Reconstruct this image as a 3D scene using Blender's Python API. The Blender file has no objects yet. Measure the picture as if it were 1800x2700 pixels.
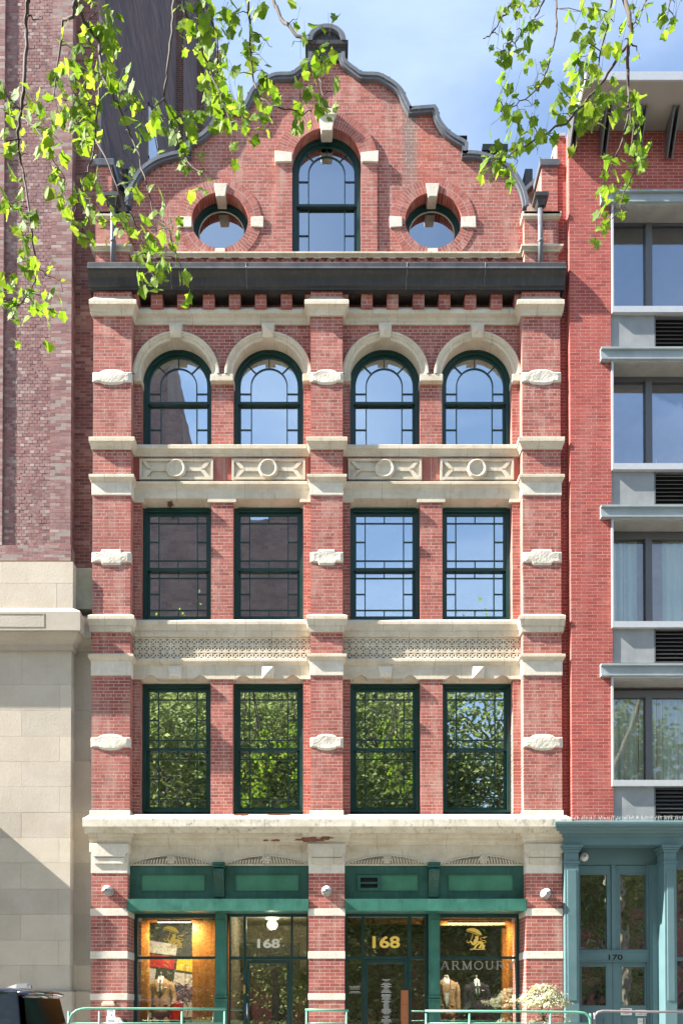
import bpy, bmesh, math, random
from mathutils import Vector, Matrix, Euler
random.seed(11)
SC = bpy.context.scene
COL = SC.collection
rad = math.radians

# ------------------------------------------------------------------ camera
FPX, PPX, PPY, PITCH = 2096.0, 861.0, 2637.0, rad(0.9)      # source photo 1800 x 2700
CAMZ, CAMD = 1.5, 16.0
cam = bpy.data.cameras.new('camera')
cam_ob = bpy.data.objects.new('camera', cam)
COL.objects.link(cam_ob)
cam.sensor_fit = 'HORIZONTAL'
cam.sensor_width = 36.0
cam.lens = 36.0 * FPX / 1800.0
cam.shift_x = (900 - PPX) / 1800.0
cam.shift_y = (PPY - 1350) / 1800.0
cam.clip_start = 0.1
cam.clip_end = 3000
cam_ob.location = (0, -CAMD, CAMZ)
cam_ob.rotation_euler = (rad(90) + PITCH, 0, 0)
SC.camera = cam_ob

# ------------------------------------------------------------------ world, sun, exposure
SUN = Vector((-1.176, -0.20, 1.0)).normalized()            # towards the sun
world = bpy.data.worlds.new('World')
SC.world = world
world.use_nodes = True
wn = world.node_tree
wn.nodes.clear()
def wnode(t, **k):
    n = wn.nodes.new(t)
    for a, b in k.items():
        setattr(n, a, b)
    return n
w_out = wnode('ShaderNodeOutputWorld')
w_bg = wnode('ShaderNodeBackground')
w_sky = wnode('ShaderNodeTexSky', sky_type='NISHITA', sun_disc=False)
w_sky.sun_elevation = math.asin(SUN.z)
w_sky.sun_rotation = math.atan2(SUN.x, SUN.y)
w_sky.air_density = 1.15
w_sky.dust_density = 0.35
w_sky.ozone_density = 1.6
w_bg.inputs['Strength'].default_value = 0.07
tc = wnode('ShaderNodeTexCoord')
mp = wnode('ShaderNodeMapping')
mp.inputs['Scale'].default_value = (1.0, 1.5, 3.6)
mp.inputs['Rotation'].default_value = (0.2, 0.35, 0.3)
nz = wnode('ShaderNodeTexNoise')
nz.inputs['Scale'].default_value = 2.2
nz.inputs['Detail'].default_value = 9
nz.inputs['Roughness'].default_value = 0.55
nz.inputs['Distortion'].default_value = 0.5
cr = wnode('ShaderNodeValToRGB')
cr.color_ramp.elements[0].position = 0.42
cr.color_ramp.elements[0].color = (0.06, 0.06, 0.06, 1)
cr.color_ramp.elements[1].position = 0.8
cr.color_ramp.elements[1].color = (0.45, 0.45, 0.45, 1)
mx = wnode('ShaderNodeMix', data_type='RGBA')
mx.inputs['B'].default_value = (4.6, 5.3, 6.3, 1)
wn.links.new(tc.outputs['Generated'], mp.inputs['Vector'])
wn.links.new(mp.outputs['Vector'], nz.inputs['Vector'])
wn.links.new(nz.outputs['Fac'], cr.inputs['Fac'])
wn.links.new(cr.outputs['Color'], mx.inputs['Factor'])
wn.links.new(w_sky.outputs['Color'], mx.inputs['A'])
wn.links.new(mx.outputs['Result'], w_bg.inputs['Color'])
wn.links.new(w_bg.outputs['Background'], w_out.inputs['Surface'])

sun = bpy.data.lights.new('sun', 'SUN')
sun.energy = 5.0
sun.angle = rad(0.55)
sun.color = (1.0, 0.94, 0.85)
sun_ob = bpy.data.objects.new('sun', sun)
COL.objects.link(sun_ob)
sun_ob.rotation_euler = (-SUN).to_track_quat('-Z', 'Y').to_euler()
sun_ob.location = SUN * 60

SC.render.engine = 'CYCLES'
SC.view_settings.view_transform = 'Standard'
SC.view_settings.look = 'None'
SC.view_settings.gamma = 1.0
SC.view_settings.use_curve_mapping = False
SC.view_settings.exposure = 2.2
SC.cycles.max_bounces = 8
SC.cycles.transparent_max_bounces = 12
SC.cycles.sample_clamp_indirect = 6
SC.cycles.caustics_reflective = False
SC.cycles.caustics_refractive = False

# ------------------------------------------------------------------ measuring helpers
def P(x, y, Y):
    """photo pixel -> (X, Z) on the vertical plane at depth Y"""
    a = (x - PPX) / FPX
    b = (PPY - y) / FPX
    s, c = math.sin(PITCH), math.cos(PITCH)
    t = (Y + CAMD) / (c - s * b)
    return a * t, CAMZ + t * (b * c + s)
def ZP(y, Y):
    return P(PPX, y, Y)[1]
def XP(x, y, Y):
    return P(x, y, Y)[0]

# ------------------------------------------------------------------ mesh builder
class MB:
    def __init__(s):
        s.v = []
        s.f = []
        s.smooth = []
    def add(s, vs, fs, smooth=False):
        o = len(s.v)
        s.v.extend([tuple(p) for p in vs])
        for f in fs:
            s.f.append([i + o for i in f])
            s.smooth.append(smooth)
        return s
    def box(s, x0, x1, y0, y1, z0, z1, nofaces=''):
        if x0 > x1: x0, x1 = x1, x0
        if y0 > y1: y0, y1 = y1, y0
        if z0 > z1: z0, z1 = z1, z0
        vs = [(x0,y0,z0),(x1,y0,z0),(x1,y1,z0),(x0,y1,z0),(x0,y0,z1),(x1,y0,z1),(x1,y1,z1),(x0,y1,z1)]
        fs = {'d':(0,3,2,1),'u':(4,5,6,7),'f':(0,1,5,4),'r':(1,2,6,5),'b':(2,3,7,6),'l':(3,0,4,7)}
        return s.add(vs, [fs[k] for k in fs if k not in nofaces])
    def prism(s, poly, y0, y1, back=True):
        """poly: list of (x,z) counter-clockwise seen from the camera; extruded from y0 (front) to y1"""
        n = len(poly)
        a = sum(poly[i][0]*poly[(i+1)%n][1]-poly[(i+1)%n][0]*poly[i][1] for i in range(n))
        if a < 0: poly = poly[::-1]
        vs = [(x, y0, z) for x, z in poly] + [(x, y1, z) for x, z in poly]
        fs = [list(range(n))]
        if back: fs.append(list(range(2*n-1, n-1, -1)))
        for i in range(n):
            j = (i+1) % n
            fs.append([j, i, n+i, n+j])
        return s.add(vs, fs)
    def strip(s, inner, outer, y0, y1, closed=False):
        """band between two (x,z) polylines of equal length, from y0 to y1"""
        n = len(inner)
        m = n if closed else n-1
        vs = []
        for y in (y0, y1):
            vs += [(x,y,z) for x,z in inner] + [(x,y,z) for x,z in outer]
        fs = []
        for i in range(m):
            j = (i+1) % n
            fs += [[i, j, n+j, n+i], [2*n+i, 3*n+i, 3*n+j, 2*n+j],
                   [n+i, n+j, 3*n+j, 3*n+i], [j, i, 2*n+i, 2*n+j]]
        if not closed:
            fs += [[0, n, 3*n, 2*n], [n-1, 3*n-1, 4*n-1, 2*n-1]]
        return s.add(vs, fs)
    def xprism(s, prof, x0, x1):
        """prof: (y,z) polygon extruded along x"""
        n = len(prof)
        vs = [(x0,y,z) for y,z in prof] + [(x1,y,z) for y,z in prof]
        fs = [list(range(n)), list(range(2*n-1,n-1,-1))]
        for i in range(n):
            j=(i+1)%n
            fs.append([j,i,n+i,n+j])
        return s.add(vs, fs)
    def sweep(s, plan, prof, back=0.03):
        """plan: (x,y) polyline, outward on its right; prof: (d,z) from low to high"""
        n = len(plan)
        nor = []
        for i in range(n-1):
            dx, dy = plan[i+1][0]-plan[i][0], plan[i+1][1]-plan[i][1]
            L = math.hypot(dx, dy)
            nor.append((dy/L, -dx/L))
        mit = []
        for i in range(n):
            if i == 0: mit.append(nor[0])
            elif i == n-1: mit.append(nor[-1])
            else:
                a, b = nor[i-1], nor[i]
                k = 1 + a[0]*b[0] + a[1]*b[1]
                mit.append(((a[0]+b[0])/k, (a[1]+b[1])/k))
        prof = [(-back, prof[0][1])] + list(prof) + [(-back, prof[-1][1])]
        m = len(prof)
        vs = []
        for i in range(n):
            for d, z in prof:
                vs.append((plan[i][0]+mit[i][0]*d, plan[i][1]+mit[i][1]*d, z))
        fs = []
        for i in range(n-1):
            for j in range(m):
                k = (j+1) % m
                fs.append([i*m+j, (i+1)*m+j, (i+1)*m+k, i*m+k])
        fs.append(list(range(m-1,-1,-1)))
        fs.append([(n-1)*m+j for j in range(m)])
        return s.add(vs, fs)
    def tube(s, pts, r, n=8, smooth=True, cap=True):
        pts = [Vector(p) for p in pts]
        rs = r if isinstance(r, (list, tuple)) else [r]*len(pts)
        vs, fs = [], []
        up = Vector((0.13, 0.29, 0.95)).normalized()
        for i, p in enumerate(pts):
            t = (pts[min(i+1, len(pts)-1)] - pts[max(i-1, 0)])
            if t.length < 1e-9: t = Vector((0,0,1))
            t.normalize()
            u = up if abs(t.dot(up)) < 0.95 else Vector((1,0,0))
            a = t.cross(u).normalized()
            b = t.cross(a).normalized()
            for k in range(n):
                an = 2*math.pi*k/n
                vs.append(p + (a*math.cos(an) + b*math.sin(an))*rs[i])
        for i in range(len(pts)-1):
            for k in range(n):
                j=(k+1)%n
                fs.append([i*n+k, (i+1)*n+k, (i+1)*n+j, i*n+j])
        if cap:
            fs.append(list(range(n)))
            fs.append([(len(pts)-1)*n+k for k in range(n-1,-1,-1)])
        return s.add(vs, fs, smooth)
    def loft(s, rings, closed=True, cap=True, smooth=True):
        n = len(rings[0])
        vs = [p for r in rings for p in r]
        fs = []
        for i in range(len(rings)-1):
            for k in range(n if closed else n-1):
                j=(k+1)%n
                fs.append([i*n+k, i*n+j, (i+1)*n+j, (i+1)*n+k])
        if cap:
            fs.append(list(range(n-1,-1,-1)))
            fs.append([(len(rings)-1)*n+k for k in range(n)])
        return s.add(vs, fs, smooth)
    def lathe(s, prof, c, axis='z', n=20, smooth=True):
        rings = []
        for r, h in prof:
            ring = []
            for k in range(n):
                a = 2*math.pi*k/n
                if axis == 'z': ring.append((c[0]+r*math.cos(a), c[1]+r*math.sin(a), c[2]+h))
                else: ring.append((c[0]+r*math.cos(a), c[1]-h, c[2]+r*math.sin(a)))
            rings.append(ring)
        return s.loft(rings, smooth=smooth)
    def mesh(s, name, mat=None, fix=True):
        me = bpy.data.meshes.new(name)
        me.from_pydata(s.v, [], s.f)
        if any(s.smooth):
            me.polygons.foreach_set('use_smooth', s.smooth)
        if mat: me.materials.append(mat)
        if fix and len(s.f) < 4000:
            bm = bmesh.new(); bm.from_mesh(me)
            bmesh.ops.recalc_face_normals(bm, faces=bm.faces)
            bm.to_mesh(me); bm.free()
        me.update()
        return me
    def build(s, name, mat, parent=None, fix=True, **props):
        o = bpy.data.objects.new(name, s.mesh(name, mat, fix))
        COL.objects.link(o)
        if parent: o.parent = parent
        for k, v in props.items(): o[k] = v
        return o

def thing(name, label, cat, group=None, loc=(0,0,0), kind=None):
    o = bpy.data.objects.new(name, None)
    o.empty_display_size = 0.2
    COL.objects.link(o)
    o.location = loc
    if label: o['label'] = label
    if cat: o['category'] = cat
    if group: o['group'] = group
    if kind: o['kind'] = kind
    return o
def tag(o, label, cat, group=None):
    o['label'] = label
    o['category'] = cat
    if group: o['group'] = group
    return o
def bevel(o, w, seg=2):
    m = o.modifiers.new('bevel', 'BEVEL')
    m.width = w; m.segments = seg; m.limit_method = 'ANGLE'; m.angle_limit = rad(35)
    return o

# ------------------------------------------------------------------ materials
MATS = {}
class NT:
    def __init__(s, name):
        s.m = bpy.data.materials.new(name)
        s.m.use_nodes = True
        s.t = s.m.node_tree
        s.t.nodes.clear()
        s.out = s.n('ShaderNodeOutputMaterial')
    def n(s, t, ins=None, **k):
        x = s.t.nodes.new(t)
        for a, b in k.items(): setattr(x, a, b)
        for a, b in (ins or {}).items():
            if hasattr(b, 'is_output'): s.t.links.new(b, x.inputs[a])
            else: x.inputs[a].default_value = b
        return x
    def l(s, a, b): s.t.links.new(a, b)
    def pos(s): return s.n('ShaderNodeNewGeometry').outputs['Position']
    def noise(s, scale, detail=4, rough=0.55, vec=None, stretch=None, dist=0.0):
        vec = vec or s.pos()
        if stretch:
            vec = s.n('ShaderNodeMapping', {'Vector': vec, 'Scale': stretch}).outputs['Vector']
        return s.n('ShaderNodeTexNoise', {'Vector': vec, 'Scale': scale, 'Detail': detail, 'Roughness': rough, 'Distortion': dist}).outputs['Fac']
    def ramp(s, fac, stops, interp='LINEAR'):
        r = s.n('ShaderNodeValToRGB', {'Fac': fac})
        cr = r.color_ramp
        cr.interpolation = interp
        while len(cr.elements) < len(stops): cr.elements.new(0.5)
        for e, (p, c) in zip(cr.elements, stops):
            e.position = p
            e.color = (c, c, c, 1) if isinstance(c, (int, float)) else (*c, 1)
        return r.outputs['Color']
    def mix(s, fac, a, b, blend='MIX'):
        m = s.n('ShaderNodeMix', data_type='RGBA', blend_type=blend)
        for k, v in (('Factor', fac), ('A', a), ('B', b)):
            if hasattr(v, 'is_output'): s.l(v, m.inputs[k])
            elif k == 'Factor': m.inputs[k].default_value = v
            else: m.inputs[k].default_value = (*v, 1)
        return m.outputs['Result']
    def math(s, op, a, b=0.0):
        m = s.n('ShaderNodeMath', operation=op)
        for i, v in enumerate((a, b)):
            if hasattr(v, 'is_output'): s.l(v, m.inputs[i])
            else: m.inputs[i].default_value = v
        return m.outputs[0]
    def bump(s, h, strength=0.3, dist=0.01):
        return s.n('ShaderNodeBump', {'Height': h, 'Strength': strength, 'Distance': dist}).outputs['Normal']
    def pbr(s, col, rough=0.7, normal=None, **k):
        b = s.n('ShaderNodeBsdfPrincipled')
        for key, v in (('Base Color', col), ('Roughness', rough), *k.items()):
            if hasattr(v, 'is_output'): s.l(v, b.inputs[key])
            elif key in ('Base Color', 'Emission Color'): b.inputs[key].default_value = (*v, 1)
            else: b.inputs[key].default_value = v
        if normal: s.l(normal, b.inputs['Normal'])
        s.l(b.outputs[0], s.out.inputs['Surface'])
        return b

def rnd(t):
    g = t.n('ShaderNodeNewGeometry').outputs['Random Per Island']
    o = t.n('ShaderNodeObjectInfo').outputs['Random']
    return t.math('FRACT', t.math('ADD', g, o))

def m_brick(name, cols, eff=0.35, stain=(0.62, 0.5, 0.45), quoin=False):
    t = NT(name)
    r = rnd(t)
    n = len(cols)
    c = t.ramp(r, [(i/(n-1), k) for i, k in enumerate(cols)])
    fine = t.noise(38, 5, 0.65)
    c = t.mix(0.5, c, t.ramp(fine, [(0.3, 0.62), (0.7, 1.25)]), 'MULTIPLY')
    big = t.noise(0.55, 4, 0.6)
    c = t.mix(0.6, c, t.ramp(big, [(0.3, (0.68, 0.66, 0.70)), (0.72, (1.25, 1.2, 1.14))]), 'MULTIPLY')
    if eff:
        st = t.noise(1.3, 6, 0.65, stretch=(3.2, 3.2, 0.55))
        c = t.mix(t.math('MULTIPLY', t.ramp(st, [(0.50, 0.0), (0.74, 1.0)]), eff), c, stain)
        sp = t.noise(9, 6, 0.7)
        c = t.mix(t.math('MULTIPLY', t.ramp(sp, [(0.56, 0.0), (0.72, 1.0)]), eff*0.6), c, stain)
    if quoin:
        # grey soot left on the outer edge of the facade and in uneven patches
        px_ = t.n('ShaderNodeSeparateXYZ', {'Vector': t.pos()}).outputs['X']
        edge = t.math('ADD', px_, t.math('MULTIPLY', t.noise(2.2, 5, 0.7), 0.42))
        c = t.mix(t.math('MULTIPLY', t.ramp(t.math('MULTIPLY', t.math('ADD', edge, 4.72), 4.0), [(0.35, 1.0), (0.95, 0.0)]), 0.62), c, (0.27, 0.235, 0.20))
        # sooty run-off streak under the step of the gable
        pz_ = t.n('ShaderNodeSeparateXYZ', {'Vector': t.pos()}).outputs['Z']
        wx = t.math('ADD', px_, t.math('MULTIPLY', t.math('SUBTRACT', t.noise(5, 5, 0.7), 0.5), 0.22))
        hx = t.ramp(t.math('ABSOLUTE', t.math('MULTIPLY', t.math('SUBTRACT', wx, 1.735), 5.0)), [(0.5, 1.0), (1.0, 0.0)])
        hz = t.ramp(t.math('MULTIPLY', t.math('SUBTRACT', pz_, 18.0), 0.5), [(0.15, 0.0), (0.6, 1.0)])
        c = t.mix(t.math('MULTIPLY', t.math('MULTIPLY', hx, hz), 0.75), c, (0.16, 0.135, 0.12))
        hx2 = t.ramp(t.math('ABSOLUTE', t.math('MULTIPLY', t.math('SUBTRACT', wx, 2.05), 3.6)), [(0.4, 1.0), (1.0, 0.0)])
        c = t.mix(t.math('MULTIPLY', t.math('MULTIPLY', hx2, hz), 0.45), c, (0.42, 0.085, 0.04))
        dk = t.noise(0.9, 7, 0.72, stretch=(1.6, 1.6, 0.6))
        c = t.mix(t.math('MULTIPLY', t.ramp(dk, [(0.55, 0.0), (0.72, 1.0)]), 0.34), c, (0.12, 0.06, 0.055))
    t.pbr(c, 0.86, t.bump(t.noise(55, 4, 0.7), 0.3, 0.004))
    return t.m
def m_stone(name, base, dark, scale=1.0, stain=(0.36, 0.27, 0.13), st=0.5, rough=0.85, grime=0.35):
    t = NT(name)
    n1 = t.noise(2.2*scale, 6, 0.6)
    c = t.mix(t.ramp(n1, [(0.3, 0.0), (0.75, 1.0)]), dark, base)
    n2 = t.noise(1.6*scale, 6, 0.65, stretch=(1.2, 1.2, 3.5))
    c = t.mix(t.math('MULTIPLY', t.ramp(n2, [(0.5, 0.0), (0.8, 1.0)]), st), c, stain)
    n3 = t.noise(3.0*scale, 7, 0.7, stretch=(3.5, 3.5, 0.5))
    c = t.mix(t.math('MULTIPLY', t.ramp(n3, [(0.55, 0.0), (0.75, 1.0)]), grime), c, (0.13, 0.115, 0.09))
    c = t.mix(0.35, c, t.ramp(t.noise(60, 3), [(0.3, 0.75), (0.7, 1.15)]), 'MULTIPLY')
    t.pbr(c, rough, t.bump(t.noise(24, 6, 0.7), 0.45, 0.008))
    return t.m
def m_paint(name, col, rough=0.4, var=0.35, streak=0.25, chalk=(0.2, 0.32, 0.28)):
    t = NT(name)
    n = t.noise(3.0, 5, 0.6)
    c = t.mix(var, col, t.ramp(n, [(0.3, 0.55), (0.7, 1.45)]), 'MULTIPLY')
    s = t.noise(5.0, 5, 0.7, stretch=(3.0, 3.0, 0.35))
    c = t.mix(t.math('MULTIPLY', t.ramp(s, [(0.52, 0.0), (0.78, 1.0)]), streak), c, chalk)
    t.pbr(c, t.ramp(n, [(0.3, rough*0.8), (0.7, min(1, rough*1.3))]), t.bump(t.noise(70, 3), 0.12, 0.003))
    return t.m
def m_plain(name, col, rough=0.6, metal=0.0, var=0.2, scale=12, bump=0.1, **k):
    t = NT(name)
    n = t.noise(scale, 4, 0.6)
    c = t.mix(var, col, t.ramp(n, [(0.3, 0.6), (0.7, 1.4)]), 'MULTIPLY')
    t.pbr(c, rough, t.bump(t.noise(scale*4, 3), bump, 0.003), Metallic=metal, **k)
    return t.m
def m_glass(name, refl=0.42, tint=(0.86, 0.93, 0.92), wave=0.02, wscale=1.6):
    t = NT(name)
    nr = t.bump(t.noise(wscale, 2, 0.5), wave, 0.1)
    fr = t.n('ShaderNodeFresnel', {'IOR': 1.5}).outputs[0]
    fac = t.math('ADD', t.math('MULTIPLY', fr, 0.7), refl)
    tr = t.n('ShaderNodeBsdfTransparent', {'Color': (*tint, 1)})
    gl = t.n('ShaderNodeBsdfGlossy', {'Color': (0.93, 0.97, 1.0, 1), 'Roughness': 0.0, 'Normal': nr})
    mx = t.n('ShaderNodeMixShader', {'Fac': fac})
    t.l(tr.outputs[0], mx.inputs[1]); t.l(gl.outputs[0], mx.inputs[2])
    t.l(mx.outputs[0], t.out.inputs['Surface'])
    return t.m
def m_leaf(name, cols, trans, tf=0.45):
    t = NT(name)
    r = rnd(t)
    n = len(cols)
    c = t.ramp(r, [(i/(n-1), k) for i, k in enumerate(cols)])
    c2 = t.ramp(r, [(i/(n-1), k) for i, k in enumerate(trans)])
    p = t.n('ShaderNodeBsdfPrincipled', {'Base Color': c, 'Roughness': 0.62, 'Specular IOR Level': 0.25})
    tr = t.n('ShaderNodeBsdfTranslucent', {'Color': c2})
    mx = t.n('ShaderNodeMixShader', {'Fac': tf})
    t.l(p.outputs[0], mx.inputs[1]); t.l(tr.outputs[0], mx.inputs[2])
    t.l(mx.outputs[0], t.out.inputs['Surface'])
    return t.m
def m_wood(name, col):
    t = NT(name)
    g = t.noise(3.0, 6, 0.6, stretch=(9, 9, 0.5), dist=1.0)
    c = t.mix(0.8, col, t.ramp(g, [(0.3, (0.55, 0.5, 0.45)), (0.7, (1.3, 1.3, 1.3))]), 'MULTIPLY')
    t.pbr(c, 0.42, t.bump(g, 0.12, 0.004))
    return t.m
def m_brickwall(name, c1, c2, mortar, axis='yz', scale=1.0, bw=0.213, bh=0.0685):
    """far or oblique brick wall: brick texture with bump"""
    t = NT(name)
    p = t.n('ShaderNodeSeparateXYZ', {'Vector': t.pos()})
    u = {'yz': 'Y', 'xz': 'X'}[axis]
    v = t.n('ShaderNodeCombineXYZ', {'X': p.outputs[u], 'Y': p.outputs['Z'], 'Z': 0.0})
    b = t.n('ShaderNodeTexBrick', {'Vector': v.outputs[0], 'Color1': (*c1,1), 'Color2': (*c2,1), 'Mortar': (*mortar,1),
                                  'Scale': 1.0, 'Mortar Size': 0.006, 'Brick Width': bw, 'Row Height': bh, 'Bias': 0.0})
    c = t.mix(0.6, b.outputs['Color'], t.ramp(t.noise(0.5, 5, 0.65), [(0.3, 0.6), (0.7, 1.35)]), 'MULTIPLY')
    c = t.mix(0.5, c, t.ramp(t.noise(7, 5, 0.65), [(0.3, 0.6), (0.7, 1.4)]), 'MULTIPLY')
    t.pbr(c, 0.88, t.bump(b.outputs['Fac'], -0.5, 0.006))
    return t.m

M = {}
M['brick'] = m_brick('red_brick', [(0.24,0.062,0.050),(0.315,0.083,0.064),(0.365,0.103,0.080),(0.335,0.089,0.069),(0.41,0.138,0.108),(0.28,0.075,0.059)], 0.40, stain=(0.60,0.49,0.41), quoin=True)
M['mortar'] = m_stone('pale_mortar', (0.57,0.455,0.395), (0.47,0.345,0.295), 3.0, st=0.2, grime=0.25)
M['stone'] = m_stone('cream_stone', (0.66,0.60,0.49), (0.50,0.44,0.34), 1.3, stain=(0.42,0.29,0.14), st=0.5, grime=0.42)
def add_joints(m):
    t = m.node_tree; b = [n for n in t.nodes if n.type == 'BSDF_PRINCIPLED'][0]; src = b.inputs['Base Color'].links[0].from_socket
    def nd(ty, op=None, *ins):
        n = t.nodes.new(ty)
        if op: n.operation = op
        for i, v in enumerate(ins):
            if hasattr(v, 'is_output'): t.links.new(v, n.inputs[i])
            else: n.inputs[i].default_value = v
        return n.outputs[0]
    sp = t.nodes.new('ShaderNodeSeparateXYZ'); g = t.nodes.new('ShaderNodeNewGeometry'); t.links.new(g.outputs['Position'], sp.inputs[0])
    row = nd('ShaderNodeMath', 'MULTIPLY', nd('ShaderNodeMath', 'FLOOR', nd('ShaderNodeMath', 'MULTIPLY', sp.outputs[2], 2.9)), 0.377)
    u = nd('ShaderNodeMath', 'FRACT', nd('ShaderNodeMath', 'ADD', nd('ShaderNodeMath', 'MULTIPLY', sp.outputs[0], 0.71), row))
    k = nd('ShaderNodeMath', 'MULTIPLY', nd('ShaderNodeMath', 'LESS_THAN', u, 0.0062), 0.6)
    mm = t.nodes.new('ShaderNodeMix'); mm.data_type = 'RGBA'; mm.inputs['B'].default_value = (.16,.13,.10,1)
    t.links.new(k, mm.inputs['Factor']); t.links.new(src, mm.inputs['A']); t.links.new(mm.outputs['Result'], b.inputs['Base Color'])
add_joints(M['stone'])
M['white_stone'] = m_stone('white_painted_stone', (0.72,0.68,0.60), (0.56,0.51,0.42), 1.8, st=0.3, grime=0.32)
M['lip_stone'] = m_stone('weathered_stone', (0.70,0.66,0.57), (0.52,0.47,0.37), 1.6, st=0.25, grime=0.6)
def add_grime(m):
    t = m.node_tree; b = [n for n in t.nodes if n.type == 'BSDF_PRINCIPLED'][0]
    src = b.inputs['Base Color'].links[0].from_socket
    g = t.nodes.new('ShaderNodeNewGeometry'); mpn = t.nodes.new('ShaderNodeMapping'); mpn.inputs['Scale'].default_value = (2.2, 2.2, 1.2)
    nn = t.nodes.new('ShaderNodeTexNoise'); nn.inputs['Scale'].default_value = 3.4; nn.inputs['Detail'].default_value = 9; nn.inputs['Roughness'].default_value = .72
    rr = t.nodes.new('ShaderNodeValToRGB'); rr.color_ramp.elements[0].position = .54; rr.color_ramp.elements[1].position = .70
    rr.color_ramp.elements[1].color = (.8,.8,.8,1)
    mm = t.nodes.new('ShaderNodeMix'); mm.data_type = 'RGBA'; mm.inputs['B'].default_value = (.06,.055,.045,1)
    t.links.new(g.outputs['Position'], mpn.inputs['Vector']); t.links.new(mpn.outputs['Vector'], nn.inputs['Vector']); t.links.new(nn.outputs['Fac'], rr.inputs['Fac'])
    t.links.new(rr.outputs['Color'], mm.inputs['Factor']); t.links.new(src, mm.inputs['A']); t.links.new(mm.outputs['Result'], b.inputs['Base Color'])
add_grime(M['lip_stone'])
M['green'] = m_paint('dark_green_paint', (0.006,0.040,0.036), 0.38, streak=0.08, chalk=(0.03,0.09,0.08))
M['shopgreen'] = m_paint('shopfront_green_paint', (0.030,0.135,0.100), 0.42, var=0.55, streak=0.38, chalk=(0.12,0.28,0.24))
M['deepgreen'] = m_paint('shopfront_deep_green', (0.020,0.085,0.062), 0.42, var=0.55, streak=0.32, chalk=(0.06,0.2,0.19))
M['shade_stone'] = m_stone('shade_toned_carved_stone', (0.36,0.31,0.24), (0.27,0.23,0.17), 1.0, st=0.2, grime=0.2)  # stone darkened to paint shade into the carved recesses
M['copper'] = m_paint('dark_lead_coated_copper', (0.032,0.029,0.027), 0.5, var=0.6, streak=0.22, chalk=(0.16,0.18,0.18))
M['coping'] = m_paint('blue_grey_coping_metal', (0.11,0.12,0.14), 0.42, var=0.5, streak=0.3, chalk=(0.3,0.32,0.33))
M['panelgreen'] = m_paint('shopfront_panel_green', (0.050,0.185,0.110), 0.42, streak=0.15, chalk=(0.12,0.26,0.2))
M['glass'] = m_glass('window_glass', 0.44, wave=0.007, wscale=1.7)
M['shopglass'] = m_glass('shop_glass', 0.30, (0.95,0.97,0.95), 0.012)
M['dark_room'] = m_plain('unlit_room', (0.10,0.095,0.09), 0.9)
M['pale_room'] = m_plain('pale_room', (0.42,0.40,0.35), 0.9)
# ================================================================== ground
g = MB(); g.box(-400, 400, -14.2, -5.7, -0.4, -0.14)
def ground_mat(name, c, sc=6):
    return m_plain(name, c, 0.9, var=0.35, scale=sc, bump=0.4)
M['asphalt'] = ground_mat('asphalt', (0.05,0.05,0.052))
M['concrete'] = ground_mat('pavement_concrete', (0.30,0.29,0.27), 3)
o = MB().box(-400,400,-1500,1500,-1.2,-0.16).build('ground', M['asphalt']); o['kind']='structure'
o = MB().box(-400,400,-13.6,-5.95,-0.17,-0.13).build('road', M['asphalt']); o['kind']='structure'
o = MB().box(-400,400,-5.75,-0.02,-0.17,0.0).build('pavement', M['concrete']); o['kind']='structure'
o = MB().box(-400,400,-5.95,-5.752,-0.17,0.004).build('kerb', M['concrete']); o['kind']='structure'
o = MB().box(-400,400,-60,-13.6,-0.17,0.0).build('park_pavement', M['concrete']); o['kind']='structure'

# ================================================================== main building
BLD = thing('loft_building', 'red brick loft building with curved gable, cream stone bands and dark green windows', 'building')
XO, XI, XC = 4.757, 3.98, 0.325            # pier edges, upper floors
XOg, XIg, XCg = 4.75, 4.015, 0.362         # ground floor
YB = 0.22                                  # bay wall plane
YW = 0.42                                  # window plane
WX = (-3.10, -1.205, 1.205, 3.10)
WH = 0.722
COURSE, JOINT, STR = 0.0685, 0.0100, 0.213

def merge(ints):
    return [(a,b) for a,b in ints if b-a > 0.02]
def subtract(ints, a, b):
    out = []
    for p, q in ints:
        if b <= p or a >= q: out.append((p,q)); continue
        if a > p: out.append((p,a))
        if b < q: out.append((b,q))
    return out
class BrickSet:
    def __init__(s): s.bricks = []          # (kind, u0,u1, d, z0,z1)
def lay(ints_fn, z0, z1, course=COURSE, joint=JOINT, L=STR, bond='run', phase=0.0, n=None, header_every=0):
    n = n or max(1, round((z1-z0)/course))
    ch = (z1-z0)/n
    out, rows = [], []
    for i in range(n):
        za = z0+i*ch
        ints = merge(ints_fn(za+ch/2))
        rows.append((za, za+ch, ints))
        head = bond == 'head' or (header_every and i % header_every == header_every-1)
        l = L/2 if head else L
        off = phase + (l/2 if i % 2 else 0.0)
        for a, b in ints:
            cuts = [a]
            k = math.floor((a-off)/l)+1
            while off+k*l < b:
                c = off+k*l
                if c-cuts[-1] > 0.045 and b-c > 0.045: cuts.append(c)
                k += 1
            cuts.append(b)
            for q in range(len(cuts)-1):
                u0 = cuts[q] + (joint/2 if q else 0)
                u1 = cuts[q+1] - (joint/2 if q < len(cuts)-2 else 0)
                out.append((u0, u1, za+joint/2, za+ch-joint/2))
    return out, rows
BRK = {'front': MB()}
def add_front(mb, bricks, y, thick=0.098, jit=0.0006):
    for u0,u1,z0,z1 in bricks:
        j = random.uniform(-jit, jit)
        mb.box(u0,u1,y+j,y+thick,z0,z1,'b')
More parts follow.
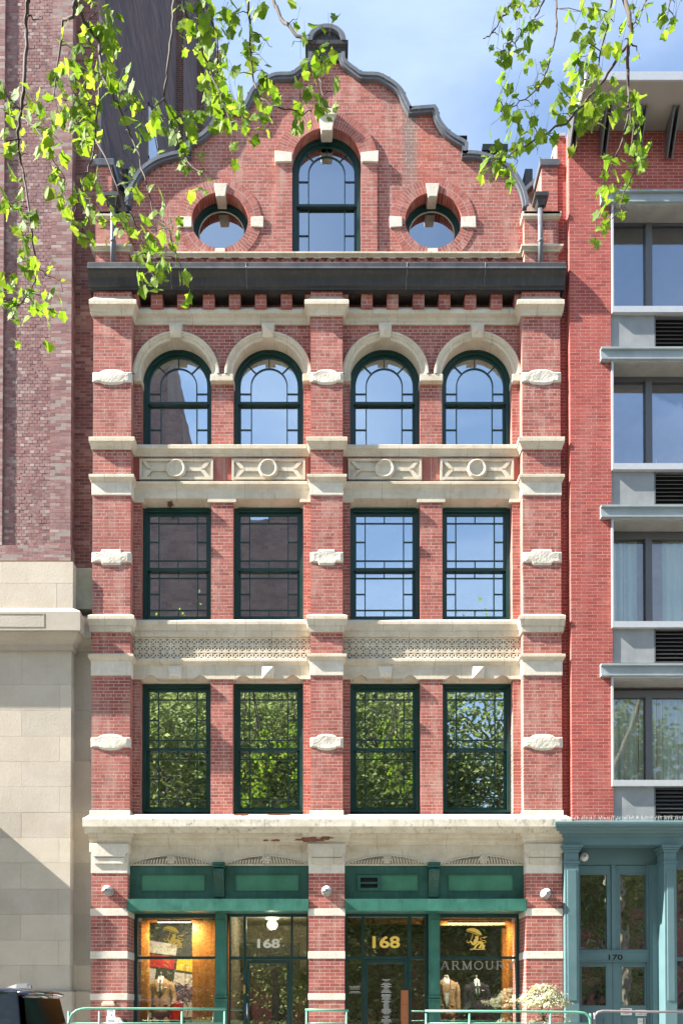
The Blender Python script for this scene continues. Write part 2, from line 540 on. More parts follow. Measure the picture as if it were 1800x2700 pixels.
def add_core(mb, rows, y, depth, inset=0.0008, side=0.0008):
    """mortar core behind the bricks: equal neighbouring rows become one box"""
    cur = None
    for za, zb, ints in rows + [(None,None,None)]:
        if cur and ints is not None and len(ints)==len(cur[2]) and all(abs(p[0]-q[0])<1e-6 and abs(p[1]-q[1])<1e-6 for p,q in zip(ints,cur[2])):
            cur = (cur[0], zb, ints); continue
        if cur:
            for a,b in cur[2]: mb.box(a+side,b-side,y+inset,y+depth,cur[0],cur[1])
        cur = (za,zb,ints) if ints is not None else None
def add_side(mb, x, sgn, y0, y1, z0, z1, course=COURSE, n=None, thick=0.05):
    """bricks on a reveal at x, facing sgn (+1 faces +x); y from y0 to y1"""
    n = n or max(1, round((z1-z0)/course)); ch=(z1-z0)/n
    for i in range(n):
        a, b = z0+i*ch+JOINT/2, z0+(i+1)*ch-JOINT/2
        cuts = [y0]
        k = y0 + (0.055 if i%2 else 0.11)
        while k < y1-0.03:
            cuts.append(k); k += 0.107 if i%2 else 0.213
        cuts.append(y1)
        for q in range(len(cuts)-1):
            p0, p1 = cuts[q]+JOINT*0.5, cuts[q+1]-(JOINT*0.5 if q<len(cuts)-2 else 0)
            mb.box(x-sgn*thick, x+random.uniform(.0,.0006)*sgn, p0, p1, a, b)

bricks, core = MB(), MB()
ground_piers = []

# ---- pier shafts: brick between the stone bands
pier_zones_up = [(2136,1979),(1936,1781),(1725,1665),(1624,1491),(1450,1305),(1250,1183),(1153,1011),(979,832),(790,764)]
PLAQ = []
for sgn_i, (xa, xb) in enumerate(((-XO,-XI),(-XC,XC),(XI,XO))):
    z_lo, z_hi = ZP(2150,0), ZP(764,0)
    # the shaft core runs full height
    core.box(xa+.0008, xb-.0008, 0.0008, 0.46, z_lo, z_hi)
    n = round((z_hi-z_lo)/COURSE)
    full, rows = lay(lambda z: [(xa,xb)], z_lo, z_hi, phase=xa+0.02, header_every=6)
    keep = []
    for b in full:
        zc=(b[2]+b[3])/2
        keep.append(b)
    add_front(bricks, keep, 0.0)
    for s in ((1,) if sgn_i==0 else (-1,1) if sgn_i==1 else (-1,)):
        add_side(bricks, xb if s>0 else xa, s, 0.107, YB+0.03, z_lo, z_hi)
    if sgn_i == 2: add_side(bricks, xb, 1, 0.107, 0.46, z_lo, z_hi)
    if sgn_i == 0: add_side(bricks, xa, -1, 0.107, 0.46, z_lo, z_hi)
# ---- ground floor piers
zg0, zg1 = 0.0, ZP(2303,0)
for i,(xa,xb) in enumerate(((-XOg,-XIg),(-XCg,XCg),(XIg,XOg))):
    core.box(xa+.0008, xb-.0008, 0.0008, 0.62, zg0, ZP(2150,0))
    full, rows = lay(lambda z: [(xa,xb)], zg0, zg1, phase=xa, header_every=0, n=round((zg1-zg0)/0.0715))
    ground_piers += [b for b in full]
    for s in ((1,) if i==0 else (-1,1) if i==1 else (-1,)):
        add_side(bricks, xb if s>0 else xa, s, 0.107, 0.60, zg0, zg1, 0.0715)
    if i == 2: add_side(bricks, xb, 1, 0.107, 0.6, zg0, zg1, 0.0715)
# the nearest bricks (ground floor piers) are single objects, nearest first
def sort_key(b):
    return (b[2] < 1.35, abs((b[2]+b[3])/2-2.6), abs((b[0]+b[1])/2))
ground_piers.sort(key=sort_key)
cache = {}
for k, (u0,u1,z0,z1) in enumerate(ground_piers):
    if k >= 300:
        add_front(bricks, [(u0,u1,z0,z1)], 0.0); continue
    w, h = round(u1-u0, 3), round(z1-z0, 4)
    if (w,h) not in cache:
        cache[(w,h)] = MB().box(-w/2,w/2,0,0.098,-h/2,h/2).mesh('brick', M['brick'])
    b = bpy.data.objects.new('brick', cache[(w,h)])
    b.location = ((u0+u1)/2, random.uniform(-.0006,.0006), (z0+z1)/2)
    COL.objects.link(b); b.parent = BLD

# ---- bay walls
Zs = lambda y: ZP(y, YB)
def bay_solid(z):
    return [(-XI-.0, -XC), (XC, XI)]
ZL3 = Zs(1324); ZL2 = Zs(1791)
Z_A4 = ZP(1171, YB-.06)                        # sill tops
Z_A3 = ZP(1637, YB-.08)
Z_A2 = ZP(2141, YB)
ARC_Z = ZP(985, 0.13)
ARC_R, ARC_RO = 0.735, 0.895
def bay_rect(z):
    r = bay_solid(z)
    for x in WX: r = subtract(r, x-WH, x+WH)
    return r
def bay_arch(z):
    r = bay_solid(z)
    for x in WX:
        h = WH
        if z > ARC_Z:
            d = z-ARC_Z
            h = math.sqrt(max(0, (ARC_RO-.03)**2-d*d)) if d < ARC_RO-.03 else 0
        if h: r = subtract(r, x-h, x+h)
    return r
zones = [(ZP(2165,YB), ZL2, bay_rect), (Z_A3-.06, ZL3, bay_rect), (Zs(1205), Zs(1264), bay_solid), (Z_A4-.03, Zs(850), bay_arch),
         (Zs(824), ZP(762,0.36), None)]
for z0, z1, fn in zones[:4]:
    b, rows = lay(fn, z0, z1, phase=0.02, header_every=6)
    add_front(bricks, b, YB); add_core(core, rows, YB, 0.36)
    if fn is not bay_solid:
        zt = z1 if fn is bay_rect else ARC_Z
        for x in WX:
            for s in (-1,1):
                add_side(bricks, x+s*WH, -s, YB+.107, YW+.03, z0, zt)
# recessed wall behind the brick corbels
b, rows = lay(bay_solid, Zs(826), ZP(758,0.42), phase=0.07)
add_front(bricks, b, 0.31); add_core(core, rows, 0.31, 0.2)

# ---- corbels (brick dentils under the big cornice)
zc0, zc1 = ZP(817, 0.1), ZP(752, 0.1)
def corbel(x0, x1):
    mb = MB()
    n = 6; ch = (zc1-zc0)/n
    for i in range(n):
        a, b_ = zc0+i*ch+JOINT/2, zc0+(i+1)*ch-JOINT/2
        cuts = [x0, x1] if i%2==0 else [x0,(x0+x1)/2-.0+.0,x1]
        for q in range(len(cuts)-1):
            mb.box(cuts[q]+(JOINT/2 if q else 0), cuts[q+1]-(JOINT/2 if q<len(cuts)-2 else 0), 0.06, 0.305, a, b_)
    o = mb.build('corbel', M['brick'], BLD)
    MB().box(x0+.006, x1-.006, 0.0608, 0.305, zc0+.006, zc1).build('corbel_mortar', M['mortar'], o)
px0 = [398,467,535,603.6,672,740]
for x in px0:
    a, b_ = XP(x,790,.06), XP(x+30,790,.06)
    corbel(a, b_); corbel(-b_, -a)
for s in (-1,1):
    for a,b_ in ((XI+.002,XI-.13),(XC-.002,XC+.12)):
        lo, hi = sorted((s*a, s*b_)); corbel(lo, hi)

# ---- the gable wall
gab = [(893,150),(896,173),(912,190),(930,203),(950,216),(993,218),(1016,229),(1034,241),(1049,257),(1057,275),(1067,295),(1075,308),
       (1078,308),(1138,303.5),(1139,305),(1144,327),(1158,350),(1181,373),(1216,393),(1217,394),(1215.5,422),(1217,423),(1250,424),(1273,429),(1305,440),(1336,461),(1353,483),(1368,512),(1376,546),(1376,552)]
YG = YB+.02
GO = [P(x, y, YG) for x, y in gab]            # right half outline, top to bottom
zlast = GO[-1][1]
def gable_half(z):
    """widest x of the outline at height z"""
    best = 0.0
    for (xa,za),(xb,zb) in zip(GO, GO[1:]):
        lo, hi = min(za,zb), max(za,zb)
        if lo <= z <= hi and hi-lo > 1e-6:
            best = max(best, xa+(xb-xa)*(z-za)/(zb-za))
    if z <= zlast: best = GO[-1][0]
    return best
OCX = 2.215
OCZ = ZP(581, YG); OCR, OCRO = 0.585, 0.865
GWX, GWR = 0.0, 0.715                         # gable window opening half width
GWZ = ZP(431, YG)                             # spring
GRO = 1.06
def gable_fn(z):
    h = gable_half(z)
    r = [(-h, h)]
    if z < GWZ: r = subtract(r, -GWR, GWR)
    else:
        d = z-GWZ
        if d < GWR+.1: r = subtract(r, -math.sqrt((GWR+.1)**2-d*d), math.sqrt((GWR+.1)**2-d*d))
    for sx in (-OCX, OCX):
        d = abs(z-OCZ)
        if d < OCR+.12:
            w = math.sqrt((OCR+.12)**2-d*d); r = subtract(r, sx-w, sx+w)
    return r
zg_lo, zg_hi = ZP(690, YG), GO[0][1]
gb, rows = lay(gable_fn, zg_lo, zg_hi, phase=0.05, header_every=6)
gcore = MB()
add_front(bricks, gb, YG); add_core(gcore, rows, YG, 0.40)
gcore.build('gable_wall', M['mortar'], BLD, fix=False)
GTH = 0.42
# gable coping
def offset_poly(pts, d):
    out = []
    for i,p in enumerate(pts):
        a = pts[max(0,i-1)]; b_ = pts[min(len(pts)-1,i+1)]
        ns = []
        for q,r in ((a,p),(p,b_)):
            dx,dz = r[0]-q[0], r[1]-q[1]
            L = math.hypot(dx,dz)
            if L > 1e-6: ns.append((-dz/L, dx/L))
        nx = sum(n[0] for n in ns); nz_ = sum(n[1] for n in ns)
        k = len(ns)
        if k == 2:
            kk = 1+ns[0][0]*ns[1][0]+ns[0][1]*ns[1][1]
            kk = max(kk, 0.6)
            out.append((p[0]+d*nx/kk, p[1]+d*nz_/kk))
        else: out.append((p[0]+d*nx, p[1]+d*nz_))
    return out
def smooth_poly(pts, closed=False):
    out = []
    for i in range(len(pts)-1):
        p0 = pts[max(0,i-1)]; p1=pts[i]; p2=pts[i+1]; p3=pts[min(len(pts)-1,i+2)]
        d = math.hypot(p2[0]-p1[0],p2[1]-p1[1])
        n = 3 if d > 0.09 else 1
        for k in range(n):
            t=k/n
            f=lambda a,b,c,e: 0.5*((2*b)+(-a+c)*t+(2*a-5*b+4*c-e)*t*t+(-a+3*b-3*c+e)*t**3)
            out.append((f(p0[0],p1[0],p2[0],p3[0]), f(p0[1],p1[1],p2[1],p3[1])))
    out.append(pts[-1])
    return out
# runs are smoothed separately so that the steps stay sharp
cut = [0, 11, 13, 20, len(GO)]
segs = [GO[0:12], GO[12:14], GO[14:20], GO[20:21]+[GO[21]], GO[21:]]
run = []
for sgm in segs: run += smooth_poly(sgm)
cp = MB()
for s in (1,-1):
    inner = [(s*x, z) for x, z in run]
    o1 = [(s*x, z) for x, z in offset_poly(run, 0.085)]
    o2 = [(s*x, z) for x, z in offset_poly(run, 0.12)]
    cp.strip(inner, o1, YG-.075, YG+GTH+.06)
    cp.strip([(s*x, z) for x, z in offset_poly(run, 0.05)], o2, YG-.10, YG-.0755)
cp.build('gable_coping', M['coping'], BLD)
# standing seams across the coping
sm = MB()
for s in (1,-1):
    o2 = offset_poly(run, 0.118); o3 = offset_poly(run, 0.135)
    for k in range(4, len(run)-2, 7):
        a,b_,c,d = o2[k],o2[k+1],o3[k+1],o3[k]
        t = 0.022/max(0.02, math.hypot(b_[0]-a[0], b_[1]-a[1]))
        b2 = (a[0]+(b_[0]-a[0])*t, a[1]+(b_[1]-a[1])*t); c2=(d[0]+(c[0]-d[0])*t, d[1]+(c[1]-d[1])*t)
        sm.prism([(s*p[0],p[1]) for p in (a,b2,c2,d)], YG-.102, YG+GTH)
sm.build('coping_seam', M['coping'], BLD)
# crowning block and little arched pediment
def rectpx(x0,x1,y0,y1,Y):
    a = P(x0,y1,Y); b_ = P(x1,y0,Y)
    return a[0], b_[0], a[1], b_[1]
ct = MB()
cx0 = -0.02
def boxpx(mb, hw, yt, yb, Yf, Yb):
    mb.box(-hw, hw, Yf, Yb, ZP(yb,Yf), ZP(yt,Yf))
boxpx(ct, 0.335, 139, 158, YG-.05, YG+.45)
ct.sweep([(-0.36,YG+.45),(-0.36,YG+.0),(0.36,YG+.0),(0.36,YG+.45)],
         [(0.01,ZP(142,YG)),(0.03,ZP(138,YG)),(0.035,ZP(130,YG)),(0.07,ZP(120,YG-.05)),(0.085,ZP(119,YG-.05)),(0.085,ZP(109,YG-.05)),(0.0,ZP(108,YG-.05))], back=0.3)
ct.build('gable_cap', M['copper'], BLD)
zc_ = ZP(111, YG-.05)
ar = MB()
n = 20
inn = [(0.30*math.cos(math.pi*i/n), zc_+0.26*math.sin(math.pi*i/n)) for i in range(n+1)]
out = [(0.40*math.cos(math.pi*i/n), zc_+0.345*math.sin(math.pi*i/n)) for i in range(n+1)]
ar.strip(inn, out, YG-.10, YG+.45)
ar.build('arched_pediment', M['coping'], BLD)
MB().prism(inn, YG-.03, YG+.3).build('pediment_panel', M['copper'], BLD)

# ---- voussoir rings (bricks on edge round the openings)
def ring_bricks(mb, cx, cz, r0, r1, a0, a1, n, y0, y1, gap=0.008):
    for i in range(n):
        t0 = a0+(a1-a0)*i/n; t1 = a0+(a1-a0)*(i+1)/n
        g0 = gap/2/r0; g1 = gap/2/r1
        j = random.uniform(-.0006,.0006)
        q = [(cx+r0*math.cos(t0+g0), cz+r0*math.sin(t0+g0)), (cx+r1*math.cos(t0+g1), cz+r1*math.sin(t0+g1)),
             (cx+r1*math.cos(t1-g1), cz+r1*math.sin(t1-g1)), (cx+r0*math.cos(t1-g0), cz+r0*math.sin(t1-g0))]
        mb.prism(q, y0+j, y1)
def arc_pts(cx, cz, r, a0, a1, n):
    return [(cx+r*math.cos(a0+(a1-a0)*i/n), cz+r*math.sin(a0+(a1-a0)*i/n)) for i in range(n+1)]
vs = MB(); vm = MB()
pi = math.pi
for sx in (-OCX, OCX):
    rm = (OCR+OCRO)/2
    ring_bricks(vs, sx, OCZ, OCR, rm-.004, 0, 2*pi, 58, YG-.012, YG+.36)
    ring_bricks(vs, sx, OCZ, rm+.004, OCRO, 0, 2*pi, 74, YG-.012, YG+.1)
    vm.strip(arc_pts(sx,OCZ,OCR+.008,0,2*pi,48), arc_pts(sx,OCZ,OCRO-.01,0,2*pi,48), YG-.0112, YG+.34)
# gable window: proud pilasters carrying an arch ring
YP = YG-.045
gz0 = ZP(672, YP)
gzi = ZP(424, YP)                             # underside of impost stones
rm = (GWR+GRO)/2
a_i = math.asin(min(1,(ZP(396,YP)-GWZ)/GRO)) if ZP(396,YP)>GWZ else 0
ring_bricks(vs, 0, GWZ, GWR, rm-.004, a_i, pi-a_i, 34, YP, YG+.36)
ring_bricks(vs, 0, GWZ, rm+.004, GRO, a_i*.8, pi-a_i*.8, 46, YP, YG+.1)
vm.strip(arc_pts(0,GWZ,GWR+.008,0,pi,40), arc_pts(0,GWZ,GRO-.01,0,pi,40), YP+.001, YG+.34)
pb = []
for s in (-1,1):
    lo, hi = sorted((s*GWR, s*1.045))
    b, rows = lay(lambda z: [(lo,hi)], gz0, gzi, phase=lo)
    add_front(bricks, b, YP); add_core(core, rows, YP, 0.5)
    add_side(bricks, s*GWR, -s, YP+.107, YG+.24, gz0, gzi)
    add_side(bricks, s*1.045, s, YP+.03, YG, gz0, gzi)
vs.build('brick_arch', M['brick'], BLD, kind='stuff')
vm.build('arch_mortar', M['mortar'], BLD)
def stone_px(name, pts, Yf, Yb, mat='white_stone', mirror=False, bev=0.008):
    poly = [P(x,y,Yf) for x,y in pts]
    outs = []
    for s in ((1,-1) if mirror else (1,)):
        o = MB().prism([(s*x,z) for x,z in poly], Yf, Yb).build(name, M[mat], BLD)
        bevel(o, bev); outs.append(o)
    return outs
stone_px('keystone', [(1123,482),(1158,482),(1152,516),(1129,516)], YG-.04, YG+.235, mirror=True)
stone_px('oval_stone', [(1027,568),(1060,570),(1060,596),(1028,598)], YG-.03, YG+.3, mirror=True)
stone_px('oval_stone', [(1217,570),(1254,568),(1255,598),(1217,597)], YG-.03, YG+.3, mirror=True)
stone_px('oval_stone', [(1129,653),(1154,653),(1156,672),(1127,672)], YG-.03, YG+.3, mirror=True)
stone_px('impost', [(952,400),(998,395),(997,425),(953,424)], YP-.04, YG+.1, mirror=True)
stone_px('keystone', [(840,301),(882,301),(875,342),(847,342)], YP-.07, YG+.12)
stone_px('keystone_cap', [(832,284),(888,284),(886,300),(834,300)], YP-.10, YG+.1)

# gable sill and zigzag frieze
def ledge(d, zb, zt):
    h = zt-zb
    return [(0,zb),(d*.3,zb),(d*.36,zb+h*.22),(d*.8,zb+h*.5),(d*.86,zb+h*.55),(d,zb+h*.58),(d,zt-h*.06),(d*.92,zt),(0,zt+.012)]
MB().sweep([(-4.03,YG),(-.0,YG),(4.03,YG)], ledge(.075, ZP(683,YG), ZP(662,YG-.07))).build('gable_sill', M['stone'], BLD)
zz = MB()
za, zb = ZP(706,YG), ZP(682,YG)
k = -4.0
i = 0
while k < 4.0:
    h = zb-za; w = 0.155
    for q in range(3):
        off = q*0.052
        s = 1 if i%2==0 else -1
        p = [(0,0),(0.04,0),(0.04+s*h*.95,h),(s*h*.95,h)]
        zz.prism([(k+off+x + (0 if s>0 else h*.95), za+z) for x,z in p], YG-.03, YG+.06)
    k += w; i += 1
zz.build('zigzag_frieze', M['brick'], BLD, kind='stuff')

# wings either side of the gable foot
for s in (-1,1):
    lo, hi = sorted((s*4.06, s*4.757))
    z0, z1 = ZP(700,.08), ZP(572,.08)
    b, rows = lay(lambda z: [(lo,hi)], z0, z1, phase=lo)
    add_front(bricks, b, .08); add_core(core, rows, .08, .5)
    add_side(bricks, s*4.06, -s, .19, .58, z0, z1)
    lo2, hi2 = sorted((s*4.43, s*4.757))
    z2 = ZP(436,.12)
    b, rows = lay(lambda z: [(lo2,hi2)], z1, z2, phase=lo2)
    add_front(bricks, b, .12); add_core(core, rows, .12, .5)
    add_side(bricks, s*4.43, -s, .23, .62, z1, z2)
    plan = [(lo,.4),(lo,.08),(hi,.08),(hi,.4)]
    MB().sweep(plan, ledge(.08, ZP(665,.08), ZP(645,.03))).build('wing_sill', M['stone'], BLD)
    MB().sweep(plan, [(0,ZP(578,.08)),(.05,ZP(574,.08)),(.05,ZP(562,.08)),(0,ZP(560,.08))]).build('wing_band', M['stone'], BLD)
    o = MB()
    o.xprism([(0.03,ZP(562,.03)),(0.03,ZP(556,.03)),(0.5,ZP(525,.12)),(0.5,ZP(560,.12))], lo-.02, hi+.02)
    o.build('wing_coping', M['coping'], BLD)
    MB().sweep([(lo2,.6),(lo2,.12),(hi2,.12),(hi2,.6)], [(0,z2-.03),(.04,z2-.02),(.05,z2+.09),(.03,z2+.12),(0,z2+.13)], back=.25).build('wing_cap', M['coping'], BLD)
    # scroll linking the wing to the gable
    sc = [P(x,y,.75) for x,y in ((1432,446),(1424,466),(1416,484),(1405,499),(1391,512),(1381,522))]
    sc = smooth_poly(sc)
    bt = [(x, ZP(640,.75)) for x,z in sc]
    pts = [(s*x,z) for x,z in sc]; bts=[(s*x,z) for x,z in bt]
    MB().strip(bts, pts, .75, .98).build('scroll_wall', M['mortar'], BLD)
    up = [(s*x, z+.10) for x,z in sc]
    MB().strip(pts, up, .60, 1.02).build('scroll_coping', M['coping'], BLD)
    # downpipe and leader head
    xp = s*4.36
    MB().tube([(xp,-.02,ZP(702,-.02)),(xp,-.02,ZP(545,-.02))], .052, 10).build('downpipe', M['coping'], BLD)
    lh = MB(); z = ZP(546,-.02)
    lh.loft([[(xp-a,-.02-b_,z+h),(xp+a,-.02-b_,z+h),(xp+a,.09,z+h),(xp-a,.09,z+h)] for a,b_,h in ((.06,.07,-.02),(.09,.10,.08),(.14,.13,.12),(.14,.13,.2))], smooth=False)
    lh.build('leader_head', M['copper'], BLD)
    MB().tube([(xp,-.02,ZP(640,-.02)),(xp,-.02,ZP(634,-.02))], .062, 10).build('pipe_collar', M['coping'], BLD)
# dark copper roof lumps seen behind the gable foot
rf = MB()
rf.box(-4.7, 4.7, .9, 14, ZP(700,.9)-.5, ZP(640,1.2))
for s in (-1,1):
    x0,z1 = P(1384,444,2.4); x1,z0 = P(1404,560,2.4)
    lo,hi = sorted((s*x0,s*x1)); rf.box(lo,hi,2.4,3.6,z0,z1)
x0,z1 = P(1271,384,3.0); x1,z0 = P(1338,520,3.0)
rf.box(x0+.05,x1-.05,3.0,4.0,z0,z1-.15); rf.box(x0,x1,2.95,4.05,z1-.15,z1)
rf.build('roof', M['copper'], BLD)

# ---- great copper cornice
zt = ZP(691,-.6)
cor = MB()
prof = [(0.02,ZP(768,.0)),(0.05,ZP(763,-.05)),(0.055,ZP(757,-.055)),(0.085,ZP(752,-.085)),(0.095,ZP(744,-.09)),(0.115,ZP(732,-.11)),(0.15,ZP(722,-.15)),(0.185,ZP(714,-.18)),(0.20,ZP(709,-.20)),
        (0.215,ZP(708,-.21)),(0.215,ZP(703,-.21)),(0.20,ZP(702,-.2)),(0.19,ZP(692,-.19)),(0.15,ZP(690,-.15)),(0.0,ZP(687,-.1))]
cor.sweep([(-4.80,.42),(-4.80,0),(4.80,0),(4.80,.42)], [(d*.0+ (d if True else 0), z) for d,z in prof], back=.4)
# end returns stop near the party line
cor.v = [(max(-4.83,min(4.83,x)),y,z) for x,y,z in cor.v]
CO = cor.build('cornice', M['copper'], BLD)
sm = MB()
for x in (-3.15,-1.62,1.62,3.2):
    pts = [(x+random.uniform(-.01,.01), -d-.004, z) for d,z in prof[1:13]]
    MB().tube(pts, .007, 5).build('cornice_seam', M['coping'], BLD)
MB().box(-4.83,4.83,-.222,-.214,ZP(708,-.21)+.004,ZP(703,-.21)-.004).build('rim_highlight', M['coping'], BLD)  # paler strip painting a highlight line along the cornice rim

# ---- stone string courses (breaking forward round the piers)
def clampx(o, a, b):
    for v in o.data.vertices: v.co.x = max(a, min(b, v.co.x))
    return o
def planw(e=0.0, xo=XO, xi=XI, xc=XC, ends=.3):
    return [(-xo,ends),(-xo,-e),(-xi,-e),(-xi,YB-e),(-xc,YB-e),(-xc,-e),(xc,-e),(xc,YB-e),(xi,YB-e),(xi,-e),(xo,-e),(xo,ends)]
clampx(MB().sweep(planw(), [(0,ZP(832,-.02)),(.03,ZP(832,-.02)),(.04,ZP(824,-.04)),(.055,ZP(820,-.055)),(.065,ZP(812,-.065)),(.11,ZP(803,-.11)),(.125,ZP(801,-.12)),(.125,ZP(791,-.12)),(.11,ZP(789,-.11)),(0,ZP(784,0))], back=.1).build('capital_course', M['stone'], BLD), -4.815, 4.815)
clampx(MB().sweep(planw(), ledge(.095, ZP(1183,-.03), ZP(1153,-.07)), back=.1).build('string_course', M['stone'], BLD), -4.815, 4.815)
clampx(MB().sweep(planw(), ledge(.08, ZP(1272,-.03), ZP(1251,-.06)), back=.1).build('string_course', M['stone'], BLD), -4.815, 4.815)
clampx(MB().sweep(planw(), [(0,ZP(1666,-.03)),(.04,ZP(1665,-.04)),(.045,ZP(1650,-.045)),(.062,ZP(1649,-.062)),(.07,ZP(1642,-.07)),(.09,ZP(1633,-.09)),(.096,ZP(1632,-.09)),(.096,ZP(1624,-.09)),(.085,ZP(1622,-.085)),(0,ZP(1620,0))], back=.1).build('string_course', M['stone'], BLD), -4.815, 4.815)
clampx(MB().sweep(planw(), ledge(.08, ZP(1744,-.03), ZP(1725,-.06)), back=.1).build('string_course', M['stone'], BLD), -4.815, 4.815)
# plain blocks on the piers under the two mouldings
for xa,xb in ((-XO,-XI),(-XC,XC),(XI,XO)):
    for y1,y0 in ((1305,1271),(1781,1743)):
        o = MB().box(xa-.015,xb+.015,-.022,.2,ZP(y1,-.02),ZP(y0,-.02)).build('pier_block', M['white_stone'], BLD); bevel(o,.008)
    o = MB().box(xa-.02,xb+.02,-.04,.2,ZP(2160,-.04),ZP(2137,-.04)).build('pier_base', M['white_stone'], BLD); bevel(o,.01)
# rough stone plaques with swelling middles
def plaque(xa, xb, zc, band, mid, style, seed):
    rng = random.Random(seed)
    w = xb-xa; c=(xa+xb)/2
    mb = MB()
    nx, nz_ = 22, 8
    def half(u):
        a = abs(u-.5)
        if style=='cross': return mid/2 if a < .26 else band/2
        return band/2 + (mid-band)/2*max(0, 1-(a/.3)**2)**.5 if a<.3 else band/2
    front, bot, top = [], [], []
    for i in range(nx+1):
        u=i/nx; x = xa-.012+(w+.024)*u; h=half(u)
        row=[]
        for k in range(nz_+1):
            v=k/nz_*2-1
            edge = min(1,(1-abs(v))*4)*min(1,min(u,1-u)*12)
            y = -.010 - edge*(.010+.012*(.5+.5*math.sin(u*9+seed)*math.sin(v*2.3+seed*1.7+u*5))+.003*rng.random())
            row.append((x, y, zc+v*h+rng.uniform(-.002,.002)))
        front.append(row)
    vs_ = [p for r in front for p in r]
    m = nz_+1
    fs=[[i*m+k,(i+1)*m+k,(i+1)*m+k+1,i*m+k+1] for i in range(nx) for k in range(nz_)]
    b0=len(vs_)
    for i in range(nx+1):
        for k in (0,nz_): vs_.append((front[i][k][0], .08, front[i][k][2]))
    for i in range(nx):
        fs.append([b0+2*i, b0+2*i+2, (i+1)*m, i*m]); fs.append([i*m+nz_,(i+1)*m+nz_, b0+2*i+3, b0+2*i+1])
    fs.append([b0]+[k for k in range(0,m)]+[b0+1]); fs.append([b0+2*nx+1]+[nx*m+k for k in range(nz_,-1,-1)]+[b0+2*nx])
    mb.add(vs_,fs)
    mb.build('stone_plaque', M['white_stone'], BLD)
sd = 3
for xa,xb in ((-XO,-XI),(-XC,XC),(XI,XO)):
    for yc,bh,mh,st in ((995,26,41,'oval'),(1470,27,42,'cross'),(1958,26,43,'oval')):
        plaque(xa,xb,ZP(yc,0),bh/130,mh/130,st,sd); sd+=1
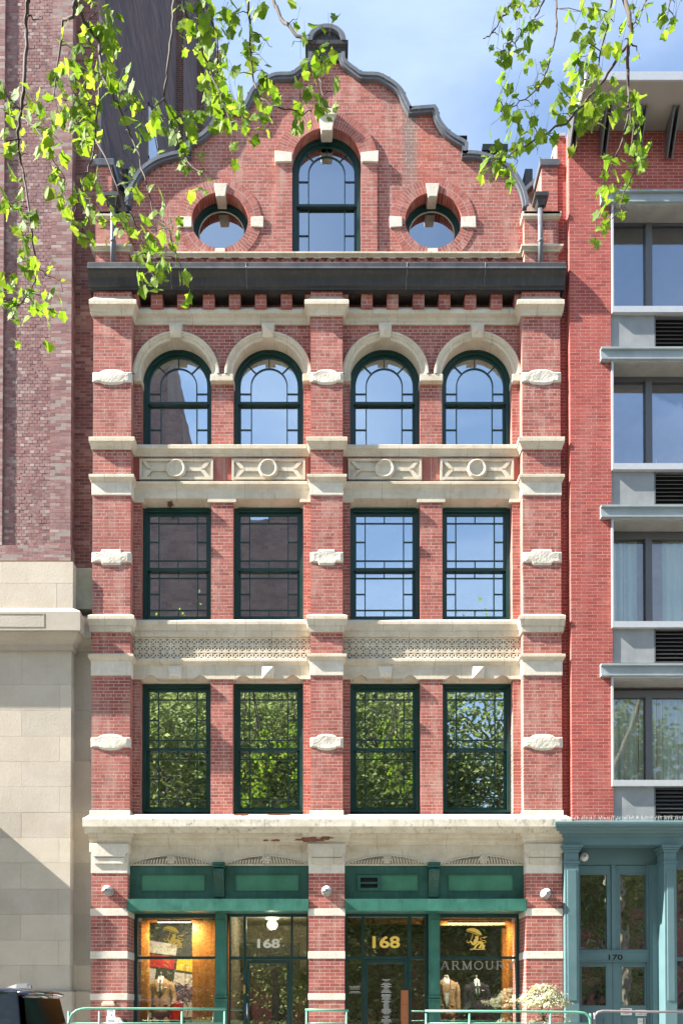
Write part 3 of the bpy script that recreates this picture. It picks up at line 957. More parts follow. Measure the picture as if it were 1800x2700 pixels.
    # these zones hide the brick behind
# lintel friezes of the bays
def lintel(xa,xb,y0,y1,Y):
    return MB().box(xa,xb,Y,YB+.3,ZP(y1,Y),ZP(y0,Y))
for s in (-1,1):
    lo,hi = sorted((s*(XC+.002), s*(XI-.002)))
    # third floor: flat lintel, sloping soffit above each window
    Yf = YB-.025
    zt_, zb_ = ZP(1284,Yf), ZP(1324,Yf)
    zs_ = ZP(1314,Yf)
    def seg(name, x0, x1, zb):
        o = MB().box(x0,x1,Yf,YB+.3,zb,zt_).build(name, M['stone'], BLD); bevel(o,.006)
    ws = sorted([x for x in WX if x*s>0])
    e = .655
    edges = [lo]+[q for x in ws for q in (x-e,x+e)]+[hi]
    for i in range(0,len(edges),2): seg('lintel_block', edges[i]+.001, edges[i+1]-.001, zb_)
    for x in ws:
        seg('lintel', x-e, x+e, zs_)
        o = MB(); o.xprism([(Yf+.012,zs_-.001),(YW+.02,zs_-.001),(YW+.02,ZP(1339,YW)),(YW-.03,ZP(1339,YW))], x-WH+.002, x+WH-.002)
        o.build('lintel_soffit', M['stone'], BLD)
    # second floor: keystone lintels with scalloped lower edge
    zt_, zb_ = ZP(1751,Yf), ZP(1791,Yf)
    for i in range(0,len(edges),2):
        o = MB().box(edges[i]+.001,edges[i+1]-.001,Yf,YB+.3,zb_,zt_).build('lintel_block', M['stone'], BLD); bevel(o,.006)
    for x in ws:
        pts=[(x-e,zt_),(x+e,zt_)]
        low=[]
        for k in range(25):
            u=k/24; xx=x+e-2*e*u
            v=abs(2*u-1)                       # 0 centre .. 1 edge
            if v>.55: zz_ = zb_ + .085*math.sin((v-.55)/.45*pi)
            else: zz_ = zb_+.0 + .012
            low.append((xx,zz_))
        o = MB().prism(pts+low, Yf, YB+.3).build('lintel', M['stone'], BLD)
        o = MB(); o.xprism([(YB+.02,zb_+.08),(YW+.02,zb_+.08),(YW+.02,ZP(1804,YW)),(YW-.04,ZP(1804,YW))], x-WH+.002, x+WH-.002)
        o.build('lintel_soffit', M['stone'], BLD)
        k0 = MB(); zt2, zb2 = ZP(1755,Yf-.05), ZP(1786,Yf-.05)
        a=(.145,zt2);b_=(.115,zb2)
        vs_=[(x-a[0],Yf,zt2),(x+a[0],Yf,zt2),(x+b_[0],Yf,zb2),(x-b_[0],Yf,zb2),
             (x-.11,Yf-.035,zt2-.01),(x+.11,Yf-.035,zt2-.01),(x+.085,Yf-.05,zb2+.02),(x-.085,Yf-.05,zb2+.02),(x-.02,Yf-.085,(zt2*.3+zb2*.7))]
        k0.add(vs_,[[0,1,5,4],[1,2,6,5],[2,3,7,6],[3,0,4,7],[4,5,8],[5,6,8],[6,7,8],[7,4,8],[3,2,1,0]])
        k0.build('keystone', M['white_stone'], BLD)
    # lattice frieze
    fy0, fy1, Y2 = 1679, 1742, YB-.005
    z0,z1 = ZP(fy1,Y2), ZP(fy0,Y2)
    MB().box(lo,hi,Y2+.045,YB+.3,z0-.05,z1+.05).build('frieze_ground', M['shade_stone'], BLD)  # darker ground paints the shade between the lattice bars
    la = MB(); cell=(z1-z0)/3.5; nxc=int(round((hi-lo)/cell)); cw=(hi-lo)/nxc
    def bar(xa,za,xb,zb,w,y):
        dx,dz=xb-xa,zb-za; L=math.hypot(dx,dz); nx_,nz2=-dz/L*w/2,dx/L*w/2
        la.prism([(xa+nx_,za+nz2),(xa-nx_,za-nz2),(xb-nx_,zb-nz2),(xb+nx_,zb+nz2)], y, Y2+.047)
    for i in range(nxc*1):
        for k in range(4):
            cx=lo+(i+.5)*cw; cz=z0+(k+.25)*cell
            if cz-cell*.5 > z1: continue
            hh=cell*.46
            c=lambda v: min(max(v,z0),z1)
            for dx,dz,w,yo in ((1,0,.03,0),(0,1,.03,.002),(1,1,.028,.004),(1,-1,.028,.006)):
                if dz==0:
                    if z0<cz<z1: bar(cx-cw*.5,cz,cx+cw*.5,cz,w,Y2+yo)
                elif dx==0: bar(cx,c(cz-cell*.5),cx,c(cz+cell*.5),w,Y2+yo)
                else:
                    za_,zb_2=c(cz-dz*cell*.5),c(cz+dz*cell*.5)
                    if abs(za_-zb_2)>.02:
                        f=lambda z_: cx+ (z_-cz)/(dz*cell*.5)*cw*.5
                        bar(f(za_),za_,f(zb_2),zb_2,w,Y2+yo)
    la.build('lattice_frieze', M['stone'], BLD, kind='stuff')
    # relief panels between third and fourth floor
    for x in ws:
        Y3 = YB-.05
        zt2,zb2 = ZP(1209,Y3),ZP(1263,Y3)
        hw=.755; zc=(zt2+zb2)/2; hh=(zt2-zb2)/2
        ctr = x + (0.008 if x<0 else -.008)
        MB().box(ctr-hw,ctr+hw,YB-.012,YB+.05,zb2,zt2).build('relief_panel', M['stone'], BLD)
        pn = BLD.children[-1]
        fr=MB(); t=.045
        fr.strip([(ctr-hw+t,zb2+t),(ctr+hw-t,zb2+t),(ctr+hw-t,zt2-t),(ctr-hw+t,zt2-t)],[(ctr-hw,zb2),(ctr+hw,zb2),(ctr+hw,zt2),(ctr-hw,zt2)],Y3,YB,closed=True)
        fr.build('panel_frame', M['stone'], BLD)
        xr=MB()
        for q in (-1,1):
            for w_ in (-1,1):
                xr.prism([(ctr+q*(hw-t),zc+w_*(hh-t)),(ctr+q*(hw-t-.09),zc+w_*(hh-t)),(ctr+q*.50,zc+w_*.035),(ctr+q*.50,zc),(ctr+q*.58,zc+w_*.02)],Y3+.008,YB)
            lo_,hi_=sorted((ctr+q*.16,ctr+q*.52)); xr.box(lo_,hi_,Y3+.011,YB,zc-.036,zc+.036)
        xr.build('panel_cross', M['stone'], BLD)
        rg=MB(); rg.lathe([(.20,-.03),(.205,.03),(.185,.06),(.165,.066),(.145,.05),(.13,.03),(.10,.025),(.055,.02),(.02,.018)],(ctr,YB-.02,zc),'y',28)
        rg.build('panel_roundel', M['stone'], BLD)

# ---- arch surrounds of the fourth floor
for x in WX:
    rings=[(ARC_R-.0,.10),(ARC_R+.055,.085),(ARC_R+.06,.06),(ARC_RO-.05,.055),(ARC_RO-.045,.03),(ARC_RO-.01,.03),(ARC_RO,.05)]
    mb=MB(); n=36
    secs=[]
    prof=[(ARC_R,YW+.02),(ARC_R,YB-.045),(ARC_R+.03,YB-.06),(ARC_R+.065,YB-.06),(ARC_R+.07,YB-.075),(ARC_RO-.06,YB-.085),(ARC_RO-.05,YB-.105),(ARC_RO-.012,YB-.105),(ARC_RO,YB-.09),(ARC_RO,YB+.06)]
    for i in range(n+1):
        a=pi*i/n
        secs.append([(x+r*math.cos(a),y,ARC_Z+r*math.sin(a)) for r,y in prof])
    mb.loft(secs,closed=False,cap=False,smooth=False)
    # faces at the springing are closed by the imposts
    o=mb.build('arch_surround', M['stone'], BLD)
    kz0,kz1=ARC_Z+ARC_R-.03, ZP(857,YB-.1)
    Yk=YB-.15
    k=MB()
    w1,w0=.135,.105
    zs1,zs0 = kz1+.02, ARC_Z+ARC_R-.012
    vs_=[(x-w1,Yk+.02,zs1),(x+w1,Yk+.02,zs1),(x+w0,Yk+.02,zs0),(x-w0,Yk+.02,zs0),(x,Yk-.05,(zs0*.55+zs1*.45)),
         (x-w1,YW,zs1),(x+w1,YW,zs1),(x+w0,YW,zs0),(x-w0,YW,zs0)]
    k.add(vs_,[[0,1,4],[1,2,4],[2,3,4],[3,0,4],[0,5,6,1],[1,6,7,2],[2,7,8,3],[3,8,5,0]])
    k.build('keystone', M['stone'], BLD)
for xa,xb in ((-WX[3]+WH,-WX[2]-WH),(-XI,WX[0]-WH),(WX[1]+WH,-XC)):
    for s in (1,-1):
        lo,hi=sorted((s*xa,s*xb))
        o=MB().box(lo-.012 if lo>-XI+.05 else lo+.002,hi+.012 if abs(hi)>XC+.02 and hi<XI-.05 else hi-.002,YB-.095,YW,ARC_Z-.15,ARC_Z-.001).build('impost', M['stone'], BLD); bevel(o,.012)

bricks.build('brickwork', M['brick'], BLD, fix=False, kind='stuff')
core.build('wall', M['mortar'], BLD, fix=False)

# ---- rooms behind the windows
rm_ = MB()
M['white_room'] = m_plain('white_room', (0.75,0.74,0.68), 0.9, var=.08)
def shell(mb,x0,x1,y0,y1,z0,z1):
    mb.box(x0,x1,y0,y1,z0,z1,'f')
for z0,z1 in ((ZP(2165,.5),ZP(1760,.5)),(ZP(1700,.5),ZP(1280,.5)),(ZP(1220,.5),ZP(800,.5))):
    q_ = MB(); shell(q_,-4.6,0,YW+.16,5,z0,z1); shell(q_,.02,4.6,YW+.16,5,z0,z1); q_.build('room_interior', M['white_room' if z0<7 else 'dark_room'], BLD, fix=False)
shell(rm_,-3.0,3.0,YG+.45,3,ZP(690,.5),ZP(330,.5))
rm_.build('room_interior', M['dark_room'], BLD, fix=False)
# wall piece between the rooms and the reveals
# ================================================================== sash windows
def pane_box(x0,x1,y,z0,z1,parent,mat,tilt=0.0032,name='pane'):
    a,b = random.uniform(-tilt,tilt), random.uniform(-tilt,tilt)
    w,h = (x1-x0)/2,(z1-z0)/2
    cx,cz=(x0+x1)/2,(z0+z1)/2
    vs=[]
    for yy in (0,.005):
        for sx,sz in ((-1,-1),(1,-1),(1,1),(-1,1)):
            vs.append((cx+sx*w, y+yy+a*sx*w+b*sz*h, cz+sz*h))
    mb=MB().add(vs,[[0,1,2,3],[7,6,5,4],[1,0,4,5],[2,1,5,6],[3,2,6,7],[0,3,7,4]])
    return mb.build(name, mat, parent)
def pane_poly(poly,y,parent,mat,name='pane'):
    return MB().prism(poly,y,y+.005).build(name,mat,parent)
def sash_rect(win,x0,x1,z0,z1,Y,st=.058,top=True,bot=True,cols=.158,rt=.14,rb=.14,botrail=None):
    """one sash: stiles and rails, glazing bars, thirteen panes"""
    f=MB(); br=botrail or st
    f.box(x0,x0+st,Y,Y+.045,z0,z1); f.box(x1-st,x1,Y,Y+.045,z0,z1)
    f.box(x0+st,x1-st,Y+.001,Y+.044,z1-st,z1); f.box(x0+st,x1-st,Y+.001,Y+.044,z0,z0+br)
    f.build('sash',M['green'],win)
    gx0,gx1,gz0,gz1=x0+st,x1-st,z0+br,z1-st
    W,H=gx1-gx0,gz1-gz0
    bw=.011
    xa,xb=gx0+W*cols,gx1-W*cols; xm=(gx0+gx1)/2
    zt=gz1-H*rt; zb=gz0+H*rb; zm=(zt+zb)/2
    g=MB(); y0,y1=Y+.004,Y+.036
    g.box(xa-bw,xa+bw,y0,y1,gz0,gz1); g.box(xb-bw,xb+bw,y0,y1,gz0,gz1)
    if top: g.box(gx0,gx1,y0+.002,y1-.002,zt-bw,zt+bw); g.box(xm-bw,xm+bw,y0,y1,zt+bw,gz1)
    if bot: g.box(gx0,gx1,y0+.002,y1-.002,zb-bw,zb+bw); g.box(xm-bw,xm+bw,y0,y1,gz0,zb-bw)
    for q0,q1 in ((gx0,xa-bw),(xb+bw,gx1)): g.box(q0,q1,y0+.002,y1-.002,zm-bw,zm+bw)
    g.build('glazing_bars',M['green'],win)
    zt_ = zt if top else gz1
    zb_ = zb if bot else gz0
    yp=Y+.02
    rows=[]
    if top: rows+= [(gx0,xa,zt,gz1),(xa,xm,zt,gz1),(xm,xb,zt,gz1),(xb,gx1,zt,gz1)]
    rows+=[(gx0,xa,zm,zt_),(gx0,xa,zb_,zm),(xb,gx1,zm,zt_),(xb,gx1,zb_,zm),(xa,xb,zb_,zt_)]
    if bot: rows+= [(gx0,xa,gz0,zb),(xa,xm,gz0,zb),(xm,xb,gz0,zb),(xb,gx1,gz0,zb)]
    for a,b,c,d in rows: pane_box(a,b,yp,c,d,win,M['glass'])
def window_part(name='window'):
    w=bpy.data.objects.new(name,None); COL.objects.link(w); w.parent=BLD; return w
def rect_window(xc,zb,zt,zm):
    mb=MB(); hw=WH-.002; fw=.075
    mb.strip([(xc-hw+fw,zb+.05),(xc+hw-fw,zb+.05),(xc+hw-fw,zt-fw),(xc-hw+fw,zt-fw)],[(xc-hw,zb),(xc+hw,zb),(xc+hw,zt),(xc-hw,zt)],YW,YW+.14,closed=True)
    # raised outer bead
    mb.strip([(xc-hw+.03,zb+.02),(xc+hw-.03,zb+.02),(xc+hw-.03,zt-.03),(xc-hw+.03,zt-.03)],[(xc-hw,zb),(xc+hw,zb),(xc+hw,zt),(xc-hw,zt)],YW-.02,YW+.0,closed=True)
    w=mb.build('window',M['green'],BLD)
    sash_rect(w,xc-hw+fw,xc+hw-fw,zm-.03,zt-fw,YW+.035)
    sash_rect(w,xc-hw+fw,xc+hw-fw,zb+.05,zm+.03,YW+.085,botrail=.07)
    # caulk line round the frame
    return w
for x in WX: rect_window(x, ZP(1635,YW)-.0, ZP(1341,YW), ZP(1502,YW+.05))
for x in WX: rect_window(x, ZP(2142,YW), ZP(1806,YW), ZP(1977,YW+.05))
Z4B = Z_A4+.0
def arched_window(xc,zb,zs,r,zm,name='window',hw=None,bars=50/79.,top_row=False,Y=None,parent=BLD,fw=.08,st=.05):
    Y=YW if Y is None else Y
    hw=r
    n=32
    mb=MB()
    inn=[(xc-hw+fw,zb+.05),(xc+hw-fw,zb+.05)]+arc_pts(xc,zs,r-fw,0,pi,n)
    out=[(xc-hw,zb),(xc+hw,zb)]+arc_pts(xc,zs,r,0,pi,n)
    mb.strip(inn,out,Y,Y+.14,closed=True)
    inn=[(xc-hw+.03,zb+.02),(xc+hw-.03,zb+.02)]+arc_pts(xc,zs,r-.03,0,pi,n)
    mb.strip(inn,out,Y-.02,Y+.0,closed=True)
    w=mb.build(name,M['green'],BLD)
    # upper sash
    R=r-fw; Rg=R-st; Y1=Y+.035
    zm0=zm-.03
    f=MB()
    inn=[(xc-Rg,zm0+.05),(xc+Rg,zm0+.05)]+arc_pts(xc,zs,Rg,0,pi,n)
    out=[(xc-R,zm0),(xc+R,zm0)]+arc_pts(xc,zs,R,0,pi,n)
    f.strip(inn,out,Y1,Y1+.045,closed=True)
    f.build('sash',M['green'],w)
    rb=Rg*bars; bw=.011; y0,y1=Y1+.004,Y1+.036
    g=MB()
    gz0=zm0+.05
    zbx=zs-.16
    g.strip([(xc-rb+bw,gz0)]+arc_pts(xc,zs,rb-bw,pi,0,n)+[(xc+rb-bw,gz0)],[(xc-rb-bw,gz0)]+arc_pts(xc,zs,rb+bw,pi,0,n)+[(xc+rb+bw,gz0)],y0,y1)
    for s in (-1,1):
        lo,hi=sorted((xc+s*(rb+bw),xc+s*Rg)); g.box(lo,hi,y0+.002,y1-.002,zbx-bw,zbx+bw)
    for a in (45,90,135):
        a=rad(a); c,s_=math.cos(a),math.sin(a)
        p=[(xc+(rb+bw)*c-bw*s_*-1*-1,zs+(rb+bw)*s_+bw*c),(xc+(rb+bw)*c+bw*s_,zs+(rb+bw)*s_-bw*c),(xc+(Rg+.01)*c+bw*s_,zs+(Rg+.01)*s_-bw*c),(xc+(Rg+.01)*c-bw*s_,zs+(Rg+.01)*s_+bw*c)]
        g.prism(p,y0+.003,y1-.003)
    g.build('glazing_bars',M['green'],w)
    yp=Y1+.02; G=M['glass']
    pane_poly([(xc-rb,gz0),(xc+rb,gz0)]+arc_pts(xc,zs,rb,0,pi,24),yp,w,G)
    for s in (-1,1):
        lo,hi=sorted((xc+s*rb,xc+s*Rg)); pane_box(lo,hi,yp,gz0,zbx,w,G)
        A=lambda r_,a: (xc+s*r_*math.cos(a),zs+r_*math.sin(a))
        po=[(xc+s*rb,zbx),(xc+s*Rg,zbx)]+[A(Rg,pi/4*i/8) for i in range(9)]+[A(rb,pi/4*i/8) for i in range(8,-1,-1)]
        pane_poly(po,yp,w,G)
        po=[A(Rg,pi/4+pi/4*i/8) for i in range(9)]+[A(rb,pi/4+pi/4*i/8) for i in range(8,-1,-1)]
        pane_poly(po,yp,w,G)
    sash_rect(w,xc-R,xc+R,zb+.05,zm+.03,Y+.085,st=st+.004,top=False,cols=(1-bars)/2,rb=.085)
    return w
for x in WX: arched_window(x, Z4B, ARC_Z, ARC_R-.008, ZP(1063,YW+.05))
# gable window
arched_window(0.0, ZP(690,YG+.2), GWZ, GWR-.004, ZP(546,YG+.25), name='gable_window', bars=.655, Y=YG+.165)
# oculus windows
for sx in (-OCX,OCX):
    Y=YG+.23; R=OCR+.012
    mb=MB(); ring=lambda r:arc_pts(sx,OCZ,r,0,2*pi,44)[:-1]
    mb.strip(ring(R-.075),ring(R),Y,Y+.1,closed=True); mb.strip(ring(R-.03),ring(R),Y-.02,Y,closed=True)
    w=mb.build('round_window',M['green'],BLD)
    mb=MB(); mb.strip(ring(R-.115),ring(R-.074),Y+.03,Y+.08,closed=True); mb.build('sash',M['green'],w)
    mb=MB(); mb.strip(ring(R-.13),ring(R-.114),Y+.05,Y+.06,closed=True); mb.build('glazing_bead',M['white_stone'],w)
    pane_poly(ring(R-.11),Y+.062,w,M['glass'])
# pale roller blinds and window sill clutter give the panes some depth
M['blind']=m_plain('roller_blind',(0.80,0.80,0.74),0.85)
bl=MB()
for x,z in ((WX[0],ZP(1352,.6)),(WX[1],ZP(1352,.6)),(WX[2],ZP(1352,.6)),(WX[3],ZP(1352,.6))):
    bl.box(x-.6,x+.6,YW+.2,YW+.215,z-.10,z)
for x in WX: bl.box(x-.66,x+.66,YW+.145,YW+.155,ZP(1977,.6)-.02,ZP(1815,.6))
M['net']=m_plain('net_curtain',(0.46,0.46,0.40),.9)
for x in WX: bl2=MB().box(x-.66,x+.66,YW+.17,YW+.18,ZP(2150,.6),ZP(1960,.6)).build('net_curtain',M['net'],BLD)
bl.build('window_blind',M['blind'],BLD)

# ================================================================== ground floor stone and shopfronts
YF=0.17                                        # green fascia plane
YS=0.54                                        # shopfront plane
# lip and mouldings of the ground floor cornice
clampx(MB().sweep([(-4.79,.3),(-4.79,0),(4.79,0),(4.79,.3)],[(0,ZP(2196,-.12)),(.14,ZP(2196,-.14)),(.18,ZP(2186,-.18)),(.23,ZP(2181,-.23)),(.27,ZP(2180,-.27)),(.27,ZP(2160,-.27)),(.245,ZP(2157,-.27)),(.08,ZP(2151,-.2)),(0,ZP(2148,0))],back=.35).build('shop_cornice',M['lip_stone'],BLD),-4.85,4.87)
plan=planw(.0,4.79,XIg-.02,XCg+.02)
MB().sweep([(x,y if y<.1 else .12) for x,y in plan][1:-1],[(0,ZP(2226,0)),(.02,ZP(2224,-.02)),(.03,ZP(2219,-.03)),(.065,ZP(2214,-.065)),(.075,ZP(2207,-.07)),(.10,ZP(2203,-.10)),(.115,ZP(2197,-.115)),(.125,ZP(2191,-.12))],back=.3).build('cornice_moulding',M['stone'],BLD)
clampx(BLD.children[-1],-4.81,4.83)
fz0=ZP(2283,.14)
for s in (-1,1):
    lo,hi=sorted((s*(XCg+.003),s*(XIg-.003)))
    MB().box(lo,hi,.14,.6,fz0,ZP(2180,.14)).build('shop_lintel',M['stone'],BLD)
    # carved fan reliefs
    ctrs=(451,701) if s<0 else (1020,1274)
    for cpx in ctrs:
        cx=XP(cpx,2270,.12); hw=.83
        z0=ZP(2279,.12); hgt=.175
        fn=MB()
        arc=lambda u: z0+hgt*(1-abs(u)**2.0)
        pts=[(cx+hw*u,.128,arc(u)) for u in [i/14-1 for i in range(29)]]
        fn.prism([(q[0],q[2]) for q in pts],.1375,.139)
        fn.build('fan_ground',M['shade_stone'],BLD); fn=MB()  # darker plate paints the shade between the fan ribs
        fn.tube(pts,.014,6)
        nrib=13
        for i in range(nrib):
            for q in (-1,1):
                u=(i+1)/(nrib+1)
                xb=cx+q*(hw*u); xt=cx+q*(hw*max(0,u-.045))
                zt_=arc(u)-.012
                if zt_-z0<.02: continue
                fn.tube([(xb,.132,z0+.004),(xt*.45+xb*.55,.118,(z0+zt_)/2+.01),(xt,.130,zt_)],[.010,.017,.010],5)
        fn.build('carved_fan',M['stone'],BLD)
        ro=MB(); ro.lathe([(.085,0),(.085,.02),(.05,.03),(.02,.035),(.018,.05),(.002,.055)],(cx,.14,z0+hgt*.52),'y',16)
        for k in range(8):
            a=2*pi*k/8; ro.tube([(cx+.03*math.cos(a),.115,z0+hgt*.52+.03*math.sin(a)),(cx+.095*math.cos(a),.115,z0+hgt*.52+.095*math.sin(a))],[.012,.02],6)
        ro.build('carved_rosette',M['stone'],BLD)
# pier capitals of the ground floor
for i,(xa,xb) in enumerate(((-XOg,-XIg),(-XCg,XCg),(XIg,XOg))):
    c=MB(); z=lambda y:ZP(y,-.04)
    e=.025
    xs0,xs1=xa-e,xb+e
    c.prism([(xs0+.07,z(2260)),(xs1-.07,z(2260)),(xs1-.06,z(2252)),(xs1,z(2247)),(xs1,z(2225)),(xs0,z(2225)),(xs0,z(2247)),(xs0+.06,z(2252))],-.06,.3)
    o=c.build('pier_capital',M['white_stone'] if i==0 else M['stone'],BLD); bevel(o,.012)
    o=MB().prism([(xs0+.09,z(2279)),(xs1-.09,z(2279)),(xs1-.07,z(2262)),(xs0+.07,z(2262))],-.04,.3).build('pier_capital',M['white_stone'] if i==0 else M['stone'],BLD); bevel(o,.012)
    o=MB().box(xa-.002,xb+.002,-.012,.3,z(2303),z(2225)).build('pier_neck',M['white_stone'],BLD); bevel(o,.006)
    for y1,y0 in ((2416,2397),(2529,2510),(2638,2621),(2748,2731)):
        o=MB().box(xa-.012,xb+.012,-.012,.59,ZP(y1,0),ZP(y0,0)).build('stone_band',M['white_stone'],BLD); bevel(o,.006)

def shop(s):
    """one shopfront bay; s=-1 left, +1 right"""
    lo,hi=sorted((s*(XCg+.004),s*(XIg-.004)))
    if s>0: lo,hi=XCg+.004,XIg-.004
    zF0,zF1=ZP(2371,YF),fz0-.002
    MB().box(lo,hi,YF+.02,YS+.1,zF0-.2,zF1).build('fascia_board',M['deepgreen'],BLD)
    mid=XP(577 if s<0 else 1144,2330,.05)
    # raised rails framing two panels
    for a,b,px0,px1 in ((lo,mid-.11,370 if s<0 else 940,541 if s<0 else 1104),(mid+.11,hi,618 if s<0 else 1180,789 if s<0 else 1354)):
        fr=MB()
        if s<0 or px0!=940:
            x0,x1=XP(px0,2330,YF),XP(px1,2330,YF)
        else: x0,x1=XP(936,2330,YF),XP(1104,2330,YF)
        z0,z1=ZP(2352,YF),ZP(2305,YF)
        x0=max(x0,a+.06); x1=min(x1,b-.04)
        fr.strip([(x0,z0),(x1,z0),(x1,z1),(x0,z1)],[(a,zF0-.02),(b,zF0-.02),(b,zF1),(a,zF1)],YF,YF+.03,closed=True)
        fr.strip([(x0+.018,z0+.018),(x1-.018,z0+.018),(x1-.018,z1-.018),(x0+.018,z1-.018)],[(x0,z0),(x1,z0),(x1,z1),(x0,z1)],YF-.012,YF+.019,closed=True)
        fr.build('fascia_frame',M['deepgreen'],BLD)
        MB().box(x0+.018,x1-.018,YF+.015,YF+.0195,z0+.018,z1-.018).build('fascia_panel',M['panelgreen'],BLD)
        if px0==940:
            v0,v1=XP(942,2330,YF),XP(1003,2330,YF); q0,q1=ZP(2350,YF),ZP(2309,YF)
            vf=MB(); vf.strip([(v0+.06,q0+.06),(v1-.06,q0+.06),(v1-.06,q1-.05),(v0+.06,q1-.05)],[(v0,q0),(v1,q0),(v1,q1),(v0,q1)],YF-.03,YF+.02,closed=True)
            vo=vf.build('vent_frame',M['deepgreen'],BLD)
            MB().box(v0+.06,v1-.06,YF+.0136,YF+.019,q0+.06,q1-.05).build('vent_hole',M['black'],vo)
            for h in (.5,):
                zc=q0+.06+(q1-q0-.11)*h
                MB().xprism([(YF-.03,zc-.02),(YF-.012,zc-.024),(YF+.012,zc+.016),(YF-.004,zc+.02)],v0+.06,v1-.06).build('vent_slat',M['deepgreen'],vo)
    # projecting beam
    bx0,bx1=(XP(334,2386,-.03),XP(813,2386,-.03)) if s<0 else (XP(910,2386,-.03),XP(1388,2386,-.03))
    if s<0: bx1=-XCg-.004
    else: bx0=XCg+.004
    bm=MB(); z0,z1=ZP(2402,-.03),ZP(2371,-.03)
    if s<0:
        bm.box(bx0,-XIg-.002,-.03,-.014,z0,z1); bm.box(-XIg-.002+.004,bx1,-.031,YS-.02,z0-.001,z1+.001)
    else:
        bm.box(XIg+.002,bx1,-.03,-.014,z0,z1); bm.box(bx0,XIg-.002,-.031,YS-.02,z0-.001,z1+.001)
    o=bm.build('iron_beam',M['shopgreen'],BLD)
    # scrolled console
    c=MB(); zt_,zb_=ZP(2277,YF-.1),ZP(2368,YF-.02)
    H=zt_-zb_
    prof=[(YF+.02,0),(YF-.05,0),(YF-.06,.03),(YF-.05,.06),(YF-.07,.3),(YF-.11,.5),(YF-.17,.68),(YF-.19,.76),(YF-.17,.82),(YF-.09,.84),(YF-.10,.86),(YF-.16,.88),(YF-.16,1.0),(YF+.02,1.0)]
    for k,(a,b,dy) in enumerate(((-.10,-.065,0),(-.06,-.025,-.012),(-.02,.02,-.018),(.025,.06,-.012),(.065,.10,0))):
        c.xprism([(y+(dy if 0<i<len(prof)-1 else 0),zb_+h*H) for i,(y,h) in enumerate(prof)],mid+a,mid+b)
    c.xprism([(y+(.012 if 0<i<len(prof)-1 else 0),zb_+h*H) for i,(y,h) in enumerate(prof)],mid-.094,mid+.094)
    c.box(mid-.115,mid+.115,YF-.18,YF,zt_-.09,zt_-.045); c.box(mid-.12,mid+.12,YF-.19,YF,zt_-.04,zt_+.01)
    c.build('console',M['deepgreen'],BLD)
M['black']=m_plain('blackness',(0.004,0.004,0.004),0.9)
for s in (-1,1): shop(s)
Z0S=0.69                                       # loading platform top
# ---- shopfront joinery, built from photo measurements on plane YS
def fbox(mb,x0,x1,y0,y1,Y,d=.07):
    a=P(x0,y1,Y); b=P(x1,y0,Y); mb.box(a[0],b[0],Y,Y+d,max(a[1],Z0S),b[1])
def fpane(x0,x1,y0,y1,Y,parent,mat='shopglass',tilt=.0012):
    a=P(x0,y1,Y); b=P(x1,y0,Y)
    return pane_box(a[0],b[0],Y,max(a[1],Z0S+.02),b[1],parent,M[mat],tilt)
BOT=2860
# cast iron columns between window and door
for x0,x1,rx in ((567,597,603),(1131,1159,1125)):
    c=MB(); Yc=YS-.14
    fbox(c,x0,x1,2402,BOT,Yc,.3)
    a,b=XP(x0,2600,Yc),XP(x1,2600,Yc)
    w=b-a
    c.box(a+.03,b-.03,Yc-.012,Yc+.1,ZP(2610,Yc),ZP(2425,Yc))
    for y1,y0,e in ((2631,2627,.02),(2640,2635,.025)):
        c.box(a-e,b+e,Yc-.02-e,Yc+.2,ZP(y1,Yc),ZP(y0,Yc))
    c.box(a-.012,b+.012,Yc-.016,Yc+.22,Z0S,ZP(2640,Yc))
    o=c.build('iron_column',M['shopgreen'],BLD); bevel(o,.006)
def display(x0,x1,gx0,gx1,name):
    w=MB()
    a0=P(x0,BOT,YS)[0]; a1=P(x1,BOT,YS)[0]; z1=ZP(2408,YS)
    g0,g1=XP(gx0,2500,YS),XP(gx1,2500,YS); zt_=ZP(2421,YS); zs_=ZP(2742,YS)
    w.strip([(g0,zs_),(g1,zs_),(g1,zt_),(g0,zt_)],[(a0,Z0S),(a1,Z0S),(a1,z1),(a0,z1)],YS,YS+.09,closed=True)
    fbox(w,gx0,gx1,2523,2530,YS+.01,.05)
    wo=w.build(name,M['green'],BLD)
    pane_box(g0,g1,YS+.04,ZP(2526,YS),zt_,wo,M['shopglass'],.001)
    pane_box(g0,g1,YS+.04,zs_,ZP(2527,YS),wo,M['shopglass'],.001)
    return wo
dl=display(352,568,362,567,'display_window')
dr=display(1158,1370,1160,1361,'display_window')
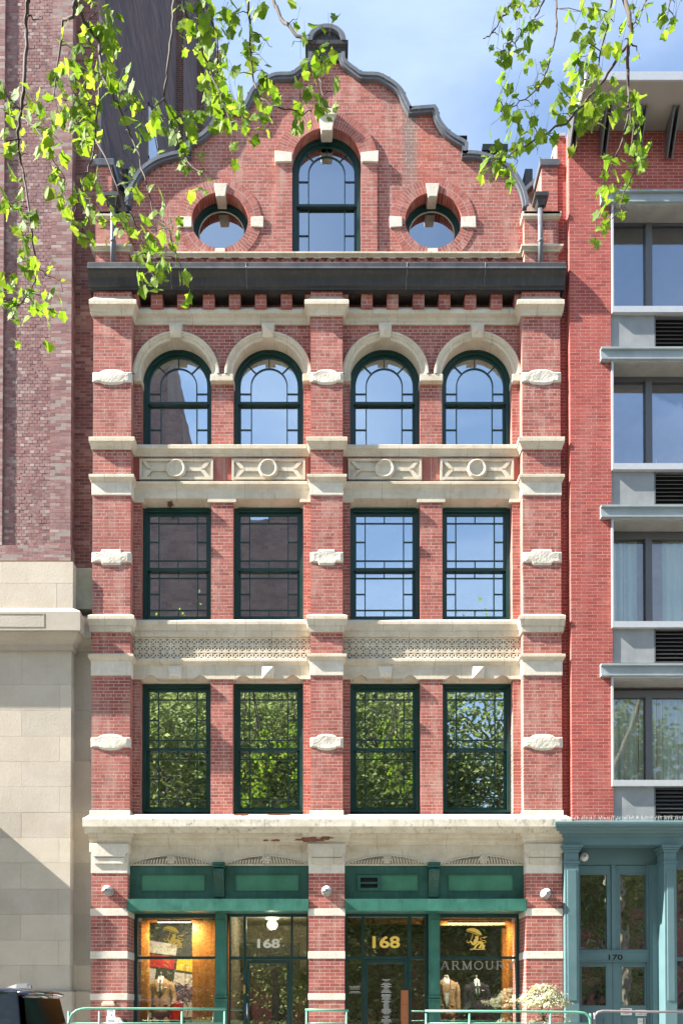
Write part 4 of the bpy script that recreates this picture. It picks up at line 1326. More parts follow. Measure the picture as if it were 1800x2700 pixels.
def doorset(xs,name,frame_mat):
    """xs: outer0, glass edges of side light, transom light, side light, outer1"""
    (o0,a0,a1,b0,b1,c0,c1,o1)=xs
    w=MB(); Y=YS
    for p,q in ((o0,a0),(a1,b0),(b1,c0),(c1,o1)): fbox(w,p,q,2408,BOT,Y,.09)
    for p,q in ((a0,a1),(b0,b1),(c0,c1)):
        fbox(w,p,q,2408,2418,Y+.002,.08); fbox(w,p,q,2523,2531,Y+.002,.08)
    for p,q in ((a0,a1),(c0,c1)): fbox(w,p,q,2770,BOT,Y+.002,.08)
    wo=w.build(name,frame_mat,BLD)
    for p,q in ((a0,a1),(b0,b1),(c0,c1)): fpane(p,q,2418,2524,Y+.04,wo)
    for p,q in ((a0,a1),(c0,c1)): fpane(p,q,2531,2770,Y+.04,wo)
    # door leaf
    d=MB(); lx0,lx1=b0+1,b1-1
    g0,g1=b0+9,b1-10
    fbox(d,lx0,g0,2533,BOT,Y+.015,.06); fbox(d,g1,lx1,2533,BOT,Y+.015,.06)
    fbox(d,g0,g1,2533,2542,Y+.016,.058); fbox(d,g0,g1,2762,BOT,Y+.016,.058)
    do=d.build('shop_door',frame_mat,BLD)
    fpane(g0,g1,2542,2762,Y+.045,do)
    return wo,do
wl,dol=doorset((603,607,641,649,766,772,808,812),'door_frame',M['green'])
wr,dor=doorset((911,916,953,960,1076,1084,1120,1125),'door_frame',M['green2'] if 'green2' in M else M['green'])
M['steel']=m_plain('brushed_steel',(0.6,0.6,0.6),0.3,metal=.9)
M['brass']=m_plain('brass',(0.55,0.38,0.13),0.35,metal=.8)
mb=MB(); x=XP(651,2660,YS-.05)
mb.tube([(x,YS-.05,ZP(2686,YS)),(x,YS-.05,ZP(2646,YS))],.016,8)
for y in (2682,2650): mb.tube([(x,YS-.05,ZP(y,YS)),(x,YS+.02,ZP(y,YS))],.010,6)
mb.build('door_handle',M['steel'],dol)
mb=MB(); fbox(mb,641,647,2598,2621,YS-.012,.012); mb.build('lock_plate',M['brass'],dol)
mb=MB(); mb.lathe([(.016,0),(.016,.012),(.004,.016)],(XP(652.5,2624,YS),YS+.015,ZP(2624,YS)),'y',12); mb.build('lock_cylinder',M['brass'],dol)
M['pullwood']=m_wood('door_pull_wood',(0.36,0.13,0.05))
mb=MB(); a=P(1057,2790,YS-.08); b=P(1076,2612,YS-.08); mb.box(a[0],b[0],YS-.08,YS-.035,a[1],b[1])
for y in (2650,2760):
    for dx in (.03,.11): mb.tube([(a[0]+dx,YS-.04,ZP(y,YS)),(a[0]+dx,YS+.02,ZP(y,YS))],.011,6)
o=mb.build('door_pull',M['pullwood'],dor)
mb=MB()
for y in (2650,2685):
    for dx in (.055,.095): mb.lathe([(.008,0),(.008,.004),(.001,.005)],(a[0]+dx,YS-.08,ZP(y,YS-.08)),'y',8)
mb.build('pull_screw',M['black'],o)

# ---- lettering
def text(body,x0,x1,y0,y1,Y,mat,parent,name,off=0.0,depth=.003):
    cu=bpy.data.curves.new(name,'FONT'); cu.body=body; cu.extrude=depth/2; cu.offset=off; cu.resolution_u=4
    o=bpy.data.objects.new('t',cu); COL.objects.link(o)
    me=bpy.data.meshes.new_from_object(o.evaluated_get(bpy.context.evaluated_depsgraph_get()))
    bpy.data.objects.remove(o); bpy.data.curves.remove(cu)
    xs=[v.co.x for v in me.vertices]; ys=[v.co.y for v in me.vertices]; zs=[v.co.z for v in me.vertices]
    a=P(x0,y1,Y); b=P(x1,y0,Y)
    sx=(b[0]-a[0])/(max(xs)-min(xs)); sy=(b[1]-a[1])/(max(ys)-min(ys))
    mx_,my_=min(xs),min(ys)
    for v in me.vertices: v.co=Vector((a[0]+(v.co.x-mx_)*sx, Y-v.co.z, a[1]+(v.co.y-my_)*sy))
    me.materials.clear(); me.materials.append(mat); me.name=name
    ob=bpy.data.objects.new(name,me); COL.objects.link(ob); ob.parent=parent
    return ob
M['cream_print']=m_plain('cream_print',(0.66,0.67,0.55),0.6,var=.05)
M['gold_print']=m_plain('gold_print',(0.92,0.62,0.12),0.5,var=.12)
M['white_print']=m_plain('white_print',(0.75,0.75,0.72),0.6,var=.05)
M['grey_print']=m_plain('grey_print',(0.24,0.24,0.21),0.7,var=.1)
YT=YS+.034
text('168',678,738,2476,2501,YT,M['cream_print'],wl,'house_number',.035)
text('168',981.5,1054,2469,2501,YT,M['gold_print'],wr,'house_number',.03)
# gold lion with umbrella, drawn as in the window
EM=[[(20,23),(26,19.5),(34,18),(44,19),(52,22.5),(57,27),(60,32),(62,37.5),(58,36),(47,31.5),(40,28.5),(30,25.5)],
    [(20.5,25),(30,27.5),(40,30.5),(47,33.5),(57,37.8),(55,38.6),(46,35),(39,32),(30,29),(21.5,26.5)],
    [(38,33),(39.3,33.3),(34.3,50),(33,49.5)],
    [(44,38.5),(46,40),(49,38),(51,40.2),(54,39.5),(53,43),(54,46),(51.5,50),(52,54),(47,60),(42,63.5),(39,58),(39.5,53),(42,48),(44.5,46)],
    [(34,52),(31,50.3),(29.5,53),(33,56.5),(35,61.5),(40,63.8),(41,62),(38,56.5)],
    [(52,53),(60,52),(65,55),(66.5,62),(71,63),(68,72.5),(61,72.5),(63,66),(58,60.5),(54,61.5),(49,66),(45,72.5),(37,72.5),(41.5,69.5),(43.5,64),(50,59)],
    [(53,68.5),(56.5,65),(58,61.5),(62.5,65),(58,72.5),(53,70.5)],
    [(31,73),(71,73),(71,75),(31,75)],
    [(61,43.5),(68,42),(70,39.5),(71,41.6),(76,40.3),(75.4,42),(71.5,43.2),(69.5,45),(66,44.6)]]
TAIL=[(64,57.2),(69,57),(72.5,55),(72,52.3),(68.5,51),(63,50.6),(59,48.5),(57.6,46),(59.2,43.8),(62,42.9)]
CURL=[(24,50.5),(22.8,53.5),(24.2,56.5),(27.5,57.2),(30,54.5)]
def emblem(ox,oy,parent):
    mb=MB(); Y=YT
    f=lambda p:P(ox+p[0],oy+p[1],Y)
    for po in EM: mb.prism([f(p) for p in po],Y-.002,Y+.001)
    for ln in (TAIL,CURL):
        pp=smooth_poly([f(p) for p in ln])
        l=[];r=[]
        for i,p in enumerate(pp):
            a=pp[max(0,i-1)];b=pp[min(len(pp)-1,i+1)]
            dx,dz=b[0]-a[0],b[1]-a[1];L=math.hypot(dx,dz)or 1
            l.append((p[0]-dz/L*.0065,p[1]+dx/L*.0065)); r.append((p[0]+dz/L*.0065,p[1]-dx/L*.0065))
        mb.strip(l,r,Y-.0021,Y+.001)
    mb.build('gold_emblem',M['gold_print'],parent)
emblem(410,2425,dl); emblem(1208,2430,dr)
# slab serif letters
def letters(word,x0,x1,y0,y1,Y,mat,parent,name):
    mb=MB(); t=.13
    def st(pts,w=t):
        for (ax,az),(bx,bz) in zip(pts,pts[1:]):
            dx,dz=bx-ax,bz-az; L=math.hypot(dx,dz); nx,nz_=-dz/L*w/2,dx/L*w/2
            q.append([(ax+nx,az+nz_),(ax-nx,az-nz_),(bx-nx,bz-nz_),(bx+nx,bz+nz_)])
    def arc(cx,cz,rx,rz,a0,a1,w=t,n=14):
        for i in range(n):
            a,b=rad(a0+(a1-a0)*i/n),rad(a0+(a1-a0)*(i+1)/n)
            q.append([(cx+(rx+w/2)*math.cos(a),cz+(rz+w/2)*math.sin(a)),(cx+(rx-w/2)*math.cos(a),cz+(rz-w/2)*math.sin(a)),(cx+(rx-w/2)*math.cos(b),cz+(rz-w/2)*math.sin(b)),(cx+(rx+w/2)*math.cos(b),cz+(rz+w/2)*math.sin(b))])
    def ser(x,z,w=.3): q.append([(x-w/2,z),(x+w/2,z),(x+w/2,z+.09),(x-w/2,z+.09)])
    cur=0; polys=[]
    for ch in word:
        q=[]
        if ch=='A': st([(.14,.05),(.5,1)],.11); st([(.5,1),(.86,.05)],.15); st([(.27,.34),(.73,.34)],.09); ser(.14,0); ser(.86,0,.32); W=1.0
        if ch=='R': st([(.2,.04),(.2,.96)],.15); ser(.2,0); ser(.2,.91); st([(.2,.95),(.5,.95)],.1); st([(.2,.5),(.5,.5)],.1); arc(.5,.725,.21,.225,-90,90,.11); st([(.5,.5),(.8,.05)],.15); ser(.84,0,.24); W=.95
        if ch=='M': st([(.18,.04),(.18,.96)],.1); ser(.18,0,.28); ser(.16,.91,.24); st([(.2,.97),(.55,.06)],.15); st([(.55,.06),(.92,.97)],.1); st([(.94,.96),(.94,.04)],.15); ser(.94,0,.3); ser(.97,.91,.22); W=1.12
        if ch=='O': arc(.5,.5,.41,.45,0,360,.12,28); W=1.0
        if ch=='U': st([(.2,.96),(.2,.35)],.15); ser(.2,.91,.3); arc(.49,.35,.29,.3,180,360,.12); st([(.78,.35),(.78,.96)],.1); ser(.78,.91,.26); W=.98
        if ch=='Y': st([(.15,.96),(.47,.45)],.14); st([(.8,.96),(.5,.45)],.1); st([(.48,.5),(.48,.04)],.15); ser(.48,0); ser(.14,.91,.28); ser(.8,.91,.26); W=.93
        polys+=[[(cur+a,b) for a,b in p] for p in q]; cur+=W+.16
    a=P(x0,y1,Y); b=P(x1,y0,Y)
    for i,p in enumerate(polys):
        mb.prism([(a[0]+(b[0]-a[0])*u/(cur-.2),a[1]+(b[1]-a[1])*v) for u,v in p],Y-.003-.00004*i,Y+.001)
    return mb.build(name,mat,parent)
letters('ARMOURY',1160,1356,2535,2558,YT-.004,M['grey_print'],dr,'shop_name')
def fakelines(x0,x1,y0,dy,n,parent,seed,mn=.5,center=True,h=1.2):
    r=random.Random(seed); mb=MB()
    for i in range(n):
        w=(x1-x0)*r.uniform(mn,1); cx=(x0+x1)/2
        if r.random()<.12: continue
        mb_=MB()
        x=cx-w/2
        while x<cx+w/2:
            q=r.uniform(2,5)
            a=P(x,y0+i*dy+h,YT); b=P(min(x+q,cx+w/2),y0+i*dy,YT); mb.box(a[0],b[0],YT-.002,YT,a[1],b[1]); x+=q+.7
    return mb.build('door_lettering',M['white_print'],parent)
fakelines(1004,1032,2584,3.0,46,dor,5,.3)
fakelines(920,951,2601.5,3.4,6,wr,6,.8)

# ---- display interiors
M['orange_wood']=m_wood('orange_stained_wood',(0.50,0.19,0.035))
M['shop_dark']=m_plain('dark_shop_interior',(0.05,0.047,0.043),0.8)
M['lobby']=m_plain('lobby_wall',(0.40,0.36,0.27),0.8)
it=MB()
zc_=ZP(2408,YS)
# left window box: floor, right panel, ceiling board, left panel
DZ=.95
ow=MB()
YI=YS+.42
ow.box(XP(362,2500,YS)-.02,XP(390,2500,YI),YI,YI+.16,DZ,zc_); ow.box(XP(507,2600,YI+.02),-2.02,YI+.02,YI+.12,DZ,zc_)
ow.box(XP(390,2500,YI),XP(507,2600,YI+.02),YI+.05,YI+.2,ZP(2431,YI),zc_)
ow.box(XP(362,2500,YS)-.02,-2.02,YI-.03,2.4,DZ-.06,DZ)
ow.build('window_panelling',M['orange_wood'],BLD)
ow=MB()
ow.box(XP(1159,2500,YS),XP(1369,2500,YS),YI+.05,YI+.2,ZP(2440,YI),zc_)
ow.box(XP(1341,2500,YI),XP(1369,2500,YS),YI,YI+.25,DZ,zc_)
ow.box(XP(1325,2500,YI+1),XP(1347,2500,YI+1),YI+1.0,YI+1.15,DZ,zc_)
ow.box(XP(917,2500,YS),XP(1124,2500,YS),YI+.3,YI+.45,ZP(2437,YI+.3),zc_)
ow.box(XP(1159,2500,YS),4.2,YI-.03,2.4,DZ-.06,DZ)
ow.build('window_panelling',M['orange_wood'],BLD)
rm2=MB(); rm2.box(.38,4.6,YS+.1,5.2,Z0S-.01,zc_+.05,'f'); rm2.build('shop_interior',M['shop_dark'],BLD)
rm3=MB(); rm3.box(-2.0,-.38,YS+.1,3.4,Z0S-.01,zc_+.05,'f'); rm3.build('lobby_interior',M['lobby'],BLD)
rm4=MB(); rm4.box(-4.6,-2.01,YS+.1,2.5,Z0S-.01,zc_+.05,'f'); rm4.build('display_interior',M['shop_dark'],BLD)
# inner lobby door and dark header
mb=MB(); Y=2.2
a=P(608,2700,Y); mb.box(a[0]-.1,XP(790,2600,Y),Y,Y+.1,ZP(2530,Y),ZP(2487,Y)); mb.box(XP(664,2600,Y),XP(790,2600,Y),Y,Y+.1,Z0S,ZP(2530,Y))
mb.build('inner_door',M['shop_dark'],BLD)

# spalled patches of brownstone on the ground floor cornice, and an old nest under a lintel
M['spall']=m_stone('spalled_brownstone',(0.24,0.085,0.05),(0.13,0.05,0.035),4.0,st=.2,grime=.3)
rs=random.Random(12)
def spall(x0,x1,y0,y1,Y,seed):
    q=random.Random(seed); n=22; pts=[]
    cx,cy2=(x0+x1)/2,(y0+y1)/2
    for i in range(n):
        a=2*pi*i/n; k=q.uniform(.55,1.0)
        pts.append(P(cx+(x1-x0)/2*k*math.cos(a),cy2+(y1-y0)/2*k*math.sin(a),Y))
    MB().prism(pts,Y-.004,Y+.02).build('spall_patch',M['spall'],BLD)
for a,b,c,d,sd_ in ((770,862,2207,2222,1),(840,880,2203,2216,2),(712,742,2213,2220,3),(690,712,2214,2219,4)): spall(a,b,c,d,-.077,sd_)
spall(610,660,2145,2152,-.10,5); spall(700,770,2146,2151,-.10,6)
mb=MB()
nx_,nz2=P(449,1331,YW-.1)
for k in range(40):
    e=Euler((rs.uniform(0,6),rs.uniform(0,6),rs.uniform(0,6))).to_matrix(); d=e@Vector((.05,0,0)); c=Vector((nx_+rs.gauss(0,.02),YW-.12+rs.gauss(0,.02),nz2+rs.gauss(0,.018)))
    mb.tube([c-d,c+d],.006,4)
o=mb.build('bird_nest',M['spall'],None); tag(o,'small brown bird nest under the lintel of the upper left flat topped window','nest')
# ================================================================== tall tower on the left
TOW = thing('office_tower', 'tall mottled purple brick tower on a pale limestone base, at the left edge', 'building')
M['tbrick'] = m_brick('mottled_brick', [(0.16,0.070,0.078),(0.22,0.092,0.090),(0.26,0.124,0.115),(0.19,0.085,0.092),(0.33,0.215,0.195),(0.235,0.102,0.096),(0.28,0.150,0.142),(0.21,0.092,0.095),(0.40,0.31,0.285)], 0.2)
M['tbrick2'] = m_brick('plum_brick', [(0.14,0.045,0.042),(0.22,0.075,0.06),(0.28,0.11,0.085),(0.17,0.06,0.06),(0.36,0.20,0.16)], 0.1)
M['tmortar'] = m_stone('tower_mortar', (0.30,0.24,0.215), (0.23,0.175,0.16), 3.0, st=.1, grime=.2)
M['lime'] = m_stone('limestone', (0.56,0.50,0.42), (0.47,0.41,0.33), 0.7, stain=(0.42,0.36,0.27), st=.35, grime=.12)
def block_tone(m):
    t=m.node_tree; b=[n for n in t.nodes if n.type=='BSDF_PRINCIPLED'][0]; src=b.inputs['Base Color'].links[0].from_socket
    oi=t.nodes.new('ShaderNodeObjectInfo'); rr=t.nodes.new('ShaderNodeValToRGB'); rr.color_ramp.elements[0].color=(.80,.80,.81,1); rr.color_ramp.elements[1].color=(1.10,1.09,1.06,1)
    mm=t.nodes.new('ShaderNodeMix'); mm.data_type='RGBA'; mm.blend_type='MULTIPLY'; mm.inputs['Factor'].default_value=1.0
    t.links.new(oi.outputs['Random'],rr.inputs['Fac']); t.links.new(src,mm.inputs['A']); t.links.new(rr.outputs['Color'],mm.inputs['B']); t.links.new(mm.outputs['Result'],b.inputs['Base Color'])
block_tone(M['lime'])
M['lime_dirty'] = m_stone('dirty_limestone', (0.42,0.40,0.31), (0.30,0.29,0.22), 1.2, stain=(0.20,0.19,0.10), st=.5, grime=.5)
XT = XP(188,900,0.0)                          # right edge of the brick pier
ZT0 = ZP(1480,0.0); ZT1 = 22.6
xz0, xz1 = XP(7,900,0), XP(133,900,0)
tb, tb2, tc_ = MB(), MB(), MB()
hb, rows = lay(lambda z:[(xz0,xz1)], ZP(1440,0), ZT1, bond='head', L=.205)
ones = []
def tower_front(bl, y, jit=.003):
    for b in bl: ones.append((b, y+random.uniform(-jit,jit)*.4))
tower_front(hb, .012, .006)
add_core(tc_, rows, .014, .3)
sb, rows = lay(lambda z:[(xz1+.006,XT)], ZP(1440,0), ZT1, phase=xz1, header_every=0)
tower_front(sb, 0.0); add_core(tc_, rows, 0, .3)
sb, rows = lay(lambda z:[(-14,XT+.02)], ZT0, ZP(1440,0), phase=xz1)
tower_front(sb, -.03); add_core(tc_, rows, -.03, .33)
add_side(tb2, XT, 1, .107, .27, ZT0, ZT1)
# the recessed strip next to the gabled building
XSa, XSb = XT, -4.772
sb, rows = lay(lambda z:[(XSa,XSb)], ZP(1496,.25), ZT1, phase=XSa)
add_front(tb2, sb, .25); add_core(tc_, rows, .25, .3)
# outer pier off to the left, standing a little proud
xo1 = XP(6,900,-.12)
sb, rows = lay(lambda z:[(-6.75,xo1-.02)], ZP(1440,0), ZT1, phase=0)
tower_front([b for b in sb], -.033); add_core(tc_, rows, -.033, .4)
tc_.box(-14,-6.76,-.03,.3,ZP(1440,0),ZT1); tc_.box(-14,xz1,.31,.6,ZT0,ZT1)
ones.sort(key=lambda t: (t[0][0] < -6.9, abs((t[0][2]+t[0][3])/2-12.2)))
cache2 = {}
for k,(b,y) in enumerate(ones):
    if k >= 300: add_front(tb, [b], y, jit=0); continue
    w,h = round(b[1]-b[0],3), round(b[3]-b[2],4)
    if (w,h) not in cache2: cache2[(w,h)] = MB().box(-w/2,w/2,0,.098,-h/2,h/2).mesh('brick', M['tbrick'])
    o = bpy.data.objects.new('brick', cache2[(w,h)]); o.location=((b[0]+b[1])/2,y,(b[2]+b[3])/2); COL.objects.link(o); o.parent=TOW
tb.build('brickwork', M['tbrick'], TOW, fix=False, kind='stuff')
tb2.build('brickwork', M['tbrick2'], TOW, fix=False, kind='stuff')
tc_.build('wall', M['tmortar'], TOW, fix=False)
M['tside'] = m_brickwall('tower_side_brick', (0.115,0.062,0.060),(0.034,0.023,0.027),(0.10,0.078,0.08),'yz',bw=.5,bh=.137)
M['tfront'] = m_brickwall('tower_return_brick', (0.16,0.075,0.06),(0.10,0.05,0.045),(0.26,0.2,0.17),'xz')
# upper tower and its long side wall receding above the neighbour's roof
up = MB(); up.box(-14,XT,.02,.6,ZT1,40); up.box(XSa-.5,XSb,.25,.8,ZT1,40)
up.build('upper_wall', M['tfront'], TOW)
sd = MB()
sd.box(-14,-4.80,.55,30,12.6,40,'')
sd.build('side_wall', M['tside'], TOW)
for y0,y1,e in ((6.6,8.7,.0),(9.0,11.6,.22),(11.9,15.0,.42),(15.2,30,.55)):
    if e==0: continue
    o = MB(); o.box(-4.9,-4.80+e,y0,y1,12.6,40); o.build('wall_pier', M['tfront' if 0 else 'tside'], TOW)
    f = MB(); f.box(-4.795,-4.80+e+.002,y0-.012,y0-.002,12.6,40); f.build('pier_face', M['tfront'], TOW)
M['frame_white']=m_plain('white_window_frame',(0.62,0.66,0.68),.5,var=.05)
for z0,z1 in ((13.0,16.9),(18.9,21.8),(23,26)):
    w=MB(); Y0,Y1=5.0,6.3
    def sidebox(mb,ya,yb,za,zb,x0,x1): mb.box(x0,x1,ya,yb,za,zb)
    for ya,yb,za,zb in ((Y0,Y0+.09,z0,z1),(Y1-.2,Y1,z0,z1),(Y0,Y1,z0,z0+.09),(Y0,Y1,z1-.09,z1),(Y0,Y1,(z0+z1)/2-.04,(z0+z1)/2+.04)):
        sidebox(w,ya,yb,za,zb,-4.85,-4.77)
    wo=w.build('window',M['frame_white'],TOW)
    for za,zb in ((z0+.09,(z0+z1)/2-.04),((z0+z1)/2+.04,z1-.09)):
        p=MB(); p.box(-4.798,-4.785,Y0+.09,Y1-.2,za,zb); p.build('pane',M['glass'],wo)

# limestone base: separate blocks with fine joints
def blocks(x0,x1,ys,Y,joints,mat,depth=.35,par=TOW,seed=1,name='limestone_block'):
    r=random.Random(seed)
    for i,(ya,yb) in enumerate(zip(ys,ys[1:])):
        z1,z0=ZP(ya,Y),ZP(yb,Y)
        js=[j for j in joints[i%len(joints)] if x0+.1<j<x1-.1]
        e=[x0]+js+[x1]
        for a,b in zip(e,e[1:]):
            j=r.uniform(0,.0012)
            o=MB().box(a+(.0015 if a!=x0 else 0),b-(.0015 if b!=x1 else 0),Y+j,Y+depth,z0+.0015,z1-.0015).build(name,M[mat],par)
            bevel(o,.0015,1)
YL=-.10
XL=XP(192,1550,YL)
blocks(-14,XL,[1481,1538,1607],YL,[[XP(6,1500,YL)-1.5,XP(6,1500,YL)],[XP(150,1500,YL)]],'lime',.6,seed=2)
blocks(XL-.05,-4.772,[1497,1606],YL+.22,[[]],'lime_dirty',.4,seed=3)
MB().sweep([(-14,YL),(XL,YL),(XL,.2),(-4.772,.2)][0:],[(0,ZP(1712,YL)),(.0,ZP(1700,YL)),(.03,ZP(1698,YL)),(.05,ZP(1690,YL-.05)),(.12,ZP(1678,YL-.12)),(.16,ZP(1668,YL-.16)),(.17,ZP(1664,YL-.17)),(.22,ZP(1662,YL-.22)),(.22,ZP(1613,YL-.22)),(.19,ZP(1608,YL-.22)),(0,ZP(1604,YL))],back=.3).build('base_cornice',M['lime'],TOW)
# sunk panel on the cornice face
mb=MB(); Yq=YL-.22
a=P(-60,1654,Yq); b=P(117,1617,Yq)
mb.strip([(a[0]+.02,a[1]+.02),(b[0]-.02,a[1]+.02),(b[0]-.02,b[1]-.02),(a[0]+.02,b[1]-.02)],[(a[0],a[1]),(b[0],a[1]),(b[0],b[1]),(a[0],b[1])],Yq-.006,Yq+.02,closed=True)
mb.build('cornice_panel',M['lime_dirty'],TOW)
YL2=-.03
XL2=XP(186,2100,YL2)
ys=[1711,1806,1874,1942,2008,2075,2143,2210,2276,2345,2412,2480,2546,2615]
J1=[XP(157,2000,YL2),XP(-30,2000,YL2),-7.6,-9.2]; J2=[XP(57,2000,YL2),XP(-140,2000,YL2),-8.4]
J1.sort(); J2.sort()
blocks(-14,XL2,ys,YL2,[J2,J1],'lime',.7,seed=5)
blocks(XL2-.05,-4.772,ys[::2]+[2615],YL2+.24,[[]],'lime',.3,seed=7)
blocks(-14,XL2+.06,[2615,2700,2850],YL2-.06,[J1,J2],'lime',.7,seed=8,name='plinth_block')
blocks(XL2+.05,-4.772,[2615,2850],YL2+.2,[[]],'lime',.3,seed=9,name='plinth_block')
# added unseen block left of view, shaped to cast the diagonal shadow
po=MB(); px1=XP(-150,2100,-.5)
zt_=ZP(2079,-.03)
po.box(px1-3.6,px1,-.56,-.0,zt_-.5,zt_)
po.box(px1-.6,px1-.03,-.53,-.05,0,zt_-.5); po.box(px1-3.5,px1-2.9,-.53,-.05,0,zt_-.5); po.box(px1-2.9,px1-.6,-.2,-.05,0,zt_-.5)
o=po.build('added_shadow_block',M['lime'],TOW); bevel(o,.02)

# ================================================================== red apartment building on the right
APT = thing('apartment_building', 'modern red brick building with grey metal windows and a teal shopfront below, right edge', 'building')
M['abrick']=m_brick('raspberry_brick',[(0.26,0.046,0.038),(0.32,0.060,0.048),(0.37,0.076,0.060),(0.34,0.064,0.052)],0.16,stain=(.5,.35,.3))
M['amortar']=m_stone('red_mortar',(0.56,0.33,0.28),(0.46,0.24,0.20),3.0,st=.1,grime=.2)
M['ametal']=m_plain('grey_window_metal',(0.115,0.115,0.12),.45,metal=.3,var=.12)
M['alum']=m_plain('mill_aluminium',(0.50,0.51,0.52),.45,metal=.35,var=.12)
M['apanel']=m_paint('grey_metal_panel',(0.25,0.262,0.268),.5,var=.3,streak=.2,chalk=(.4,.42,.43))
M['abeam']=m_paint('blue_grey_beam_paint',(0.27,0.31,0.325),.5,var=.3,streak=.1,chalk=(.35,.4,.42))
M['soffit']=m_plain('grey_soffit_panel',(0.27,0.245,0.215),.75,var=.1,scale=3)
M['concr']=m_stone('board_concrete',(0.36,0.35,0.32),(0.27,0.26,0.24),1.5,st=.1,grime=.5)
XA0=XP(1503,1200,-.06); XA1=XP(1612,1200,-.06); XS0=4.765
YA=-.06
ZA0,ZA1=ZP(2168,YA),ZP(340,YA)
ab,ac=MB(),MB()
one=[]
b,rows=lay(lambda z:[(XA0,XA1)] if z<ZP(505,YA) else [(XA0,10.5)],ZA0,ZA1,course=.068,phase=XA0,header_every=0)
b2=[q for q in b if q[1]<=XA1+.01]; b3=[q for q in b if q[1]>XA1+.01]
add_core(ac,rows,YA,.5); add_side(ab,XA0,-1,YA+.107,YA+.26,ZA0,ZA1,.068)
b2.sort(key=lambda q:abs((q[2]+q[3])/2-6.2))
cache3={}
for k,q in enumerate(b2):
    if k>=300: add_front(ab,[q],YA); continue
    w,h=round(q[1]-q[0],3),round(q[3]-q[2],4)
    if (w,h) not in cache3: cache3[(w,h)]=MB().box(-w/2,w/2,0,.098,-h/2,h/2).mesh('brick',M['abrick'])
    o=bpy.data.objects.new('brick',cache3[(w,h)]); o.location=((q[0]+q[1])/2,YA+random.uniform(-.0006,.0006),(q[2]+q[3])/2); COL.objects.link(o); o.parent=APT
add_front(ab,b3,YA)
b,rows=lay(lambda z:[(XS0,XA0)],ZA0,ZP(362,.14),course=.068,phase=XS0)
add_front(ab,b,.14); add_core(ac,rows,.14,.3)
ab.build('brickwork',M['abrick'],APT,fix=False,kind='stuff')
ac.box(XA1-.006,10.5,.42,.6,ZA0,ZP(500,.4)); ac.box(4.80,10.5,.6,20,0,ZA1-.4)
ac.build('wall',M['amortar'],APT,fix=False)
MB().box(XS0-.01,XA0-.02,.1,.6,ZP(362,.14),ZP(354,.14)).build('parapet_cap',M['alum'],APT)
# projecting roof
YR=-.86
xr0=5.02
r=MB(); r.box(xr0,10.5,YR,3,ZP(209,YR),ZP(187,YR))
r.build('roof_fascia',M['alum'],APT)
r=MB()
r.add([(xr0+.01,YR+.03,ZP(209,YR)-.001),(10.5,YR+.03,ZP(209,YR)-.001),(10.5,YA+.25,ZP(348,YA)-.0),(xr0+.02,YA+.25,ZP(348,YA)),
       (xr0+.01,YR+.03,ZP(209,YR)+.0),(10.5,YR+.03,ZP(209,YR)),(10.5,YA+.25,ZP(209,YR)),(xr0+.02,YA+.25,ZP(209,YR))],
      [[0,1,2,3],[0,3,7,4],[3,2,6,7],[1,5,6,2]])
r.build('roof_soffit',M['soffit'],APT)
for px_,pt,pb in ((1514,292,405),(1597,278,411),(1688,278,414),(1773,280,416),(1860,282,418)):
    x=XP(px_,350,-.3)
    fb=MB()
    for q in (-.05,.05):
        fb.add([(x+q-.012,YA-.0,ZP(pb,YA)),(x+q-.012,YA-.09,ZP(pb,YA-.09)),(x+q-.012,YA-.46,ZP(pt,YA-.46)),(x+q-.012,YA,ZP(pt-30,YA)),
                (x+q+.012,YA-.0,ZP(pb,YA)),(x+q+.012,YA-.09,ZP(pb,YA-.09)),(x+q+.012,YA-.46,ZP(pt,YA-.46)),(x+q+.012,YA,ZP(pt-30,YA))],
               [[0,1,2,3],[7,6,5,4],[0,4,5,1],[1,5,6,2],[2,6,7,3],[3,7,4,0]])
    fb.build('roof_bracket',M['ametal'],APT)
